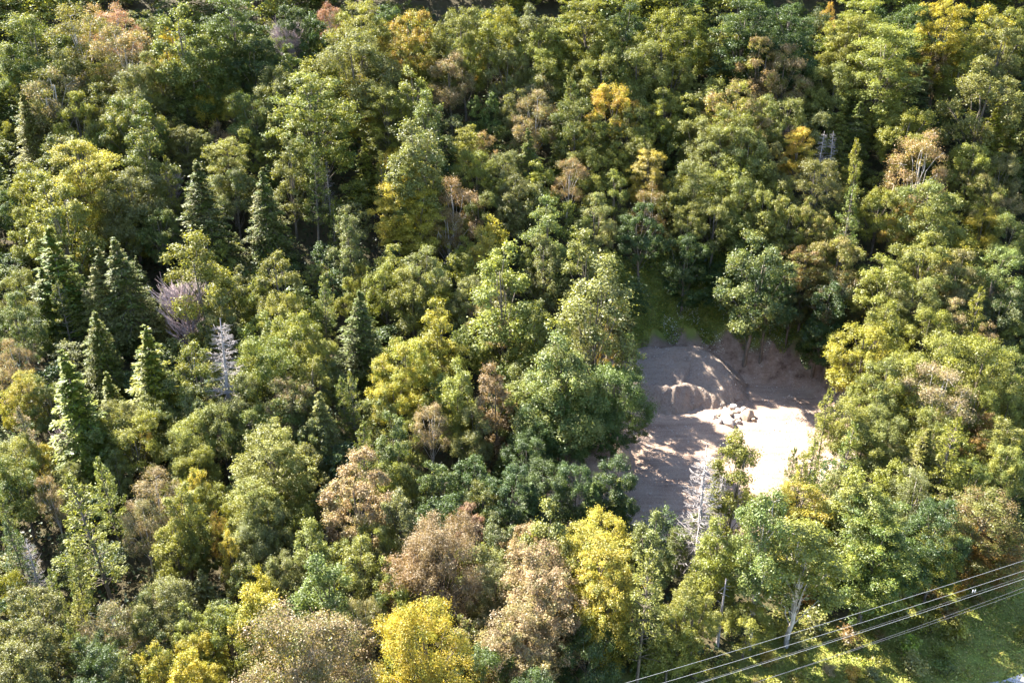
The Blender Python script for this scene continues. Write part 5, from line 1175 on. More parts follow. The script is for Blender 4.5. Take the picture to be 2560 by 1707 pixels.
 ('R',0,82.89,95.87,7.63,14.19,1.42,[182,194,45],[199,188,19],0),
 ('R',4,-70.78,104.98,4.11,5.82,5.37,[143,141,23],[176,181,20],0),
 ('H',1,-92.84,153.06,8.01,12.56,5.11,[113,120,21],[184,191,21],0),
 ('R',1,-23.8,148.55,5.05,7.94,1.94,[42,72,20],[76,109,16],0),
 ('R',2,-60.08,163.08,8.97,13.67,4.43,[172,183,42],[195,195,21],0),
 ('H',1,-63.95,95.5,5.01,8.54,1.5,[85,117,17],[124,140,26],0),
 ('R',0,-36.31,152.69,4.28,6.29,4.76,[78,102,14],[142,154,28],0),
 ('R',4,-15.95,130.81,4.83,7.75,3.65,[77,117,18],[126,126,21],0),
 ('H',0,-80.64,95.87,7.72,13.95,1.63,[71,109,17],[130,134,23],0),
 ('R',2,-27.57,26.49,6.88,11.37,1.55,[143,159,38],[220,231,26],0),
 ('L',1,-84.92,164.31,6.86,12.78,0.57,[165,179,42],[187,187,20],0),
 ('P',1,74.39,126.41,4.84,6.86,4.39,[131,128,42],[179,197,47],0),
 ('H',3,-92.57,142.0,6.85,11.22,3.88,[78,110,16],[147,159,28],0),
 ('R',2,12.78,149.53,4.33,6.65,0.28,[131,129,42],[155,161,36],0),
 ('P',0,-26.05,31.58,3.32,5.19,1.73,[42,73,21],[93,123,17],0),
 ('L',1,-62.92,73.69,2.62,4.02,1.77,[43,68,18],[79,108,15],0),
 ('R',5,10.8,161.2,8.2,12.4,5.96,[170,181,41],[202,207,23],0),
 ('R',4,-100.33,140.24,9.64,14.76,3.63,[140,161,40],[216,220,24],0),
 ('R',2,-76.7,123.59,4.91,7.14,3.66,[149,149,25],[235,229,24],0),
 ('R',3,43.14,171.68,7.93,14.49,3.42,[84,112,15],[134,149,27],0),
 ('R',4,96.93,118.57,8.43,14.77,4.07,[84,119,17],[121,133,24],0),
 ('R',5,15.85,146.54,4.8,8.76,5.53,[75,108,16],[127,124,20],0),
 ('L',2,-40.53,150.29,4.42,7.46,4.79,[48,75,19],[74,114,18],0),
 ('H',1,37.94,170.7,8.88,14.5,5.69,[172,184,21],[176,177,39],0),
 ('P',1,-10.55,100.01,3.64,5.01,4.73,[139,154,28],[173,178,20],0),
 ('R',0,85.78,144.87,3.45,5.15,4.73,[68,106,17],[132,132,22],0),
 ('R',3,-23.81,103.92,3.54,6.17,4.43,[45,74,20],[79,109,16],0),
 ('R',5,103.46,151.6,8.67,12.87,2.52,[126,131,46],[157,177,43],0),
 ('L',1,-23.54,152.87,4.51,6.77,2.49,[144,138,45],[182,190,43],0),
 ('H',2,53.16,145.86,4.55,6.54,5.15,[47,74,19],[82,113,16],0),
 ('R',2,-16.87,91.37,2.9,4.72,2.12,[125,134,24],[185,203,24],0),
 ('L',1,46.88,145.13,4.17,6.39,6.01,[69,94,13],[159,158,26],0),
 ('R',4,97.16,113.13,7.57,12.83,2.32,[91,122,17],[124,126,21],0),
 ('R',5,57.43,83.45,4.82,6.82,3.65,[132,130,43],[186,188,41],0),
 ('R',1,-96.16,124.58,6.68,11.0,5.14,[152,172,42],[177,179,19],0),
 ('R',4,-91.21,177.15,7.59,11.17,5.07,[211,205,21],[190,209,50],0),
 ('R',0,72.33,168.55,7.38,11.63,1.73,[82,110,15],[138,137,22],0),
 ('R',4,66.48,95.34,4.3,6.05,6.25,[79,117,18],[125,141,26],0),
 ('L',0,-54.3,58.15,3.58,5.94,4.54,[40,72,21],[81,121,19],0),
 ('R',2,-100.66,121.65,7.81,14.2,5.86,[147,149,51],[181,196,46],0),
 ('H',3,57.65,78.65,4.66,6.64,0.51,[46,74,19],[92,125,18],0),
 ('L',0,-27.44,135.6,3.92,6.35,4.92,[77,116,18],[125,121,20],0),
 ('R',3,75.2,107.49,3.81,5.46,5.22,[74,103,15],[125,122,20],0),
 ('R',3,-90.25,160.31,8.3,14.76,4.2,[144,139,45],[178,180,39],0),
 ('R',1,-98.4,145.19,8.51,12.54,3.6,[118,121,21],[165,174,20],0),
 ('H',3,-34.46,170.58,6.44,11.94,2.69,[85,114,16],[145,158,29],0),
 ('P',1,-47.0,61.14,3.56,4.93,0.79,[75,113,18],[140,152,27],0),
 ('P',3,-69.25,115.25,3.85,6.24,3.11,[147,160,29],[204,224,26],0),
 ('L',2,77.81,176.52,7.66,12.39,0.49,[132,126,41],[150,161,37],0),
 ('R',2,80.23,142.9,3.6,5.72,2.72,[89,120,17],[127,138,25],0),
 ('R',4,-57.87,64.66,3.06,4.45,4.56,[81,107,15],[141,155,28],0),
 ('L',1,19.45,144.79,3.63,6.21,4.3,[152,148,49],[176,183,41],0),
 ('R',4,22.64,118.75,4.7,6.92,1.93,[90,123,17],[153,158,27],0),
 ('R',4,-36.58,36.03,3.62,5.76,6.15,[65,98,16],[141,141,23],0),
 ('H',0,59.63,87.63,3.8,6.3,1.74,[40,72,21],[78,112,17],0),
 ('H',3,-49.68,51.95,3.58,5.28,4.2,[132,132,44],[170,192,47],0),
 ('P',0,-61.63,76.31,2.93,4.08,0.44,[45,71,18],[70,101,15],0),
 ('R',0,-76.22,117.3,3.02,4.6,0.21,[155,152,25],[177,181,20],0),
 ('R',2,-73.08,101.22,8.66,14.16,4.69,[125,131,47],[190,194,43],0),
 ('R',1,4.18,90.83,4.48,7.66,4.57,[35,61,17],[66,96,14],0),
 ('L',0,-7.04,39.5,3.65,6.24,4.36,[41,64,16],[78,114,17],0),
 ('P',3,-73.17,75.01,9.75,14.84,1.56,[165,177,41],[196,200,22],0),
 ('R',1,-44.13,158.17,8.9,15.0,2.68,[187,208,50],[225,216,22],0),
 ('H',0,8.05,169.49,7.59,13.31,0.72,[132,142,25],[185,181,19],0),
 ('R',2,40.57,152.89,3.49,6.09,0.3,[147,150,52],[139,159,39],0),
 ('R',3,75.75,81.55,7.27,12.62,4.79,[145,150,26],[241,231,23],0),
 ('R',3,-48.44,71.6,3.91,5.57,6.21,[147,162,60],[152,161,37],0),
 ('H',3,100.62,176.04,8.6,14.67,0.98,[67,103,16],[112,125,23],0),
 ('L',3,-22.78,52.26,3.15,4.59,2.18,[78,118,19],[126,128,21],0),
 ('H',0,-55.81,78.44,3.85,5.45,3.53,[75,107,16],[158,156,26],0),
 ('H',3,-10.36,150.78,3.16,5.27,5.95,[45,78,22],[69,101,15],0),
 ('L',2,-23.17,176.8,8.2,14.21,0.02,[116,124,22],[184,184,20],0),
 ('R',2,73.26,160.6,9.66,14.69,4.05,[86,122,18],[115,123,22],0),
 ('R',4,-59.4,78.27,2.86,4.16,5.24,[82,113,16],[129,132,22],0),
 ('R',1,-101.26,150.5,7.15,12.64,0.4,[83,123,19],[124,140,26],0),
 ('H',1,-15.46,36.09,4.37,6.15,2.77,[38,66,19],[65,93,14],0),
 ('R',2,53.49,92.84,5.11,7.39,0.64,[116,126,23],[180,199,23],0),
 ('H',0,99.43,155.88,7.12,11.08,4.88,[152,157,27],[188,194,21],0),
 ('H',1,-52.32,61.99,2.85,3.98,0.26,[148,149,25],[181,195,22],0),
 ('R',0,68.88,106.27,4.51,6.86,0.47,[82,109,15],[156,153,25],0),
 ('P',2,33.42,149.64,4.74,7.8,0.82,[146,158,58],[156,176,43],0),
 ('H',1,24.88,161.46,7.36,12.49,4.82,[164,157,51],[197,198,43],0),
 ('L',2,-57.8,141.58,4.64,7.68,3.73,[90,119,16],[129,141,25],0),
 ('R',3,82.09,88.79,7.94,14.23,1.55,[228,221,23],[177,188,43],0),
 ('P',3,-79.06,152.44,9.21,14.74,1.6,[198,207,47],[233,234,25],0),
 ('R',4,-75.2,156.21,3.53,5.5,1.74,[47,74,19],[71,99,14],0),
 ('H',2,6.81,165.12,9.69,14.45,3.54,[136,135,22],[217,229,26],0),
 ('P',2,-19.06,36.86,3.41,4.81,3.93,[69,99,15],[137,150,27],0),
 ('R',4,-94.99,104.78,8.52,12.65,0.41,[129,127,43],[173,178,39],0),
 ('R',3,57.69,173.42,6.28,11.18,6.21,[79,105,14],[148,145,24],0),
 ('H',0,-68.42,153.23,3.93,6.78,1.55,[50,78,19],[82,112,16],0),
 ('R',1,17.81,160.98,7.82,11.54,4.09,[125,131,47],[169,193,47],0),
 ('P',1,65.16,85.73,2.71,4.11,0.36,[72,97,14],[137,143,25],0),
 ('L',3,48.3,154.27,4.24,6.05,2.9,[72,103,15],[152,159,28],0),
 ('R',5,93.69,176.07,8.59,14.92,1.7,[91,122,17],[143,153,27],0),
 ('H',3,96.1,149.78,7.91,11.79,3.98,[179,198,23],[154,166,39],0),
 ('L',1,-57.6,49.23,8.35,12.82,0.49,[171,179,40],[178,184,20],0),
 ('H',2,23.3,167.7,7.71,13.11,2.19,[227,225,24],[150,160,37],0),
 ('R',5,80.31,128.47,5.29,7.93,1.0,[138,146,26],[179,184,20],0),
 ('R',5,-55.06,155.65,5.31,7.59,1.91,[118,120,20],[163,174,20],0),
 ('R',0,-54.52,54.05,7.87,12.28,2.32,[199,200,22],[184,206,50],0),
 ('R',1,104.27,169.0,6.98,11.46,3.8,[123,131,47],[169,174,38],0),
 ('R',1,-15.31,134.84,4.59,7.49,4.7,[129,137,49],[165,188,46],0),
 ('P',3,-54.5,45.78,7.18,13.43,0.74,[142,153,56],[159,164,37],0),
 ('R',4,49.01,142.67,5.94,8.95,2.8,[80,113,17],[129,134,23],0),
 ('L',0,81.28,138.67,4.02,5.86,1.38,[42,75,22],[64,93,14],0),
 ('R',3,-10.03,155.59,2.78,4.7,1.23,[89,124,18],[134,135,23],0),
 ('R',0,67.47,101.59,3.99,5.56,3.69,[40,70,20],[79,104,14],0),
 ('L',3,32.86,143.03,5.93,9.44,0.22,[82,124,19],[116,128,24],0),
 ('R',2,-75.69,177.06,6.75,12.39,5.36,[138,148,26],[215,214,23],0),
 ('H',1,-86.31,126.38,6.14,11.27,6.04,[124,139,26],[170,184,21],0),
 ('R',2,70.36,152.21,4.13,6.11,2.27,[39,63,17],[68,102,16],0),
 ('R',0,33.11,177.39,8.01,13.89,5.34,[170,186,44],[198,208,23],0),
 ('R',4,84.73,140.36,3.54,6.21,1.43,[129,141,52],[182,206,50],0),
 ('H',1,-81.22,133.54,5.03,7.7,1.72,[83,114,16],[149,147,24],0),
 ('L',1,-29.32,80.02,3.84,6.13,1.04,[135,137,47],[152,169,41],0),
 ('P',0,-25.44,161.56,4.14,5.78,2.04,[75,115,18],[130,136,24],0),
 ('R',5,58.98,124.65,4.75,8.44,1.67,[75,99,14],[128,144,27],0),
 ('H',2,-16.22,148.93,3.34,5.31,3.19,[77,116,18],[147,154,27],0),
 ('L',1,-74.87,160.82,6.55,11.7,6.19,[185,184,20],[158,180,44],0),
 ('R',0,25.92,174.73,8.82,14.49,5.19,[145,139,45],[182,210,52],0),
 ('R',3,-71.08,175.09,7.78,11.91,5.88,[130,140,51],[145,166,41],0),
 ('R',1,-57.83,175.75,8.6,14.22,5.97,[188,203,47],[192,203,23],0),
 ('L',2,-74.09,120.28,3.32,5.19,3.58,[48,80,22],[86,124,19],0),
 ('R',3,-40.81,40.27,2.94,4.88,4.04,[112,120,22],[239,227,23],0),
 ('R',0,-38.5,162.54,7.67,11.87,3.91,[189,205,48],[228,222,23],0),
 ('P',1,79.27,109.17,7.39,13.19,5.52,[155,154,25],[176,183,20],0),
 ('R',4,-49.51,101.82,4.49,6.4,3.06,[123,123,42],[158,158,34],0),
 ('R',2,-21.5,114.52,5.01,7.13,0.92,[106,119,22],[179,196,23],0),
 ('P',0,-71.92,148.34,5.12,7.35,1.65,[108,119,22],[194,212,25],0),
 ('L',2,-84.11,176.01,6.57,11.01,4.37,[146,166,40],[168,186,22],0),
 ('L',2,86.6,167.04,7.49,12.33,0.64,[151,151,25],[175,184,21],0),
 ('R',2,61.04,162.31,7.66,12.52,1.5,[157,168,39],[188,185,19],0),
 ('R',3,-52.6,146.11,5.0,7.17,4.88,[91,125,18],[123,128,22],0),
 ('H',1,-45.02,173.95,8.29,13.76,0.82,[146,147,50],[171,186,44],0),
 ('L',2,44.39,142.43,4.82,7.19,0.02,[42,71,20],[83,112,16],0),
 ('R',0,6.29,157.9,8.29,14.22,3.49,[164,166,36],[196,213,25],0),
 ('P',3,93.4,155.86,8.95,14.55,1.36,[156,161,56],[157,167,38],0),
 ('R',0,-11.24,160.16,2.35,3.37,3.47,[129,140,25],[205,201,21],0),
 ('R',1,-41.95,44.1,2.8,4.02,2.74,[49,77,20],[64,98,15],0),
 ('R',0,-43.81,47.08,2.93,4.12,0.59,[66,94,14],[112,124,23],0),
 ('L',2,25.3,148.17,5.21,7.92,3.39,[76,112,17],[134,137,23],0),
 ('L',0,82.94,105.04,7.55,11.16,3.39,[194,203,46],[204,193,19],0),
 ('R',4,-21.8,98.25,4.09,6.51,3.55,[50,80,21],[72,103,16],0),
 ('R',2,52.6,68.78,4.56,6.68,0.98,[84,113,16],[135,152,28],0),
 ('L',1,-96.99,154.95,8.27,14.53,3.04,[87,125,19],[135,135,22],0),
 ('R',3,-24.33,124.68,3.97,6.59,5.65,[42,70,19],[70,98,14],0),
 ('P',2,50.77,172.27,7.33,12.94,2.72,[135,136,46],[200,205,45],0),
 ('R',4,84.94,147.98,3.44,5.54,5.69,[71,103,16],[158,160,27],0),
 ('P',1,-40.44,128.86,3.22,5.53,2.09,[63,94,14],[119,129,23],0),
 ('R',0,-0.3,26.57,9.59,14.52,4.13,[177,188,21],[176,192,45],0),
 ('R',0,-66.49,100.04,4.7,7.71,5.13,[131,144,26],[189,205,24],0),
 ('R',1,-9.36,123.38,3.35,5.52,4.9,[45,76,21],[81,116,17],0),
 ('R',0,65.75,150.36,5.03,8.0,2.58,[74,98,14],[157,152,24],0),
 ('R',3,-6.57,69.18,2.77,4.57,5.1,[124,137,25],[188,204,24],0),
 ('R',0,-8.96,102.46,3.7,5.44,3.87,[43,78,23],[85,115,16],0),
 ('H',1,11.08,59.11,3.42,5.36,0.81,[43,73,20],[88,121,17],0),
 ('R',2,83.55,152.44,3.27,5.36,0.46,[38,68,20],[85,124,19],0),
 ('R',1,76.07,165.46,9.49,14.33,4.9,[118,119,20],[174,182,20],0),
 ('R',0,-72.87,115.27,3.96,6.82,0.3,[82,114,16],[135,143,25],0),
 ('R',5,46.61,104.17,4.19,5.98,5.69,[76,103,15],[117,125,22],0),
 ('R',3,-60.94,53.19,8.52,12.59,5.14,[228,218,22],[178,202,49],0),
 ('H',1,65.27,132.65,4.02,6.68,3.13,[78,108,16],[108,120,22],0),
 ('R',5,-74.42,138.78,4.51,7.49,0.74,[46,75,20],[91,123,17],0),
 ('P',3,82.39,100.35,8.37,14.47,1.97,[141,138,46],[179,185,41],0),
 ('P',1,-85.17,138.11,8.74,14.02,5.62,[128,135,24],[232,226,23],0),
 ('R',0,-46.79,54.4,4.1,5.78,1.74,[40,68,19],[91,121,17],0),
 ('P',0,40.93,156.53,3.08,5.35,5.14,[75,99,14],[145,156,28],0),
 ('L',1,-39.53,169.9,8.14,12.79,0.5,[182,196,46],[227,224,24],0),
 ('R',1,74.08,91.15,6.71,11.8,3.74,[134,126,40],[201,204,45],0),
 ('L',0,-81.61,169.88,6.88,12.2,4.52,[168,177,20],[165,174,39],0),
 ('R',3,67.39,153.91,3.07,4.48,0.11,[69,101,16],[135,140,24],0),
 ('P',1,10.48,112.02,3.57,5.86,3.07,[41,67,18],[84,113,16],0),
 ('R',3,-39.32,48.86,3.31,5.73,1.5,[141,137,22],[193,188,19],0),
 ('R',1,-87.01,103.22,9.56,14.57,4.6,[216,222,24],[163,178,42],0),
 ('R',1,21.97,147.01,5.67,9.33,4.15,[42,72,20],[78,115,17],0),
 ('R',1,87.89,102.07,9.05,13.48,6.13,[73,109,17],[138,139,23],0),
 ('H',3,-71.04,117.73,5.0,7.92,6.15,[93,123,17],[140,159,30],0),
 ('L',3,-102.47,131.89,9.6,14.48,0.35,[85,115,16],[128,125,20],0),
 ('R',3,-48.41,34.09,6.6,12.26,2.03,[209,217,24],[144,158,37],0),
 ('H',0,-23.68,157.92,2.71,4.25,4.54,[115,123,44],[160,173,40],0),
 ('L',1,-9.14,158.71,2.69,3.77,0.96,[69,98,14],[115,127,23],0),
 ('L',1,-80.99,128.11,4.32,6.52,2.02,[43,70,18],[67,102,16],0),
 ('P',2,-97.24,171.64,8.12,13.3,1.85,[182,196,46],[223,215,22],0),
 ('H',3,-93.09,121.82,9.38,14.09,6.24,[149,150,51],[180,188,42],0),
 ('P',1,-72.83,123.59,4.41,7.26,0.19,[71,94,13],[138,136,22],0),
 ('P',2,72.22,128.99,4.64,7.89,0.09,[76,115,18],[125,133,23],0),
 ('H',0,54.01,79.23,3.33,4.91,5.79,[123,121,20],[229,230,25],0),
 ('R',2,12.58,145.44,3.43,6.02,1.13,[94,124,17],[142,140,23],0),
 ('L',3,-77.91,103.27,7.64,12.91,5.24,[183,192,43],[202,206,23],0),
 ('L',1,98.16,127.64,9.01,13.79,3.48,[182,177,18],[187,206,49],0),
 ('R',1,-70.69,70.17,8.3,14.32,2.85,[135,141,50],[151,171,42],0),
 ('R',1,-0.35,153.73,3.89,6.83,3.05,[43,70,19],[80,109,15],0),
 ('R',1,57.45,135.13,4.1,7.13,1.01,[92,125,18],[136,140,24],0),
 ('P',2,94.85,170.44,7.78,14.7,5.03,[118,128,23],[224,221,23],0),
 ('R',4,64.29,82.23,3.3,5.14,3.5,[45,77,22],[78,105,15],0),
 ('P',0,-38.26,156.61,3.63,6.04,5.65,[44,72,19],[67,100,16],0),
 ('L',0,-15.27,102.81,3.91,6.29,4.03,[37,61,16],[71,98,14],0),
 ('L',1,12.7,104.25,3.99,6.49,2.73,[120,135,25],[188,206,24],0),
 ('R',2,-6.04,168.42,6.81,11.78,0.96,[159,169,38],[191,191,20],0),
 ('R',5,-56.72,69.83,3.56,4.95,1.52,[42,75,22],[78,113,17],0),
 ('P',0,-0.49,120.93,3.82,6.58,5.25,[146,144,23],[196,195,21],0),
 ('L',2,61.24,83.86,3.94,6.2,5.45,[64,93,14],[126,139,26],0),
 ('R',3,-15.75,176.5,9.38,14.94,4.46,[177,192,45],[184,201,23],0),
 ('R',2,79.8,159.41,2.69,4.34,5.73,[81,121,19],[126,128,22],0),
 ('R',4,15.24,175.55,6.45,11.36,4.38,[137,157,39],[201,207,23],0),
 ('P',0,42.31,177.98,7.97,13.78,0.07,[215,227,26],[163,181,43],0),
 ('R',3,-1.67,33.92,4.63,6.53,4.16,[144,158,58],[158,183,45],0),
 ('R',2,38.07,142.85,5.46,8.73,1.5,[146,157,57],[188,189,41],0),
 ('R',5,-58.47,153.37,4.03,7.03,4.03,[87,125,19],[123,121,20],0),
 ('R',3,-40.14,82.63,3.68,5.87,2.87,[48,78,21],[75,108,16],0),
 ('R',3,4.34,107.79,3.15,5.35,3.31,[72,105,16],[136,140,24],0),
 ('R',1,60.49,177.33,9.62,14.63,1.78,[146,145,48],[186,205,49],0),
 ('L',2,71.88,95.45,8.65,14.97,4.1,[171,161,51],[166,170,37],0),
 ('P',0,57.21,156.6,3.65,5.65,4.53,[148,157,56],[198,202,44],0),
 ('P',2,-104.66,174.87,8.41,13.38,1.57,[172,186,43],[160,174,20],0),
 ('R',1,-45.37,125.41,4.84,6.91,1.66,[46,71,18],[72,97,14],0),
 ('P',3,-36.0,141.45,4.38,7.2,1.99,[45,78,22],[67,94,14],0),
 ('P',3,89.54,143.71,9.15,14.09,2.7,[208,218,24],[187,201,46],0),
 ('P',2,-11.4,31.23,10.01,14.98,4.23,[143,148,26],[220,213,22],0),
 ('R',3,-28.01,100.95,3.84,5.82,2.88,[44,69,17],[83,113,16],0),
 ('P',2,-23.27,28.59,8.36,14.33,2.73,[68,102,16],[142,152,27],0),
 ('P',1,-53.66,74.45,2.92,4.02,3.72,[150,145,23],[204,219,25],0),
 ('R',1,-49.3,56.42,3.96,5.55,2.33,[37,67,19],[76,111,17],0),
 ('P',0,66.93,169.16,6.95,11.18,5.71,[74,104,15],[124,135,24],0),
 ('L',1,-0.55,38.2,4.2,6.52,2.08,[44,73,20],[80,116,18],0),
 ('R',3,-81.24,85.88,8.03,12.04,3.59,[162,174,20],[196,200,44],0),
 ('H',2,65.67,164.49,8.13,14.89,3.13,[78,104,14],[125,129,22],0),
 ('R',0,-37.77,43.16,3.24,5.0,5.59,[71,100,15],[154,153,25],0),
 ('H',0,63.42,94.04,4.55,7.15,3.39,[148,141,45],[207,211,46],0),
 ('R',1,-21.51,156.32,3.77,5.65,0.06,[43,67,17],[79,108,15],0),
 ('R',0,-63.8,83.99,3.6,6.19,1.99,[152,153,52],[166,188,46],0),
 ('P',1,-33.33,65.21,3.33,5.37,6.07,[52,81,20],[82,118,18],0),
 ('R',5,-40.4,177.89,9.36,14.84,6.19,[73,99,14],[141,158,29],0),
 ('P',2,69.03,78.58,9.38,13.93,1.28,[216,213,22],[174,177,39],0),
 ('R',2,26.41,144.41,4.04,7.04,4.59,[47,80,22],[79,115,17],0),
 ('H',3,-21.4,159.93,4.13,5.81,4.18,[153,153,25],[180,190,21],0),
 ('L',1,70.67,100.59,3.15,5.31,2.92,[148,143,47],[171,189,45],0),
 ('L',0,-16.37,158.15,3.58,5.38,3.55,[67,94,14],[124,133,24],0),
 ('L',2,-38.57,60.64,2.51,4.11,4.37,[83,120,18],[145,142,23],0),
 ('R',1,-52.24,71.08,3.55,5.47,3.53,[74,102,15],[117,133,25],0),
 ('P',1,44.84,151.76,4.39,6.49,4.05,[73,103,15],[153,153,25],0),
 ('L',1,36.87,157.51,7.13,12.0,4.59,[68,99,15],[143,147,25],0),
 ('H',2,-2.68,68.71,3.76,5.48,0.4,[41,69,19],[76,106,16],0),
 ('P',2,-97.39,164.6,7.4,13.9,5.23,[119,128,47],[171,178,40],0),
 ('L',0,-88.18,142.14,7.73,13.55,3.69,[154,152,25],[188,200,23],0),
 ('R',4,-59.0,156.94,4.75,8.01,2.47,[41,65,17],[87,119,17],0),
 ('P',2,-61.36,90.41,3.61,5.83,0.18,[91,123,17],[127,131,23],0),
 ('H',3,0.22,163.58,8.17,12.72,0.36,[120,133,24],[186,199,23],0),
 ('R',0,-101.22,160.94,8.44,13.1,1.67,[120,132,49],[198,208,47],0),
 ('R',5,-11.48,128.9,3.24,5.67,1.94,[37,65,19],[65,95,15],0),
 ('R',4,-38.58,96.7,4.84,7.37,5.64,[127,126,42],[191,198,44],0),
 ('R',2,-43.63,38.85,2.84,4.23,3.92,[137,155,29],[205,197,20],0),
 ('R',4,59.79,104.16,5.03,7.84,4.48,[157,159,27],[200,203,22],0),
 ('R',5,-46.95,144.58,4.25,5.96,4.81,[42,70,19],[82,123,19],0),
 ('H',1,-44.67,115.85,3.33,5.08,4.76,[43,67,17],[66,93,14],0),
 ('R',2,1.87,150.06,4.14,6.84,5.07,[88,124,18],[140,136,22],0),
 ('L',0,72.92,103.46,4.45,6.54,3.28,[48,74,19],[72,102,15],0),
 ('R',5,-71.61,164.56,6.59,11.83,0.25,[180,193,22],[196,210,49],0),
 ('H',3,-31.41,124.61,3.75,5.7,1.79,[82,113,16],[136,137,23],0),
 ('L',0,56.08,159.77,8.34,13.78,5.8,[177,184,41],[182,184,20],0),
 ('H',3,-63.71,107.34,3.78,5.42,1.59,[75,105,15],[147,154,27],0),
 ('H',1,-68.42,107.89,3.58,5.48,4.87,[121,125,21],[240,230,23],0),
 ('R',5,-8.71,26.48,7.52,11.99,0.01,[203,225,27],[184,191,43],0),
 ('R',3,54.96,71.69,3.61,6.31,2.21,[120,123,21],[186,206,24],0),
 ('P',3,95.23,137.18,7.83,11.65,0.7,[184,203,48],[171,186,21],0),
 ('R',2,-48.18,49.33,3.12,5.0,1.12,[41,66,17],[74,103,15],0),
 ('H',2,-20.48,119.97,5.78,8.48,0.06,[145,144,24],[201,216,25],0),
 ('R',5,49.78,66.31,4.41,6.36,6.02,[39,71,21],[68,104,16],0),
 ('H',3,-57.32,97.12,4.24,6.16,5.4,[72,106,16],[140,147,26],0),
 ('R',3,-29.12,37.58,2.78,4.39,3.75,[74,102,15],[110,119,22],0),
 ('R',3,-80.9,116.12,7.37,12.06,2.57,[154,151,50],[158,170,39],0),
 ('H',1,-65.7,62.44,8.67,14.47,5.77,[83,110,15],[108,120,22],0),
 ('L',0,-86.26,95.91,9.58,14.42,0.11,[147,153,26],[184,203,24],0),
 ('R',1,-48.6,68.02,3.36,5.07,0.22,[64,98,15],[130,135,23],0),
 ('R',4,78.3,134.77,4.49,6.87,1.17,[42,67,17],[68,100,15],0),
 ('P',0,-5.88,156.32,3.4,5.53,5.36,[73,98,14],[144,143,23],0),
 ('L',0,11.86,172.49,9.23,13.97,4.05,[181,180,38],[227,227,24],0),
 ('R',5,-48.7,81.16,4.22,6.94,4.92,[34,62,18],[82,115,17],0),
 ('H',3,4.19,176.5,6.39,11.92,0.65,[180,181,20],[157,161,36],0),
 ('R',1,-22.09,34.44,3.11,4.8,5.24,[70,99,15],[139,157,30],0),
 ('R',4,-88.56,150.94,6.22,11.49,0.03,[163,176,41],[189,197,22],0),
 ('R',0,-62.6,99.12,4.03,6.77,0.05,[74,99,14],[130,143,26],0),
 ('R',4,-31.42,82.4,3.48,5.81,2.18,[49,81,22],[90,122,17],0),
 ('R',4,-49.99,63.64,3.76,6.15,0.95,[43,78,23],[64,95,15],0),
 ('R',1,-56.67,147.24,4.14,6.18,3.04,[67,93,13],[130,141,26],0),
 ('L',3,-66.47,117.48,4.9,7.22,4.0,[84,114,16],[125,126,21],0),
 ('P',0,-82.29,148.15,3.54,5.85,4.71,[76,115,18],[155,155,26],0),
 ('R',5,29.77,151.5,5.7,8.71,3.71,[39,70,20],[85,121,18],0),
 ('P',1,62.42,90.84,3.8,6.15,5.92,[142,144,24],[202,218,25],0),
 ('L',0,64.88,145.4,5.33,8.75,4.31,[41,70,19],[62,94,15],0),
 ('P',2,-3.28,119.77,3.21,5.35,3.73,[145,159,29],[192,191,20],0),
 ('R',3,57.88,147.27,3.82,6.04,0.97,[122,127,45],[191,205,48],0),
 ('R',4,-98.12,110.08,7.53,11.34,5.1,[77,118,19],[155,153,25],0),
 ('H',2,76.47,76.7,8.72,14.68,1.31,[146,138,44],[143,157,37],0),
 ('P',3,50.26,113.85,3.46,5.75,5.8,[82,111,15],[126,128,22],0),
 ('H',0,-5.49,147.18,4.21,6.63,2.38,[115,129,24],[223,214,22],0),
 ('R',2,104.49,156.41,7.27,12.72,1.93,[139,152,28],[160,175,20],0),
 ('R',5,97.47,160.36,6.96,12.01,3.25,[88,125,19],[121,124,21],0),
 ('R',1,76.79,130.7,4.83,7.41,0.5,[154,147,47],[161,181,44],0),
 ('L',1,-81.5,145.3,2.89,4.79,3.55,[49,79,21],[61,95,15],0),
 ('R',5,30.37,171.58,8.38,12.33,4.63,[210,209,22],[180,186,42],0),
 ('R',1,57.34,73.8,3.91,6.67,5.03,[157,156,52],[174,196,48],0),
 ('R',5,-69.96,79.82,8.24,13.78,6.04,[200,194,20],[191,200,45],0),
 ('H',0,5.94,147.35,5.11,8.03,1.41,[147,151,26],[183,177,18],0),
 ('P',2,27.31,155.54,6.67,12.48,2.27,[115,129,24],[203,210,23],0),
 ('R',1,58.14,69.94,2.99,4.73,2.06,[39,68,19],[69,98,14],0),
 ('R',3,-60.88,81.37,3.22,4.57,0.55,[71,97,14],[118,121,20],0),
 ('P',1,90.61,131.35,7.56,12.18,0.94,[122,122,20],[168,182,21],0),
 ('H',1,90.64,148.66,7.19,13.47,5.66,[144,154,55],[189,199,45],0),
 ('L',3,-80.1,177.83,7.5,11.3,0.1,[145,137,43],[144,165,41],0),
 ('R',1,-76.26,165.9,8.06,14.16,1.59,[171,194,47],[211,205,21],0),
 ('H',1,85.82,162.11,8.58,12.63,5.46,[162,166,37],[229,218,22],0),
 ('L',1,-30.44,33.22,3.92,5.75,2.93,[38,68,20],[79,119,19],0),
 ('R',5,-52.68,137.43,4.74,8.66,4.75,[128,133,23],[210,205,21],0),
 ('L',0,-55.66,61.32,2.94,4.83,0.64,[39,68,19],[69,96,14],0),
 ('L',1,13.82,99.04,3.51,5.01,1.02,[124,123,41],[164,167,37],0),
 ('L',0,-76.22,114.28,3.51,5.62,5.29,[134,129,42],[196,197,42],0),
 ('P',2,72.3,148.01,4.62,7.56,2.83,[41,69,19],[71,105,16],0),
 ('R',3,87.35,94.02,8.18,13.22,5.04,[198,210,48],[186,189,21],0),
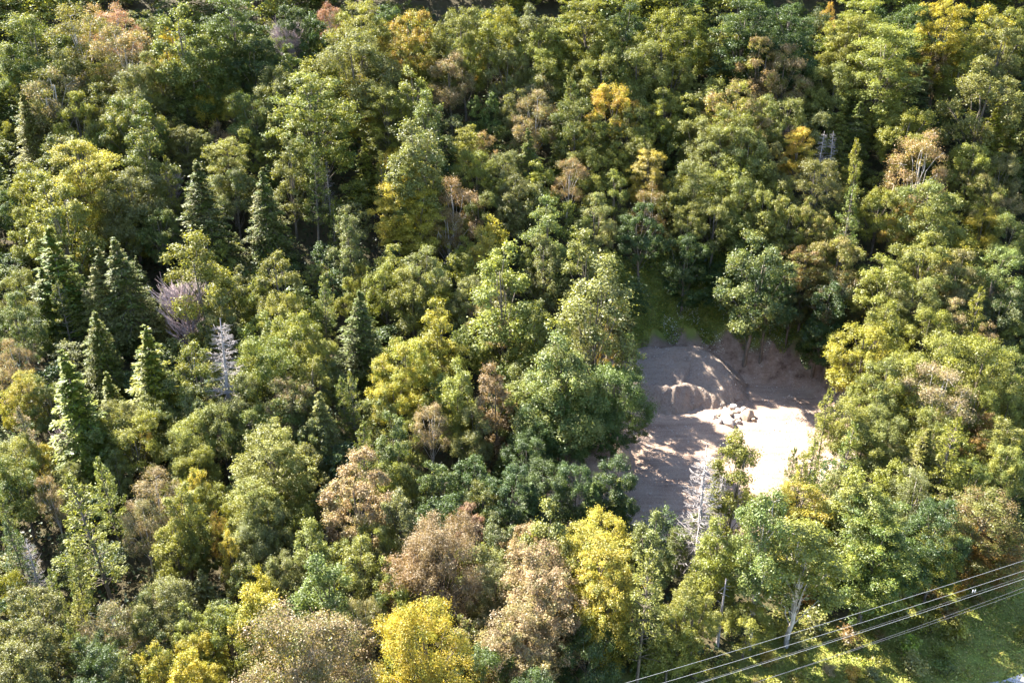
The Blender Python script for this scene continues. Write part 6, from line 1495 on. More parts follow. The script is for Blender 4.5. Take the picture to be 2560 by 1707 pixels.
 ('R',5,78.6,94.35,8.08,13.46,3.26,[221,220,23],[192,202,46],0),
 ('R',0,-92.15,146.12,8.32,13.64,3.01,[222,215,22],[198,207,47],0),
 ('R',4,-53.98,166.32,7.66,11.55,5.06,[185,203,24],[193,200,45],0),
 ('L',2,29.22,147.8,6.33,9.62,0.29,[125,136,25],[172,184,21],0),
 ('R',3,-29.19,138.62,3.99,6.67,2.04,[39,62,16],[68,102,16],0),
 ('H',1,-40.14,86.5,3.38,4.69,2.11,[42,69,18],[72,109,17],0),
 ('P',0,-78.91,162.18,6.37,11.36,3.36,[82,116,17],[126,129,22],0),
 ('P',2,-43.59,35.81,7.59,14.34,0.49,[226,225,24],[181,207,51],0),
 ('H',0,-40.12,26.29,8.43,14.12,5.77,[169,161,52],[156,164,37],0),
 ('R',5,-2.53,132.66,4.31,7.2,3.4,[37,65,19],[79,107,15],0),
 ('R',1,-3.85,36.91,3.94,6.37,4.57,[44,79,23],[81,115,17],0),
 ('P',1,58.46,118.62,4.87,6.89,5.87,[132,147,27],[185,179,18],0),
 ('H',2,-84.4,132.06,3.39,5.98,3.99,[40,69,19],[74,112,18],0),
 ('R',1,-45.14,151.38,5.59,9.19,5.62,[72,107,16],[119,135,25],0),
 ('R',2,54.63,170.1,6.89,11.59,3.42,[161,157,25],[182,188,21],0),
 ('H',0,43.16,148.29,4.6,7.07,5.61,[68,104,17],[152,153,26],0),
 ('R',3,104.68,123.33,8.45,13.86,3.16,[83,113,16],[145,147,25],0),
 ('R',1,-22.88,94.4,3.84,5.53,2.56,[67,100,16],[135,134,22],0),
 ('R',3,-21.8,87.76,3.36,5.34,2.11,[126,125,20],[206,227,27],0),
 ('L',0,-50.48,38.83,8.22,13.22,6.03,[135,149,27],[214,227,26],0),
 ('R',4,-104.04,146.28,6.6,11.08,0.24,[204,203,43],[208,222,25],0),
 ('L',0,-83.64,143.04,3.45,5.78,0.56,[149,155,27],[222,224,24],0),
 ('R',2,30.23,162.56,7.4,11.38,4.57,[151,148,24],[214,206,21],0),
 ('R',3,65.36,98.93,4.01,6.1,3.73,[147,144,48],[170,169,36],0),
 ('R',3,-28.15,124.37,4.12,6.84,0.26,[72,105,16],[129,132,22],0),
 ('R',1,-35.58,133.08,4.35,7.83,5.74,[46,81,23],[80,115,17],0),
 ('R',4,-73.29,151.55,4.11,7.4,0.7,[46,73,19],[73,104,16],0),
 ('H',0,-12.6,147.93,4.72,7.47,2.52,[119,134,25],[210,203,21],0),
 ('P',3,50.75,72.62,3.63,5.72,4.4,[67,99,15],[125,129,22],0),
 ('R',2,-8.84,127.73,4.61,7.79,2.04,[133,146,54],[140,158,38],0),
 ('H',0,-6.69,90.11,4.01,6.44,1.31,[36,64,18],[82,120,18],0),
 ('L',2,96.82,107.99,7.04,12.73,1.35,[167,188,46],[206,212,23],0),
 ('R',4,-57.74,83.38,3.68,5.37,3.2,[116,128,24],[210,229,27],0),
 ('R',3,9.29,145.15,4.37,6.35,0.07,[46,73,19],[80,121,19],0),
 ('H',2,54.24,150.22,4.34,7.3,0.26,[82,123,19],[123,132,24],0),
 ('H',0,-60.53,72.19,2.81,3.77,4.8,[47,78,21],[67,98,15],0),
 ('H',3,-67.02,85.35,7.56,11.64,0.79,[150,173,43],[227,226,24],0),
 ('L',3,-37.11,84.82,4.58,6.52,1.88,[71,94,13],[114,124,22],0),
 ('R',3,-12.49,86.51,4.13,6.84,0.97,[129,144,26],[221,211,21],0),
 ('H',3,60.74,80.2,4.21,5.94,1.55,[76,110,17],[118,124,22],0),
 ('R',2,-53.48,172.69,8.2,14.89,3.7,[122,131,48],[193,207,48],0),
 ('H',3,-49.44,138.84,4.65,7.18,3.99,[75,113,18],[154,154,25],0),
 ('R',3,-15.74,78.73,3.75,5.26,1.58,[132,138,49],[172,180,41],0),
 ('P',2,-52.38,115.52,4.05,6.41,5.54,[131,148,28],[205,196,20],0),
 ('R',3,48.64,158.62,3.56,5.4,0.34,[128,139,51],[168,177,40],0),
 ('H',1,-33.49,156.0,4.36,6.14,1.23,[43,76,22],[80,114,17],0),
 ('R',0,-88.04,114.85,6.84,12.51,5.15,[183,179,19],[178,186,42],0),
 ('R',2,-82.13,101.31,9.28,14.42,4.74,[228,233,26],[165,186,45],0),
 ('R',2,-29.17,147.35,5.01,8.03,5.62,[139,152,28],[202,200,21],0),
 ('L',0,-71.22,128.97,4.96,7.33,1.16,[44,75,21],[95,125,17],0),
 ('R',5,86.62,125.89,9.3,13.72,2.06,[178,192,22],[176,203,50],0),
 ('H',2,-33.3,116.1,4.41,6.65,5.7,[48,78,21],[75,111,17],0),
 ('R',5,-67.69,166.26,9.47,14.46,6.17,[182,189,42],[216,221,24],0),
 ('R',4,-8.29,116.41,5.48,8.03,5.39,[44,76,21],[91,120,17],0),
 ('L',3,-92.22,171.54,7.46,13.44,1.21,[75,99,14],[139,139,23],0),
 ('L',2,68.82,129.76,3.51,6.0,1.11,[46,81,23],[79,106,15],0),
 ('R',4,69.28,144.57,4.43,8.03,4.58,[46,73,19],[72,96,13],0),
 ('H',0,-35.35,159.27,3.79,5.88,0.59,[141,152,55],[194,201,45],0),
 ('R',1,61.13,137.11,3.75,6.37,0.28,[48,75,19],[64,94,14],0),
 ('H',0,42.88,83.85,3.84,5.78,4.34,[45,79,22],[79,111,16],0),
 ('R',0,-22.33,144.74,3.41,5.57,1.67,[44,73,20],[85,122,18],0),
 ('R',2,51.56,118.59,4.07,7.16,1.88,[117,128,23],[183,201,23],0),
 ('R',0,-13.31,72.72,3.74,5.9,4.85,[151,147,24],[239,228,23],0),
 ('H',2,-71.84,155.75,7.25,12.93,5.13,[135,129,42],[176,198,48],0),
 ('R',1,17.8,150.78,6.84,12.76,2.93,[157,179,44],[204,226,26],0),
 ('L',2,-40.29,143.85,4.26,7.25,2.44,[133,138,24],[219,220,24],0),
 ('H',3,-19.03,133.99,5.08,7.43,3.43,[144,153,55],[190,189,40],0),
 ('R',4,30.61,61.72,4.03,6.29,1.36,[82,108,15],[135,145,26],0),
 ('R',1,79.48,153.43,3.72,6.12,2.47,[123,134,49],[198,202,44],0),
 ('R',5,42.88,115.09,3.7,5.39,1.56,[39,67,19],[84,116,17],0),
 ('R',5,-32.27,133.93,4.17,6.16,0.69,[128,124,41],[181,189,42],0),
 ('R',5,58.35,109.64,5.42,7.86,1.21,[73,97,13],[140,143,24],0),
 ('R',1,37.92,176.02,7.58,13.47,4.66,[176,185,21],[151,162,37],0),
 ('L',2,35.65,146.25,5.38,9.1,2.74,[87,125,19],[145,151,26],0),
 ('P',3,-38.98,146.97,5.16,7.76,2.23,[116,128,47],[145,159,38],0),
 ('R',1,-79.44,120.32,3.42,5.53,3.67,[125,125,21],[194,211,25],0),
 ('R',4,99.54,169.68,6.18,11.29,3.63,[125,127,22],[209,224,26],0),
 ('R',0,-31.91,99.69,3.91,6.43,4.42,[77,103,14],[142,150,26],0),
 ('H',2,-9.23,146.98,4.49,6.63,5.39,[35,61,18],[69,104,16],0),
 ('R',4,-62.55,86.65,3.36,5.11,5.58,[45,73,19],[67,100,15],0),
 ('P',1,75.02,118.82,4.82,8.37,6.17,[62,94,15],[124,141,26],0),
 ('H',3,-49.88,59.56,3.6,5.05,5.52,[91,120,16],[124,136,25],0),
 ('L',1,52.24,155.51,3.83,6.12,5.26,[76,101,14],[154,152,25],0),
 ('H',3,5.56,87.37,3.68,5.79,5.41,[82,114,16],[146,160,29],0),
 ('R',1,37.22,152.81,9.0,13.61,1.81,[177,187,21],[195,208,48],0),
 ('H',2,22.1,157.79,6.44,11.85,1.08,[137,149,55],[149,161,38],0),
 ('R',5,71.27,116.54,4.42,6.49,5.74,[157,150,48],[154,167,39],0),
 ('R',4,-95.75,137.85,7.23,11.69,0.23,[154,165,38],[167,178,20],0),
 ('H',0,77.91,149.87,3.18,4.98,6.22,[131,134,23],[196,206,23],0),
 ('R',1,-63.99,157.76,4.27,6.01,3.05,[43,67,17],[73,104,15],0),
 ('H',1,84.52,137.25,4.58,6.56,1.87,[77,109,16],[117,121,21],0),
 ('R',0,-30.57,169.38,7.11,11.48,0.32,[170,182,21],[199,198,42],0),
 ('L',3,82.74,144.74,5.16,7.34,2.51,[65,93,14],[160,156,25],0),
 ('R',3,-37.43,57.93,3.22,4.48,3.96,[66,93,14],[128,129,22],0),
 ('H',3,74.03,151.91,3.91,6.62,1.75,[46,75,20],[75,115,18],0),
 ('R',2,-1.5,150.81,4.64,8.15,4.9,[43,68,17],[73,100,14],0),
 ('P',2,-15.83,116.48,3.68,6.34,2.84,[85,118,17],[129,139,25],0),
 ('P',1,-29.98,154.39,3.92,6.66,1.35,[37,61,16],[71,99,14],0),
 ('H',2,-84.75,151.75,8.26,13.99,2.18,[139,143,50],[170,181,41],0),
 ('R',4,2.41,93.99,4.1,6.95,1.19,[40,66,17],[84,123,19],0),
 ('R',5,-73.45,107.07,3.28,5.3,2.02,[39,68,19],[68,98,15],0),
 ('L',2,-63.9,57.43,6.04,11.07,6.02,[186,201,47],[230,224,23],0),
 ('R',3,-15.26,160.85,3.04,4.59,3.58,[46,81,23],[92,123,17],0),
 ('R',1,64.88,129.5,4.99,8.77,0.23,[40,65,17],[76,112,17],0),
 ('P',1,82.47,158.8,2.72,4.53,5.59,[47,80,22],[79,106,15],0),
 ('L',1,19.11,165.36,6.77,12.21,4.89,[79,111,16],[147,143,23],0),
 ('R',5,-77.5,139.82,4.93,7.47,3.18,[42,70,19],[81,110,16],0),
 ('R',4,-60.89,84.35,4.3,6.75,2.55,[127,133,23],[220,209,21],0),
 ('R',2,-60.05,68.36,7.45,11.97,2.77,[117,119,20],[178,190,22],0),
 ('R',4,-19.76,40.06,2.99,4.52,3.68,[52,81,20],[85,117,17],0),
 ('H',3,-37.7,39.57,3.42,5.93,4.65,[50,79,20],[79,121,19],0),
 ('R',2,-75.9,129.44,3.87,5.72,5.78,[107,120,22],[172,182,21],0),
 ('R',0,-7.37,150.11,4.26,5.96,5.78,[149,156,55],[165,167,36],0),
 ('R',5,41.78,167.18,7.1,11.16,4.12,[76,108,16],[139,136,22],0),
 ('H',2,-0.9,71.34,3.67,5.51,4.7,[82,117,17],[114,125,23],0),
 ('L',3,-65.49,92.46,3.72,6.03,5.27,[133,132,22],[182,193,22],0),
 ('R',0,-26.07,172.93,9.89,14.61,5.54,[209,206,22],[187,210,51],0),
 ('L',1,76.39,85.93,6.75,12.23,0.41,[152,170,41],[185,180,19],0),
 ('R',4,90.19,120.81,7.97,12.46,2.07,[79,108,15],[149,158,28],0),
 ('H',0,45.22,155.09,2.74,4.36,5.91,[77,101,14],[127,141,26],0),
 ('H',2,45.46,134.35,4.88,8.95,4.8,[75,105,15],[111,119,21],0),
 ('R',1,-89.09,155.62,8.42,12.89,1.66,[146,151,26],[180,191,22],0),
 ('P',3,51.87,85.97,3.32,5.15,3.9,[69,104,16],[130,126,20],0),
 ('R',2,62.78,87.83,4.72,6.74,5.12,[43,73,20],[77,103,14],0),
 ('R',2,80.2,124.74,7.07,11.45,3.01,[132,139,50],[168,193,47],0),
 ('R',1,77.41,170.96,9.45,14.85,5.99,[112,127,24],[192,194,21],0),
 ('R',4,-67.81,103.41,3.79,6.17,1.11,[88,122,18],[120,119,20],0),
 ('H',3,13.76,153.28,7.09,12.77,0.09,[129,125,41],[190,197,44],0),
 ('H',1,-25.05,54.93,4.02,5.59,6.08,[157,150,48],[169,174,39],0),
 ('R',3,19.15,57.34,3.91,6.32,3.43,[82,124,20],[130,146,27],0),
 ('L',1,-18.03,154.93,3.65,5.06,0.72,[92,125,18],[122,120,20],0),
 ('P',0,55.7,153.97,3.75,5.52,4.86,[131,133,46],[163,175,41],0),
 ('H',3,53.93,75.15,3.13,4.73,2.09,[67,95,14],[150,152,25],0),
 ('P',3,-86.06,169.74,7.16,11.27,0.88,[127,131,46],[147,159,37],0),
 ('H',1,-36.33,166.53,7.04,11.61,5.47,[74,110,17],[146,148,25],0),
 ('R',0,54.75,86.31,3.64,6.07,1.77,[47,75,19],[72,97,13],0),
 ('P',0,77.36,141.73,4.28,6.56,4.59,[122,123,21],[199,203,22],0),
 ('R',1,-16.66,44.14,3.95,5.71,1.58,[111,122,22],[189,188,20],0),
 ('R',5,-0.94,126.26,4.74,7.02,2.78,[70,98,14],[124,128,22],0),
 ('H',2,-75.64,96.83,6.52,11.77,1.09,[135,150,28],[167,183,21],0),
 ('R',2,-34.51,97.61,4.47,6.39,0.68,[112,124,23],[199,188,19],0),
 ('P',2,62.62,97.21,4.24,6.24,5.71,[146,149,51],[204,206,44],0),
 ('R',3,46.66,168.92,7.15,12.46,2.35,[145,155,56],[147,159,37],0),
 ('R',2,59.16,152.05,5.56,8.39,5.08,[48,78,21],[78,112,17],0),
 ('R',3,44.92,100.7,4.32,6.48,5.17,[74,105,16],[135,147,27],0),
 ('H',1,10.57,52.11,4.25,6.48,1.46,[76,109,16],[138,136,22],0),
 ('P',2,5.12,151.82,3.42,5.69,4.6,[82,111,16],[142,154,28],0),
 ('L',1,-44.93,49.75,2.72,4.65,0.78,[142,151,27],[180,195,22],0),
 ('H',1,-3.78,172.65,7.99,11.85,4.39,[132,132,22],[213,227,26],0),
 ('R',3,-42.74,57.36,3.07,4.75,1.29,[152,146,47],[207,210,46],0),
 ('R',5,6.75,106.16,4.7,7.09,4.66,[80,117,18],[148,160,29],0),
 ('R',2,86.94,151.61,3.78,6.58,4.39,[44,79,23],[85,113,15],0),
 ('P',2,-29.56,40.21,3.4,4.92,5.65,[125,128,44],[167,182,43],0),
 ('R',1,68.01,147.56,4.07,5.69,5.45,[42,75,22],[72,108,17],0),
 ('H',3,-5.24,80.2,3.61,5.71,5.01,[132,141,25],[177,183,20],0),
 ('L',3,-48.96,85.05,4.46,6.67,5.79,[123,129,46],[159,168,38],0),
 ('R',3,-25.2,41.25,3.95,5.98,5.67,[111,123,22],[185,196,22],0),
 ('L',1,-104.58,164.22,6.62,11.46,5.09,[180,199,48],[202,203,22],0),
 ('R',2,19.85,170.79,9.35,13.79,2.29,[124,131,47],[188,193,42],0),
 ('R',3,-42.19,107.47,4.53,7.1,1.51,[166,158,51],[157,175,42],0),
 ('R',5,-64.9,89.11,3.39,4.92,2.8,[43,67,17],[76,101,14],0),
 ('L',0,-28.85,159.39,4.05,5.88,1.93,[73,110,17],[133,135,23],0),
 ('R',3,-51.67,49.12,7.91,11.94,3.33,[158,156,52],[162,169,38],0),
 ('R',3,-40.22,46.08,4.51,6.46,4.0,[77,110,16],[111,122,22],0),
 ('P',3,48.73,151.05,4.23,6.98,1.44,[67,101,16],[128,142,26],0),
 ('H',0,70.1,112.5,4.25,7.16,1.67,[43,66,17],[81,118,18],0),
 ('L',3,-42.58,113.64,4.62,7.41,3.83,[85,120,18],[131,143,26],0),
 ('H',3,-56.41,159.36,9.38,14.38,6.25,[150,149,25],[198,213,24],0),
 ('H',3,-28.88,30.36,3.29,5.31,1.1,[132,150,28],[227,229,25],0),
 ('R',3,-22.43,68.15,2.86,4.61,1.64,[40,64,16],[79,113,17],0),
 ('R',1,-20.04,104.78,3.65,5.97,4.33,[89,125,18],[133,135,23],0),
 ('L',0,-8.65,61.64,3.48,5.73,1.16,[113,121,44],[156,174,42],0),
 ('P',2,-18.17,160.73,3.6,5.94,2.31,[82,117,17],[143,139,22],0),
 ('H',3,-102.77,116.58,7.59,12.52,3.06,[64,95,15],[153,160,28],0),
 ('R',2,-14.22,89.56,4.49,6.33,1.23,[40,62,16],[80,113,17],0),
 ('L',0,-51.42,68.18,4.28,6.0,3.37,[37,60,16],[87,115,16],0),
 ('R',3,-64.29,102.6,3.58,5.69,4.96,[37,64,18],[81,110,15],0),
 ('R',1,-37.99,64.1,3.72,5.11,0.12,[41,72,21],[69,106,17],0),
 ('P',1,-41.99,99.29,3.24,5.17,4.29,[120,128,23],[183,193,22],0),
 ('R',4,-8.01,153.69,3.96,5.98,5.26,[145,152,26],[180,196,23],0),
 ('P',2,-8.18,47.15,4.08,6.22,3.58,[87,120,17],[129,133,23],0),
 ('R',2,89.89,169.83,7.57,14.27,0.95,[87,116,16],[121,125,21],0),
 ('P',3,-61.54,140.38,4.25,7.07,0.53,[85,118,17],[132,134,22],0),
 ('R',5,-93.12,116.64,8.07,14.07,0.61,[172,192,46],[187,186,20],0),
 ('R',1,104.99,173.92,8.19,12.18,5.65,[162,178,21],[181,203,49],0),
 ('R',4,-36.83,45.77,2.54,4.15,0.55,[141,156,29],[220,224,24],0),
 ('P',1,-21.75,165.94,5.99,11.16,0.51,[141,152,55],[188,200,46],0),
 ('R',3,-24.1,100.62,3.78,5.85,5.42,[129,138,24],[161,174,20],0),
 ('R',1,2.67,121.57,3.52,5.96,0.49,[151,155,26],[215,207,21],0),
 ('H',1,-39.51,34.2,3.08,4.45,3.83,[147,156,56],[166,177,41],0),
 ('R',5,-1.4,81.86,3.97,6.93,6.24,[86,118,17],[127,138,25],0),
 ('L',2,-34.65,59.0,3.04,4.35,3.59,[49,76,19],[67,97,15],0),
 ('R',1,79.64,117.93,3.24,5.23,6.06,[113,123,45],[168,181,42],0),
 ('R',5,30.31,133.2,4.88,8.32,1.1,[52,80,20],[75,104,15],0),
 ('L',2,13.02,61.24,3.77,6.64,2.17,[39,67,19],[81,115,17],0),
 ('P',3,80.75,162.07,8.74,13.12,6.04,[139,144,25],[214,227,26],0),
 ('P',2,-29.9,52.05,2.9,4.86,4.23,[143,149,26],[170,177,20],0),
 ('H',0,-50.88,73.81,3.49,5.15,3.74,[140,148,53],[172,191,46],0),
 ('R',2,96.0,142.57,8.25,13.89,1.36,[169,176,19],[154,168,40],0),
 ('R',1,60.37,76.12,4.56,6.41,0.05,[51,80,21],[77,114,18],0),
 ('P',0,-16.78,51.35,3.56,5.38,5.57,[36,63,18],[76,105,15],0),
 ('L',3,-59.49,99.9,3.3,5.6,0.96,[45,74,20],[76,109,17],0),
 ('R',1,1.66,105.98,3.84,6.06,2.74,[78,113,17],[140,149,26],0),
 ('R',0,-5.11,126.18,4.17,6.9,5.9,[125,129,45],[174,183,42],0),
 ('R',1,74.02,122.51,4.2,7.01,5.48,[45,76,21],[79,120,19],0),
 ('P',2,-69.5,112.13,4.59,7.5,4.18,[43,67,17],[92,122,17],0),
 ('R',1,-15.97,69.6,3.74,6.52,0.82,[39,65,18],[66,98,15],0),
 ('R',0,-41.45,153.74,5.18,7.91,2.07,[125,124,20],[240,230,23],0),
 ('R',0,30.76,69.18,4.35,6.33,4.06,[41,73,21],[61,94,15],0),
 ('R',4,-32.89,110.94,4.37,6.16,3.21,[116,123,44],[189,199,45],0),
 ('A',0,-85.42,154.89,3.0,8,6.25,[277,182,92],[217,182,62],1),
 ('A',0,-66.63,146.9,6.34,12.24,1.0,[242,158,80],[194,178,65],1),
 ('R',1,-59.72,149.72,4.85,10.23,5.68,[155,155,53],[76,110,17],1),
 ('R',5,-43.15,139.54,6.69,12.9,6.22,[85,120,18],[150,172,42],1),
 ('R',0,-28.22,151.85,3.93,8.9,0.48,[217,230,26],[146,169,42],1),
 ('P',2,-30.73,143.1,5.57,14.08,0.98,[73,112,18],[38,64,18],1),
 ('A',0,-71.1,135.13,5.07,10.59,3.89,[218,226,25],[196,204,46],1),
 ('L',3,-60.72,133.18,6.49,11.93,0.14,[204,202,21],[132,133,22],1),
 ('A',1,-63.82,132.65,5.31,10.91,1.88,[119,121,20],[276,201,114],1),
 ('R',1,-45.67,132.02,6.41,12.5,4.26,[69,103,16],[139,152,28],1),
 ('R',5,-43.41,133.77,4.75,10.08,5.23,[75,114,18],[147,144,23],1),
 ('R',5,-37.7,136.65,5.13,10.63,1.37,[80,107,15],[117,126,22],1),
 ('R',1,-34.34,137.24,6.02,11.93,1.98,[75,111,17],[134,151,28],1),
 ('R',2,-28.76,130.19,7.47,14.05,2.92,[140,144,25],[196,199,22],1),
 ('R',3,-77.14,136.24,3.93,8.9,0.98,[201,212,24],[162,188,46],1),
 ('R',5,-66.92,127.5,5.7,11.47,4.7,[165,162,54],[114,120,21],1),
 ('R',4,-59.62,127.13,6.26,12.27,5.8,[113,124,22],[126,122,40],1),
 ('A',0,-54.36,131.98,4.71,10.12,5.9,[192,204,23],[218,152,82],1),
 ('R',0,-47.32,132.71,3.85,8.79,3.06,[155,151,25],[229,223,23],1),
 ('R',4,-44.45,131.85,3.83,8.76,3.31,[134,142,25],[207,220,25],1),
 ('R',0,-45.6,131.19,3.39,8.11,4.87,[354,286,32],[362,317,38],1),
 ('R',1,-35.43,129.09,5.77,11.56,3.49,[126,133,47],[151,160,28],1),
 ('L',3,-26.98,130.91,6.4,11.83,0.33,[210,213,23],[166,191,47],1),
 ('R',3,-67.08,124.56,5.61,11.34,2.89,[144,145,24],[141,134,43],1),
 ('A',1,-48.33,124.13,4.23,9.5,1.41,[186,189,20],[144,96,32],1),
 ('R',0,-54.48,122.11,4.99,10.44,2.97,[83,117,17],[119,123,21],1),
 ('R',5,-57.25,122.27,5.54,11.23,5.53,[121,128,23],[142,143,48],1),
 ('R',0,-58.1,120.04,4.66,9.96,4.23,[167,185,22],[178,202,50],1),
 ('L',0,-43.7,121.81,4.46,9.3,5.87,[136,142,25],[160,170,39],1),
 ('A',0,-42.55,124.97,2.85,8,6.27,[213,154,86],[157,93,27],1),
 ('A',1,-39.35,122.6,3.64,8.73,2.31,[152,95,30],[286,187,94],1),
 ('R',4,-36.68,120.51,4.41,9.59,1.48,[189,198,22],[156,179,44],1),
 ('R',3,-59.96,116.06,5.84,11.67,5.76,[144,137,44],[69,98,15],1),
 ('R',4,-61.78,115.07,5.3,10.88,5.99,[125,127,43],[92,123,17],1),
 ('R',5,-74.07,127.02,2.32,7,0.45,[231,224,23],[174,187,43],1),
 ('W',0,-49.15,113.81,3.96,10.34,0.74,[75,101,14],[124,132,23],1),
 ('R',5,-53.55,110.83,4.66,9.96,4.24,[138,131,42],[114,120,21],1),
 ('R',5,-52.58,104.62,4.96,10.4,3.75,[178,180,19],[419,330,36],1),
 ('R',1,-48.47,105.38,4.99,10.44,4.43,[145,144,48],[128,138,25],1),
 ('R',3,-48.42,106.03,3.29,7.97,3.4,[212,216,23],[433,326,33],1),
 ('R',2,-55.87,103.26,4.93,10.35,3.71,[81,118,18],[44,78,22],1),
 ('R',5,-66.55,110.64,3.39,8.11,1.19,[82,115,17],[45,79,23],1),
 ('R',5,-20.21,152.13,2.65,7.04,1.88,[351,215,47],[365,293,32],1),
 ('R',0,-20.09,150.06,5.81,11.63,0.67,[47,78,21],[82,112,16],1),
 ('S',1,-14.28,155.96,3.77,7,1.21,[46,77,20],[74,99,13],1),
 ('R',4,-15.23,140.13,5.52,11.2,0.12,[145,159,38],[114,128,24],1),
 ('R',2,-1.98,145.52,6.27,12.29,6.27,[220,210,21],[147,148,25],1),
 ('R',1,0.09,146.13,3.81,8.73,2.46,[164,180,21],[111,122,22],1),
 ('R',0,5.11,143.22,6.2,12.19,4.52,[177,182,40],[123,135,25],1),
 ('P',1,7.71,140.59,5.18,13.34,6.09,[122,161,38],[176,185,42],1),
 ('R',3,13.96,137.62,7.19,13.63,0.17,[178,176,18],[114,129,24],1),
 ('R',0,6.35,138.55,5.17,10.69,4.29,[168,176,20],[148,160,29],1),
 ('A',0,-5.16,140.56,1.86,8,0.12,[374,219,45],[287,250,30],1),
 ('R',2,8.91,140.72,5.23,10.78,1.26,[133,140,24],[182,185,20],1),
 ('R',1,-13.63,138.54,3.98,8.97,2.28,[222,219,23],[190,202,46],1),
 ('R',3,1.2,136.44,4.24,9.35,0.27,[145,142,47],[199,206,46],1),
 ('R',5,4.89,134.57,5.94,11.82,4.25,[161,166,37],[137,153,28],1),
 ('R',4,8.41,134.6,5.06,10.54,5.48,[112,123,22],[225,225,24],1),
 ('R',2,11.24,134.54,5.35,10.96,0.01,[140,137,22],[145,151,53],1),
 ('R',2,15.38,132.12,5.86,11.7,0.69,[127,127,21],[84,123,19],1),
 ('R',1,19.52,132.45,5.58,11.29,5.87,[120,122,21],[171,188,22],1),
 ('A',2,4.21,132.54,5.31,10.9,3.86,[145,158,58],[239,175,99],1),
 ('R',0,0.52,130.65,4.97,10.4,3.39,[140,133,42],[166,181,43],1),
 ('P',0,-5.47,129.08,3.19,9.57,3.8,[89,123,18],[130,161,35],1),
 ('P',3,-3.1,128.38,3.46,10.08,2.76,[69,100,15],[144,192,45],1),
 ('P',3,3.75,129.77,2.2,8,2.31,[377,220,45],[413,330,36],1),
 ('R',0,18.39,128.83,4.92,10.33,0.18,[163,189,47],[140,158,30],1),
 ('R',5,-0.77,129.26,3.79,8.69,4.91,[129,132,46],[170,175,39],1),
 ('L',2,-6.07,122.17,5.02,10.03,5.92,[222,220,23],[164,159,26],1),
 ('A',0,-3.85,122.95,3.66,8.76,2.26,[265,173,87],[233,182,57],1),
 ('A',1,1.75,124.65,4.24,9.52,4.69,[269,195,110],[140,138,22],1),
 ('R',1,12.98,124.74,4.81,10.18,3.37,[151,157,27],[175,175,19],1),
 ('R',1,20.57,125.57,5.12,10.62,0.08,[223,232,26],[135,142,25],1),
 ('R',4,10.64,123.59,4.79,10.14,1.55,[133,136,23],[224,215,22],1),
 ('R',3,23.16,123.82,4.24,9.35,2.94,[118,130,24],[67,93,14],1),
 ('R',3,-17.06,120.33,3.61,8.43,2.33,[408,307,32],[404,320,35],1),
 ('R',1,14.73,120.33,4.7,10.02,1.96,[183,185,40],[233,232,25],1),
 ('R',1,3.58,114.15,5.82,11.65,4.63,[192,199,22],[149,156,27],1),
 ('L',0,-12.12,113.16,6.05,11.37,5.92,[361,310,36],[195,212,24],1),
 ('R',0,11.2,115.75,4.32,9.46,2.72,[186,177,18],[170,186,44],1),
 ('R',2,22.44,115.2,4.04,9.05,6.26,[204,195,20],[111,122,22],1),
 ('R',3,2.2,111.87,5.24,10.8,0.65,[153,162,58],[176,176,38],1),
 ('P',1,-2.31,104.61,4.24,11.56,1.99,[220,210,21],[381,323,37],1),
 ('R',3,21.87,112.5,4.23,9.34,2.05,[180,185,41],[118,123,21],1),
 ('R',5,8.11,109.77,4.42,9.61,2.0,[196,210,24],[77,108,16],1),
 ('R',4,-0.68,108.17,4.37,9.53,1.39,[141,132,42],[117,130,24],1),
 ('R',2,32.68,138.94,6.05,11.98,3.23,[158,160,35],[139,135,22],1),
 ('R',0,35.58,136.39,7.13,13.54,2.33,[42,75,22],[74,109,17],1),
 ('A',1,49.37,147.57,5.09,10.62,5.2,[38,61,16],[131,134,46],1),
 ('A',0,52.58,152.32,2.63,8,3.2,[379,211,42],[368,288,31],1),
 ('R',5,76.51,145.5,6.27,12.29,2.08,[202,193,20],[353,304,36],1),
 ('R',3,80.81,148.22,4.79,10.15,6.02,[170,179,41],[212,227,26],1),
 ('R',4,71.28,140.65,5.81,11.63,2.49,[168,179,20],[180,182,40],1),
 ('A',1,36.54,132.36,4.41,9.74,3.95,[258,189,108],[187,160,55],1),
 ('R',3,64.52,138.24,5.47,11.13,0.75,[266,176,90],[113,126,23],1),
 ('R',2,29.93,128.69,6.31,12.35,2.78,[176,185,42],[124,136,25],1),
 ('R',4,26.89,132.52,5.02,10.48,1.11,[156,160,35],[147,154,27],1),
 ('R',5,29.74,125.21,6.18,12.17,2.63,[260,169,84],[189,203,23],1),
 ('R',4,24.85,126.48,5.69,11.45,3.72,[167,175,40],[214,211,22],1),
 ('R',3,44.63,128.66,5.18,10.71,5.25,[181,188,42],[121,131,23],1),
 ('R',5,42.75,123.46,5.03,10.5,4.8,[145,152,54],[151,157,35],1),
 ('R',0,53.03,124.86,5.64,11.37,0.63,[183,190,42],[185,184,19],1),
 ('R',1,62.4,119.62,4.14,9.19,0.73,[237,233,24],[177,183,41],1),
 ('R',4,35.92,118.02,4.62,9.89,2.45,[228,205,74],[106,119,22],1),
 ('R',5,32.83,116.76,4.58,9.83,5.19,[183,181,39],[199,211,24],1),
 ('R',2,30.09,114.09,5.81,11.63,3.25,[154,160,36],[180,199,23],1),
 ('R',4,27.18,113.19,5.28,10.86,2.68,[225,233,26],[183,206,50],1),
 ('R',2,33.25,114.19,5.03,10.49,6.28,[208,208,45],[120,125,22],1),
 ('R',3,35.45,112.03,4.46,9.66,0.43,[176,184,20],[234,211,76],1),
 ('R',1,61.87,115.16,4.29,9.42,1.94,[169,173,38],[226,183,60],1),
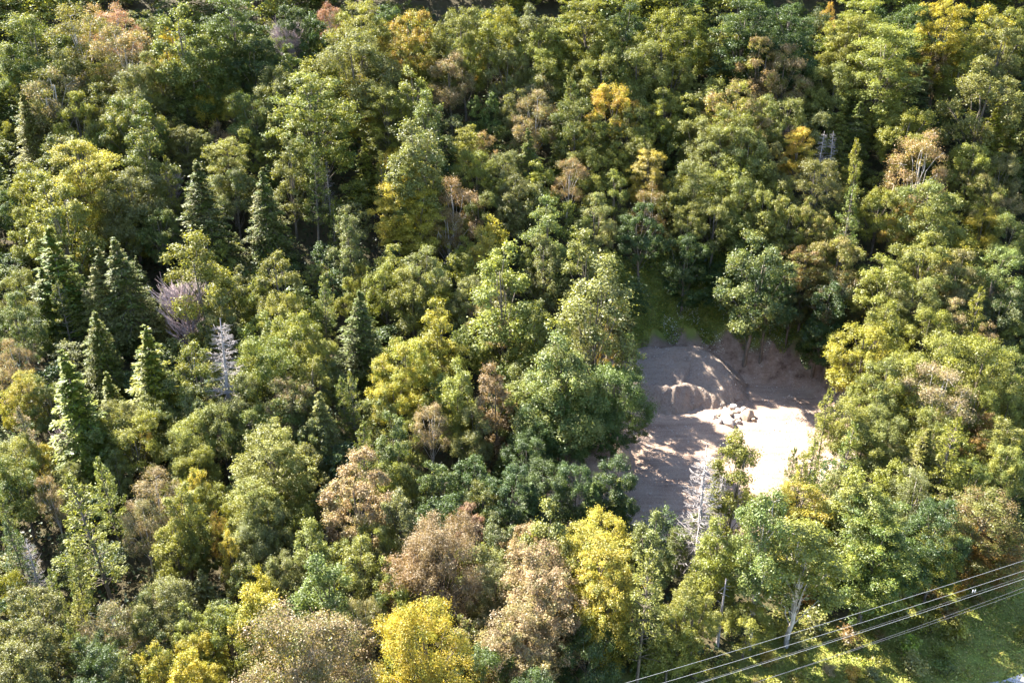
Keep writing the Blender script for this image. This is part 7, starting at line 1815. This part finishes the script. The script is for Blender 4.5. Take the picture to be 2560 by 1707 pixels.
 ('R',4,61.05,112.49,3.97,8.95,0.87,[182,179,19],[181,186,41],1),
 ('A',1,66.55,111.51,3.95,9.13,0.61,[224,197,70],[241,175,99],1),
 ('R',3,40.03,106.33,4.31,9.45,5.55,[211,174,58],[223,229,25],1),
 ('R',5,43.1,106.76,3.82,8.74,5.13,[216,187,65],[181,200,23],1),
 ('R',3,33.07,106.78,5.09,10.57,4.88,[194,194,41],[123,123,20],1),
 ('R',2,29.68,108.28,4.63,9.91,3.45,[140,156,29],[85,112,15],1),
 ('R',1,-36.15,100.76,3.65,8.49,5.74,[184,195,22],[121,133,24],1),
 ('R',3,-52.82,102.55,2.97,7.51,1.67,[347,298,35],[121,136,25],1),
 ('R',1,-31.9,95.75,3.99,8.98,3.03,[118,121,42],[153,148,24],1),
 ('R',3,-32.56,92.86,4.56,9.81,5.32,[112,124,23],[153,156,54],1),
 ('R',5,-29.63,92.32,4.32,9.46,0.07,[181,186,20],[79,108,16],1),
 ('R',3,-35.56,94.58,3.04,7.6,0.47,[141,143,49],[76,109,16],1),
 ('R',3,-23.97,91.15,4.07,9.1,4.25,[195,204,23],[70,109,17],1),
 ('R',1,-26.94,84.01,5.05,10.52,0.31,[171,186,22],[65,96,15],1),
 ('R',3,-25.49,77.77,4.98,10.42,0.81,[217,216,23],[68,93,13],1),
 ('A',0,-52.11,79.45,3.07,8,6.23,[221,164,94],[144,144,49],1),
 ('R',3,-51.15,76.99,2.81,7.28,1.89,[220,214,22],[352,308,37],1),
 ('R',2,-33.91,76.92,3.97,8.96,1.51,[143,145,50],[85,121,18],1),
 ('R',0,-30.7,74.54,4.08,9.11,1.12,[118,129,47],[178,205,50],1),
 ('R',1,-29.8,76.69,3.19,7.83,2.99,[166,182,43],[118,126,22],1),
 ('R',3,-20.24,74.42,3.51,8.29,5.28,[152,165,38],[137,150,55],1),
 ('R',3,-19.53,80.65,3.53,8.31,4.67,[123,136,50],[91,124,18],1),
 ('R',3,-34.96,73.28,3.85,8.78,4.65,[121,130,23],[173,180,40],1),
 ('R',2,-33.84,72.65,3.45,8.2,5.55,[133,135,23],[68,102,16],1),
 ('S',3,-36.29,74.29,3.56,7,6.15,[70,94,12],[132,141,23],1),
 ('R',1,-31.3,74.07,3.3,7.99,4.72,[151,152,52],[186,201,47],1),
 ('R',4,-22.54,71.81,4.35,9.51,4.76,[119,133,25],[85,125,19],1),
 ('R',4,-19.2,67.17,3.63,8.45,3.43,[144,143,23],[126,122,40],1),
 ('R',1,-18.98,70.27,3.74,8.62,1.62,[153,160,56],[76,104,15],1),
 ('R',3,-44.47,68.64,2.77,7.22,0.52,[190,188,20],[390,300,32],1),
 ('R',4,-38.69,68.74,3.68,8.53,2.52,[134,145,26],[82,119,18],1),
 ('A',2,-34.94,70.34,1.31,8,0.72,[138,79,23],[112,122,22],1),
 ('R',0,-30.8,68.51,3.67,8.52,6.1,[179,188,43],[124,132,23],1),
 ('R',0,-39.1,71.47,3.78,8.68,5.64,[126,141,26],[194,198,22],1),
 ('R',5,-18.4,98.68,2.66,7.05,0.96,[187,185,20],[317,256,28],1),
 ('R',5,-19.24,95.1,3.05,7.62,1.08,[178,188,21],[149,147,24],1),
 ('R',4,-14.66,98.4,4.77,10.12,4.87,[191,202,46],[229,227,24],1),
 ('R',1,-5.6,103.33,4.48,9.7,4.15,[231,233,25],[152,149,24],1),
 ('R',3,-6.65,99.07,4.81,10.17,0.17,[149,155,27],[175,180,20],1),
 ('P',2,2.09,103.23,3.24,9.66,3.72,[176,195,46],[137,153,28],1),
 ('R',1,-9.46,93.97,4.63,9.91,3.08,[196,212,24],[127,129,22],1),
 ('R',5,-7.91,95.36,3.3,7.99,3.3,[187,205,24],[117,131,24],1),
 ('R',1,-1.34,96.8,4.06,9.09,0.96,[162,160,54],[166,172,39],1),
 ('R',4,4.86,98.33,4.1,9.15,6.13,[186,194,44],[136,144,51],1),
 ('R',3,-1.92,90.8,5.18,10.71,3.22,[139,136,45],[219,189,65],1),
 ('A',0,-3.44,90.93,3.86,9.02,4.47,[234,166,92],[225,177,56],1),
 ('P',2,4.78,79.71,5.61,14.15,0.13,[173,180,20],[177,184,41],1),
 ('P',3,12.55,83.68,4.25,12.5,6.03,[142,186,43],[124,121,40],1),
 ('P',1,-5.53,86.03,3.26,9.69,4.05,[157,179,44],[72,99,14],1),
 ('R',5,-9.46,88.51,3.35,8.06,3.95,[179,181,19],[159,156,25],1),
 ('R',4,-1.05,86.08,4.77,10.11,1.75,[173,191,45],[269,184,98],1),
 ('R',0,-3.0,86.49,3.72,8.6,5.53,[175,194,23],[171,177,39],1),
 ('R',4,-13.65,81.39,3.56,8.36,0.86,[191,212,25],[389,323,37],1),
 ('R',0,-9.57,82.9,4.23,9.32,5.44,[183,198,23],[134,150,28],1),
 ('R',4,2.4,83.06,4.23,9.33,0.29,[171,189,22],[373,310,35],1),
 ('R',2,1.26,79.36,4.09,9.13,3.92,[153,176,43],[158,161,55],1),
 ('R',0,-13.21,75.72,3.77,8.66,2.34,[154,178,44],[155,151,25],1),
 ('R',1,-5.7,74.19,3.33,8.02,4.38,[243,234,24],[196,203,45],1),
 ('R',4,-7.37,77.91,3.84,8.76,3.13,[84,122,19],[163,162,35],1),
 ('R',5,-10.01,72.28,2.89,7.39,0.81,[155,169,40],[189,190,20],1),
 ('R',1,0.35,76.58,4.58,9.83,5.37,[189,204,48],[144,178,39],1),
 ('R',1,3.65,75.03,5.08,10.56,3.24,[75,111,17],[139,192,47],1),
 ('R',3,7.48,74.72,5.44,11.08,5.01,[74,109,17],[117,159,38],1),
 ('R',4,8.94,74.82,4.95,8.0,3.49,[76,116,18],[38,65,18],1),
 ('R',0,12.07,79.83,4.88,4.5,1.39,[77,102,14],[126,125,21],1),
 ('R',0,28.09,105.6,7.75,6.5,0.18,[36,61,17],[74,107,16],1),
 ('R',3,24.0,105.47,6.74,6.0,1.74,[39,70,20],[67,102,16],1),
 ('R',5,55.61,101.87,5.4,11.04,5.27,[224,212,21],[380,298,32],1),
 ('R',2,48.9,101.45,4.91,10.32,3.7,[195,209,48],[153,156,26],1),
 ('R',4,44.79,97.79,3.36,8.07,2.9,[166,181,21],[186,203,48],1),
 ('A',2,54.55,90.24,2.96,8,4.94,[228,154,81],[231,197,67],1),
 ('R',1,58.5,91.46,3.45,8.2,4.67,[158,169,39],[208,228,26],1),
 ('R',5,48.63,84.68,4.74,10.07,2.7,[207,211,46],[148,148,25],1),
 ('R',5,41.45,78.77,5.27,10.85,3.71,[162,160,53],[234,187,60],1),
 ('R',2,49.08,78.61,4.68,9.98,5.44,[189,192,42],[181,174,18],1),
 ('R',4,41.28,75.16,4.91,10.31,0.35,[214,218,24],[127,141,26],1),
 ('R',4,40.1,75.9,3.98,8.97,2.2,[213,216,23],[169,183,43],1),
 ('R',3,44.77,77.0,4.02,9.03,0.47,[208,170,56],[239,230,24],1),
 ('L',3,46.39,73.4,2.92,8,6.05,[148,87,25],[318,188,40],1),
 ('L',2,44.58,70.38,2.83,8,0.12,[299,185,40],[154,98,31],1),
 ('R',5,42.15,68.73,3.7,8.56,0.66,[178,178,19],[79,117,18],1),
 ('R',4,-45.41,64.6,2.66,7.06,5.98,[189,196,22],[127,135,24],1),
 ('R',2,-39.74,53.74,2.03,7,0.74,[233,221,22],[145,159,29],1),
 ('R',5,-30.43,66.61,2.72,7.15,0.89,[168,174,19],[141,155,28],1),
 ('R',2,-23.8,61.03,2.89,7.39,4.19,[208,210,23],[147,149,25],1),
 ('A',0,-24.72,58.93,1.66,8,2.26,[160,96,29],[140,149,26],1),
 ('R',1,-18.94,57.88,2.95,7.48,0.89,[206,206,44],[127,125,42],1),
 ('R',2,-18.1,60.55,2.71,7.14,1.93,[196,211,24],[113,128,24],1),
 ('R',5,-14.31,56.83,2.92,7.43,4.76,[177,184,41],[139,176,39],1),
 ('P',1,-19.42,52.22,2.58,8.4,0.24,[204,201,21],[372,307,35],1),
 ('R',0,-21.44,54.48,2.68,7.08,1.08,[163,159,52],[82,116,17],1),
 ('R',1,-27.45,54.38,2.36,7,1.93,[163,159,25],[177,187,21],1),
 ('R',1,-25.9,44.78,2.75,7.19,2.21,[198,204,22],[392,297,31],1),
 ('P',1,-26.9,44.64,2.32,8,3.68,[124,133,48],[161,172,40],1),
 ('R',3,-25.45,47.76,2.87,7.36,0.83,[138,131,42],[44,71,18],1),
 ('R',3,-10.86,65.79,3.58,8.38,5.89,[206,215,24],[145,164,40],1),
 ('R',3,-9.45,65.77,3.05,7.62,0.04,[188,199,45],[128,137,24],1),
 ('R',3,-5.83,60.05,4.33,9.48,1.01,[43,68,17],[62,96,15],1),
 ('R',2,-1.68,54.57,4.06,9.08,5.58,[149,171,42],[160,152,49],1),
 ('R',2,-4.07,55.85,3.2,7.83,0.17,[173,191,22],[157,163,37],1),
 ('R',1,13.86,58.54,2.49,7,2.7,[144,151,54],[86,114,16],1),
 ('P',2,-9.53,52.46,3.03,9.24,5.85,[192,211,25],[180,193,45],1),
 ('R',5,-11.08,45.49,3.85,8.78,5.86,[229,163,90],[184,163,58],1),
 ('R',1,-3.08,47.32,3.68,8.53,3.85,[138,150,27],[242,183,107],1),
 ('A',2,-2.44,43.76,2.29,8,4.04,[172,101,30],[124,120,19],1),
 ('R',5,26.79,60.72,3.39,8.11,4.82,[247,202,67],[144,167,41],1),
 ('R',2,16.4,55.28,3.48,8.25,6.19,[189,197,22],[169,174,39],1),
 ('R',5,15.03,59.1,3.33,8.02,5.54,[152,157,55],[84,119,18],1),
 ('R',3,29.69,64.61,3.54,8.33,3.4,[154,156,54],[184,195,45],1),
 ('R',2,34.75,65.89,3.6,8.41,1.84,[210,225,26],[130,134,23],1),
 ('R',0,28.65,55.38,5.59,7.0,5.01,[72,102,15],[46,75,20],1),
 ('R',0,31.99,56.28,4.02,8.0,0.0,[82,125,20],[41,69,19],1),
]
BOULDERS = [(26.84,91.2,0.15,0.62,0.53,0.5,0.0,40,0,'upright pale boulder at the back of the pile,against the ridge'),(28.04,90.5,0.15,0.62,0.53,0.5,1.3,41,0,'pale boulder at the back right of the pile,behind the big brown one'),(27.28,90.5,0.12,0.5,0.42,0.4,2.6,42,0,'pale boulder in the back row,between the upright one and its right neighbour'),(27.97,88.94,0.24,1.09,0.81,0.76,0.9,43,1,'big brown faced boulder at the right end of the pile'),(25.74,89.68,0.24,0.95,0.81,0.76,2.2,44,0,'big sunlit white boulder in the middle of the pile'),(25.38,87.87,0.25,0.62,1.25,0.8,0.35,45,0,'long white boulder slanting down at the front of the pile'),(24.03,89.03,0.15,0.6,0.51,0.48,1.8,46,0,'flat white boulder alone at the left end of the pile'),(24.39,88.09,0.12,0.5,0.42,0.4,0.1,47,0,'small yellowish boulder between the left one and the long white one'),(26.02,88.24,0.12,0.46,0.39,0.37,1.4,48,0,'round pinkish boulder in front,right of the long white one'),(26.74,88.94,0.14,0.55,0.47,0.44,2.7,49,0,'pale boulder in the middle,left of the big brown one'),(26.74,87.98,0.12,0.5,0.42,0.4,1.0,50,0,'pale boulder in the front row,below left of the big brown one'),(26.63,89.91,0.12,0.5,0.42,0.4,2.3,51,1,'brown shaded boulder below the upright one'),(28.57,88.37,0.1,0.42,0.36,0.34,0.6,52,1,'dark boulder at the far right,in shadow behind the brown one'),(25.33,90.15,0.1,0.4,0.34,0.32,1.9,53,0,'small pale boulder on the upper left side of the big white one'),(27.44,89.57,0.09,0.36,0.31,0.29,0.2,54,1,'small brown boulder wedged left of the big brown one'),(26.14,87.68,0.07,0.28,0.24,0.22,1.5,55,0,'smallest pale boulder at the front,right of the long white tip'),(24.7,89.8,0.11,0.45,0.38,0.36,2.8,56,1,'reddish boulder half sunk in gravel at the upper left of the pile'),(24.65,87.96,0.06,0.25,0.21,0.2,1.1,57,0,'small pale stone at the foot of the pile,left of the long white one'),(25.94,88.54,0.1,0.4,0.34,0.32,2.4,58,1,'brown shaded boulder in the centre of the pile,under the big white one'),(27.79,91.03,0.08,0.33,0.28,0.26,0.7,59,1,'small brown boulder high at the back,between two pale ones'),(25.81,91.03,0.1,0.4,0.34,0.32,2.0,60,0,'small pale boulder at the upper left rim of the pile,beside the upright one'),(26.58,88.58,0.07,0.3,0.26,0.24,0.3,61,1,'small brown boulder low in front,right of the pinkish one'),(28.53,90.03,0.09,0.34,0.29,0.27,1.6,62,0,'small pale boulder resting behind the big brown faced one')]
WIRES = [((10.98,41.94,9.0),(39.2,52.59,9.0),0.0095,0,'pale overhead wire,uppermost of the lines crossing the field'),((10.81,41.03,9.0),(38.56,51.41,9.0),0.0095,0,'pale overhead wire,second from the top,touching the small clamp'),((12.0,40.77,8.9),(38.31,50.91,8.9),0.007,1,'thin dark overhead wire just below the clamp,between two pale ones'),((11.15,40.28,9.0),(38.07,50.5,9.0),0.0095,0,'pale overhead wire,third and lowest of the bright ones'),((16.02,41.95,7.6),(37.82,50.45,7.6),0.008,1,'thin dark overhead wire low over the grass,left one of the lowest pair'),((17.06,42.51,7.4),(38.96,51.4,7.4),0.008,1,'thin dark overhead wire low over the shrubs,right one of the lowest pair')]
SPLICE = (33.74,49.22,8.95)

for k, v, x, y, wd, ht, rot, c1, c2, label in TREES:
    plant(k, v, x, y, wd, ht, rot, [c / 1000 for c in c1], [c / 1000 for c in c2], label)

# the rest of the wood, low and between the big trees: one mass
rng = np.random.default_rng(5)
QV = []; QC = []; QL = []
for k, v, x, y, wd, ht, rot, c1, c2, big in FILL:
    P = PROTOS[k, v]; w0, h0 = SIZE[k]
    n = len(P['quads']); pick = rng.random(n) < (.36 if big else .12)
    q = P['quads'][pick].copy(); cen = q.mean(1, keepdims=True); q = cen + (q - cen) * (1.5 if big else 2.2)
    q *= np.array([wd / w0, wd / w0, ht / h0])
    cr, sr = math.cos(rot), math.sin(rot)
    q = np.stack([q[..., 0] * cr - q[..., 1] * sr + x, q[..., 0] * sr + q[..., 1] * cr + y, q[..., 2] + float(ground_z(x, y))], -1)
    f = np.clip(P['tint'][pick] * 2.2 - .75, 0, 1)[:, None]
    QV.append(q); QC.append((np.array(c1) * (1 - f) + np.array(c2) * f) / 1000); QL.append(P['lv'][pick])
me = quad_mesh('woodland', np.concatenate(QV), M_FILL, {'colour': np.concatenate(QC), 'lv': np.concatenate(QL)})
put(bpy.data.objects.new('woodland', me), kind='stuff', label='small trees crowding under and between the tall ones', cat='woodland')

# low growth on the forest floor, weeds round the pit, grass of the field
def scatter(name, pts, size, cols, lean, label, cat, seed, aspect=.6, up=1.):
    rng = np.random.default_rng(seed)
    n = len(pts)
    nn = unit(rng.normal(size=(n, 3)) * lean + np.array([0, 0, up]))
    s = size * rng.uniform(.6, 1.5, n)
    V = leaf_quads(rng, pts, nn, s, s * aspect)
    cl = np.array(cols)[rng.integers(0, len(cols), n)] if np.ndim(cols) == 2 else cols
    me = quad_mesh(name, V, M_FILL, {'colour': cl, 'lv': rng.random(n)})
    return put(bpy.data.objects.new(name, me), kind='stuff', label=label, cat=cat)
rng = np.random.default_rng(11)
def patchy(n, x0, x1, y0, y1, hmax, mask, sc=.35):
    x = rng.uniform(x0, x1, n); y = rng.uniform(y0, y1, n)
    hh = .5 + .5 * np.sin(x * sc * 2.1 + 2 * np.sin(y * sc)) * np.sin(y * sc * 1.7 + np.sin(x * sc * 1.3))
    ok = mask(x, y) & (rng.random(n) < .35 + .65 * hh)
    x, y, hh = x[ok], y[ok], hh[ok]
    return np.stack([x, y, ground_z(x, y) + rng.random(len(x)) ** .8 * hmax * (.25 + .75 * hh) + .03], 1)
pts = patchy(190000, -85, 85, 26, 160, 1.3, lambda x, y: (pit_distance(x, y) > 5.2) & (y > wire_y(x) + 7) & ~((x > 15) & (x < 36) & (y > 99) & (y < 109)))
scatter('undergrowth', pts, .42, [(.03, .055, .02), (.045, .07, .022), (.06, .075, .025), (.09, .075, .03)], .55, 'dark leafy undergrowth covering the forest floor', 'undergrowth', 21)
pts = patchy(100000, 14, 40, 97, 112, .9, lambda x, y: pit_distance(x, y) > 4.0 + .9 * np.sin(x * 1.4) , .6)
scatter('weeds', pts, .2, [(.19, .25, .04), (.22, .26, .045), (.27, .26, .045), (.18, .24, .07)], .7, 'rank green weeds on the terrace above the pit', 'weeds', 22)
k = patchy(7000, 20, 36, 100, 108, .6, lambda x, y: (pit_distance(x, y) > 2.2) & (np.sin(x * 1.1 + 1) * np.sin(y * 1.3 + x * .4) > .0), .8); k[:, 2] += .45
scatter('wildflowers', k, .13, [(.75, .76, .72), (.62, .65, .62)], .5, 'drifts of small white wildflowers above the pit bank', 'wildflowers', 23)
pts = patchy(200000, 6, 66, 28, 68, .32, lambda x, y: (y < wire_y(x) + 8 + 2 * np.sin(x * .6)) & (x > 8 + .3 * (y - 41)), .5)
cl = np.array([(.22, .26, .045), (.27, .27, .06), (.30, .25, .075), (.23, .27, .065)])
gpat = (np.sin(pts[:, 0] * .8 + np.sin(pts[:, 1] * .9)) * np.sin(pts[:, 1] * 1.1) * 1.2 + 1.4 + rng.normal(size=len(pts)) * .6).astype(int).clip(0, 3)
scatter('grass', pts, .2, cl[gpat], .9, 'rough green grass of the open field beside the wood', 'grass', 24, aspect=.45, up=.7)

# loose stones on the pit floor and mound
n = 3600
x = rng.uniform(3, 41, n); y = rng.uniform(65, 103, n)
zg = ground_z(x, y); zm = mound_z(x, y); ok = pit_distance(x, y) < 2.5
x, y, z = x[ok], y[ok], np.maximum(zg, zm)[ok]
r = .035 + .10 * rng.random(len(x)) ** 4
octa = np.array([(1, 0, 0), (0, 1, 0), (-1, 0, 0), (0, -1, 0), (0, 0, .8), (0, 0, -.6)])
octf = np.array([(0, 1, 4), (1, 2, 4), (2, 3, 4), (3, 0, 4), (1, 0, 5), (2, 1, 5), (3, 2, 5), (0, 3, 5)])
Vs = (octa[None] * r[:, None, None] * rng.uniform(.6, 1.3, (len(x), 6, 1)))
a = rng.uniform(0, 6.28, len(x)); ca, sa = np.cos(a)[:, None], np.sin(a)[:, None]
Vs = np.stack([Vs[..., 0] * ca - Vs[..., 1] * sa + x[:, None], Vs[..., 0] * sa + Vs[..., 1] * ca + y[:, None], Vs[..., 2] + z[:, None] + r[:, None] * .3], -1)
me = bpy.data.meshes.new('pebbles')
me.from_pydata(Vs.reshape(-1, 3).tolist(), [], (octf[None] + (np.arange(len(x)) * 6)[:, None, None]).reshape(-1, 3).tolist())
def rock_material(name, a, b):
    m, t, out = nodes_of(name)
    tc = N(t, 'ShaderNodeTexCoord'); n1 = noise(t, 2.2, 6, .65, tc.outputs['Object']); n2 = noise(t, 9., 5, .7, tc.outputs['Object'])
    c = mix(t, ramp(t, n2.outputs[0], [(.4, .0), (.7, .6)]).outputs[0], ramp(t, n1.outputs[0], [(.35, a), (.65, b)]).outputs[0], (.22, .18, .15))
    p = N(t, 'ShaderNodeBsdfPrincipled'); p.inputs['Roughness'].default_value = .85; t.links.new(c, p.inputs['Base Color'])
    bm_ = N(t, 'ShaderNodeBump'); bm_.inputs['Strength'].default_value = .5; bm_.inputs['Distance'].default_value = .08
    t.links.new(n2.outputs[0], bm_.inputs['Height']); t.links.new(bm_.outputs[0], p.inputs['Normal'])
    t.links.new(p.outputs[0], out.inputs[0]); return m
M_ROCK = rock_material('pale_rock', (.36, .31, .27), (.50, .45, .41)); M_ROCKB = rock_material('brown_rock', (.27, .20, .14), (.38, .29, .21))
me.materials.append(M_ROCK)
put(bpy.data.objects.new('pebbles', me), kind='stuff', label='small pale stones strewn over the pit floor', cat='pebbles')

# ---------------------------------------------------------------- boulders
import bmesh
def boulder(x, y, dz, sx, sy, sz, rot, seed, mat, label):
    r = np.random.default_rng(seed)
    bm = bmesh.new(); bmesh.ops.create_icosphere(bm, subdivisions=3, radius=1)
    cuts = unit(r.normal(size=(11, 3))); dist = r.uniform(.55, .85, 11)
    for v in bm.verts:
        p = np.array(v.co)
        for c, d in zip(cuts, dist):
            e = p @ c - d
            if e > 0: p = p - c * e * .94
        p = p * (1 + .03 * math.sin(p[0] * 7 + seed) * math.sin(p[1] * 6))
        v.co = p * np.array([sx, sy, sz])
    me = bpy.data.meshes.new('boulder'); bm.to_mesh(me); bm.free()
    for pl in me.polygons: pl.use_smooth = False
    me.materials.append(mat)
    o = bpy.data.objects.new('boulder', me)
    zz = max(float(ground_z(x, y)), float(mound_z(np.array([x]), np.array([y]))[0]))
    o.location = (x, y, zz + dz); o.rotation_euler = (r.uniform(-.3, .3), r.uniform(-.3, .3), rot)
    put(o, label, 'boulder', 'boulders piled at the foot of the mound')
for bargs in BOULDERS: boulder(*bargs[:8], (M_ROCK, M_ROCKB)[bargs[8]], bargs[9])

# ---------------------------------------------------------------- overhead wires
m, t, out = nodes_of('wire_metal'); p = N(t, 'ShaderNodeBsdfPrincipled'); p.inputs['Base Color'].default_value = (.30, .30, .32, 1); p.inputs['Roughness'].default_value = .45; p.inputs['Metallic'].default_value = .3
t.links.new(p.outputs[0], out.inputs[0]); M_WIRE = m
m, t, out = nodes_of('wire_black'); p = N(t, 'ShaderNodeBsdfPrincipled'); p.inputs['Base Color'].default_value = (.10, .10, .12, 1); p.inputs['Roughness'].default_value = .6
t.links.new(p.outputs[0], out.inputs[0]); M_WIREB = m
def wire(a, b, rad, mat, label, sag=.5, ext=.9):
    a = np.array(a); b = np.array(b); d = b - a
    pts = []
    for i in range(41):
        s = -ext + (1 + 2 * ext) * i / 40
        pts.append(a + d * s + np.array([0, 0, sag * ((s - .5) ** 2 - .25)]))
    T = Tubes(); T.tube(pts, [rad] * 41, 6)
    return put(bpy.data.objects.new('overhead_wire', T.mesh('overhead_wire', mat)), label, 'wire', 'overhead wires crossing the field')
for a, b, rad, mi, label in WIRES: wire(a, b, rad, (M_WIRE, M_WIREB)[mi], label)
T = Tubes()
sx, sy, sz = SPLICE
for dx in (-.09, .09): T.tube([(sx + dx, sy, sz - .13), (sx + dx, sy, sz + .13)], [.03, .03], 8)
T.tube([(sx - .09, sy, sz), (sx + .09, sy, sz)], [.03, .03], 6)
put(bpy.data.objects.new('wire_spacer', T.mesh('wire_spacer', M_WIRE)), 'small pale clamp holding two of the overhead wires together', 'wire clamp')

# edge of a paved road at the corner of the field
RX = [(10.380000000000003, 39.23), (35.38, 48.73), (37.93, 49.2), (40.62, 50.17), (80.62, 68.17), (84.62, 60.17), (15.380000000000003, 32.73)]
bm = bmesh.new()
for i, (x, y) in enumerate(RX): pass
vs_ = [bm.verts.new((x, y, float(ground_z(x, y)) + .06)) for x, y in RX]
bm.faces.new(vs_); me = bpy.data.meshes.new('road'); bm.to_mesh(me); bm.free()
m, t, out = nodes_of('road'); tc = N(t, 'ShaderNodeTexCoord'); n = noise(t, 6., 5, .7, tc.outputs['Object'])
p = N(t, 'ShaderNodeBsdfPrincipled'); p.inputs['Roughness'].default_value = .9
t.links.new(ramp(t, n.outputs[0], [(.3, (.26, .26, .28)), (.7, (.36, .36, .38))]).outputs[0], p.inputs['Base Color']); t.links.new(p.outputs[0], out.inputs[0])
me.materials.append(m); put(bpy.data.objects.new('road', me), kind='structure')
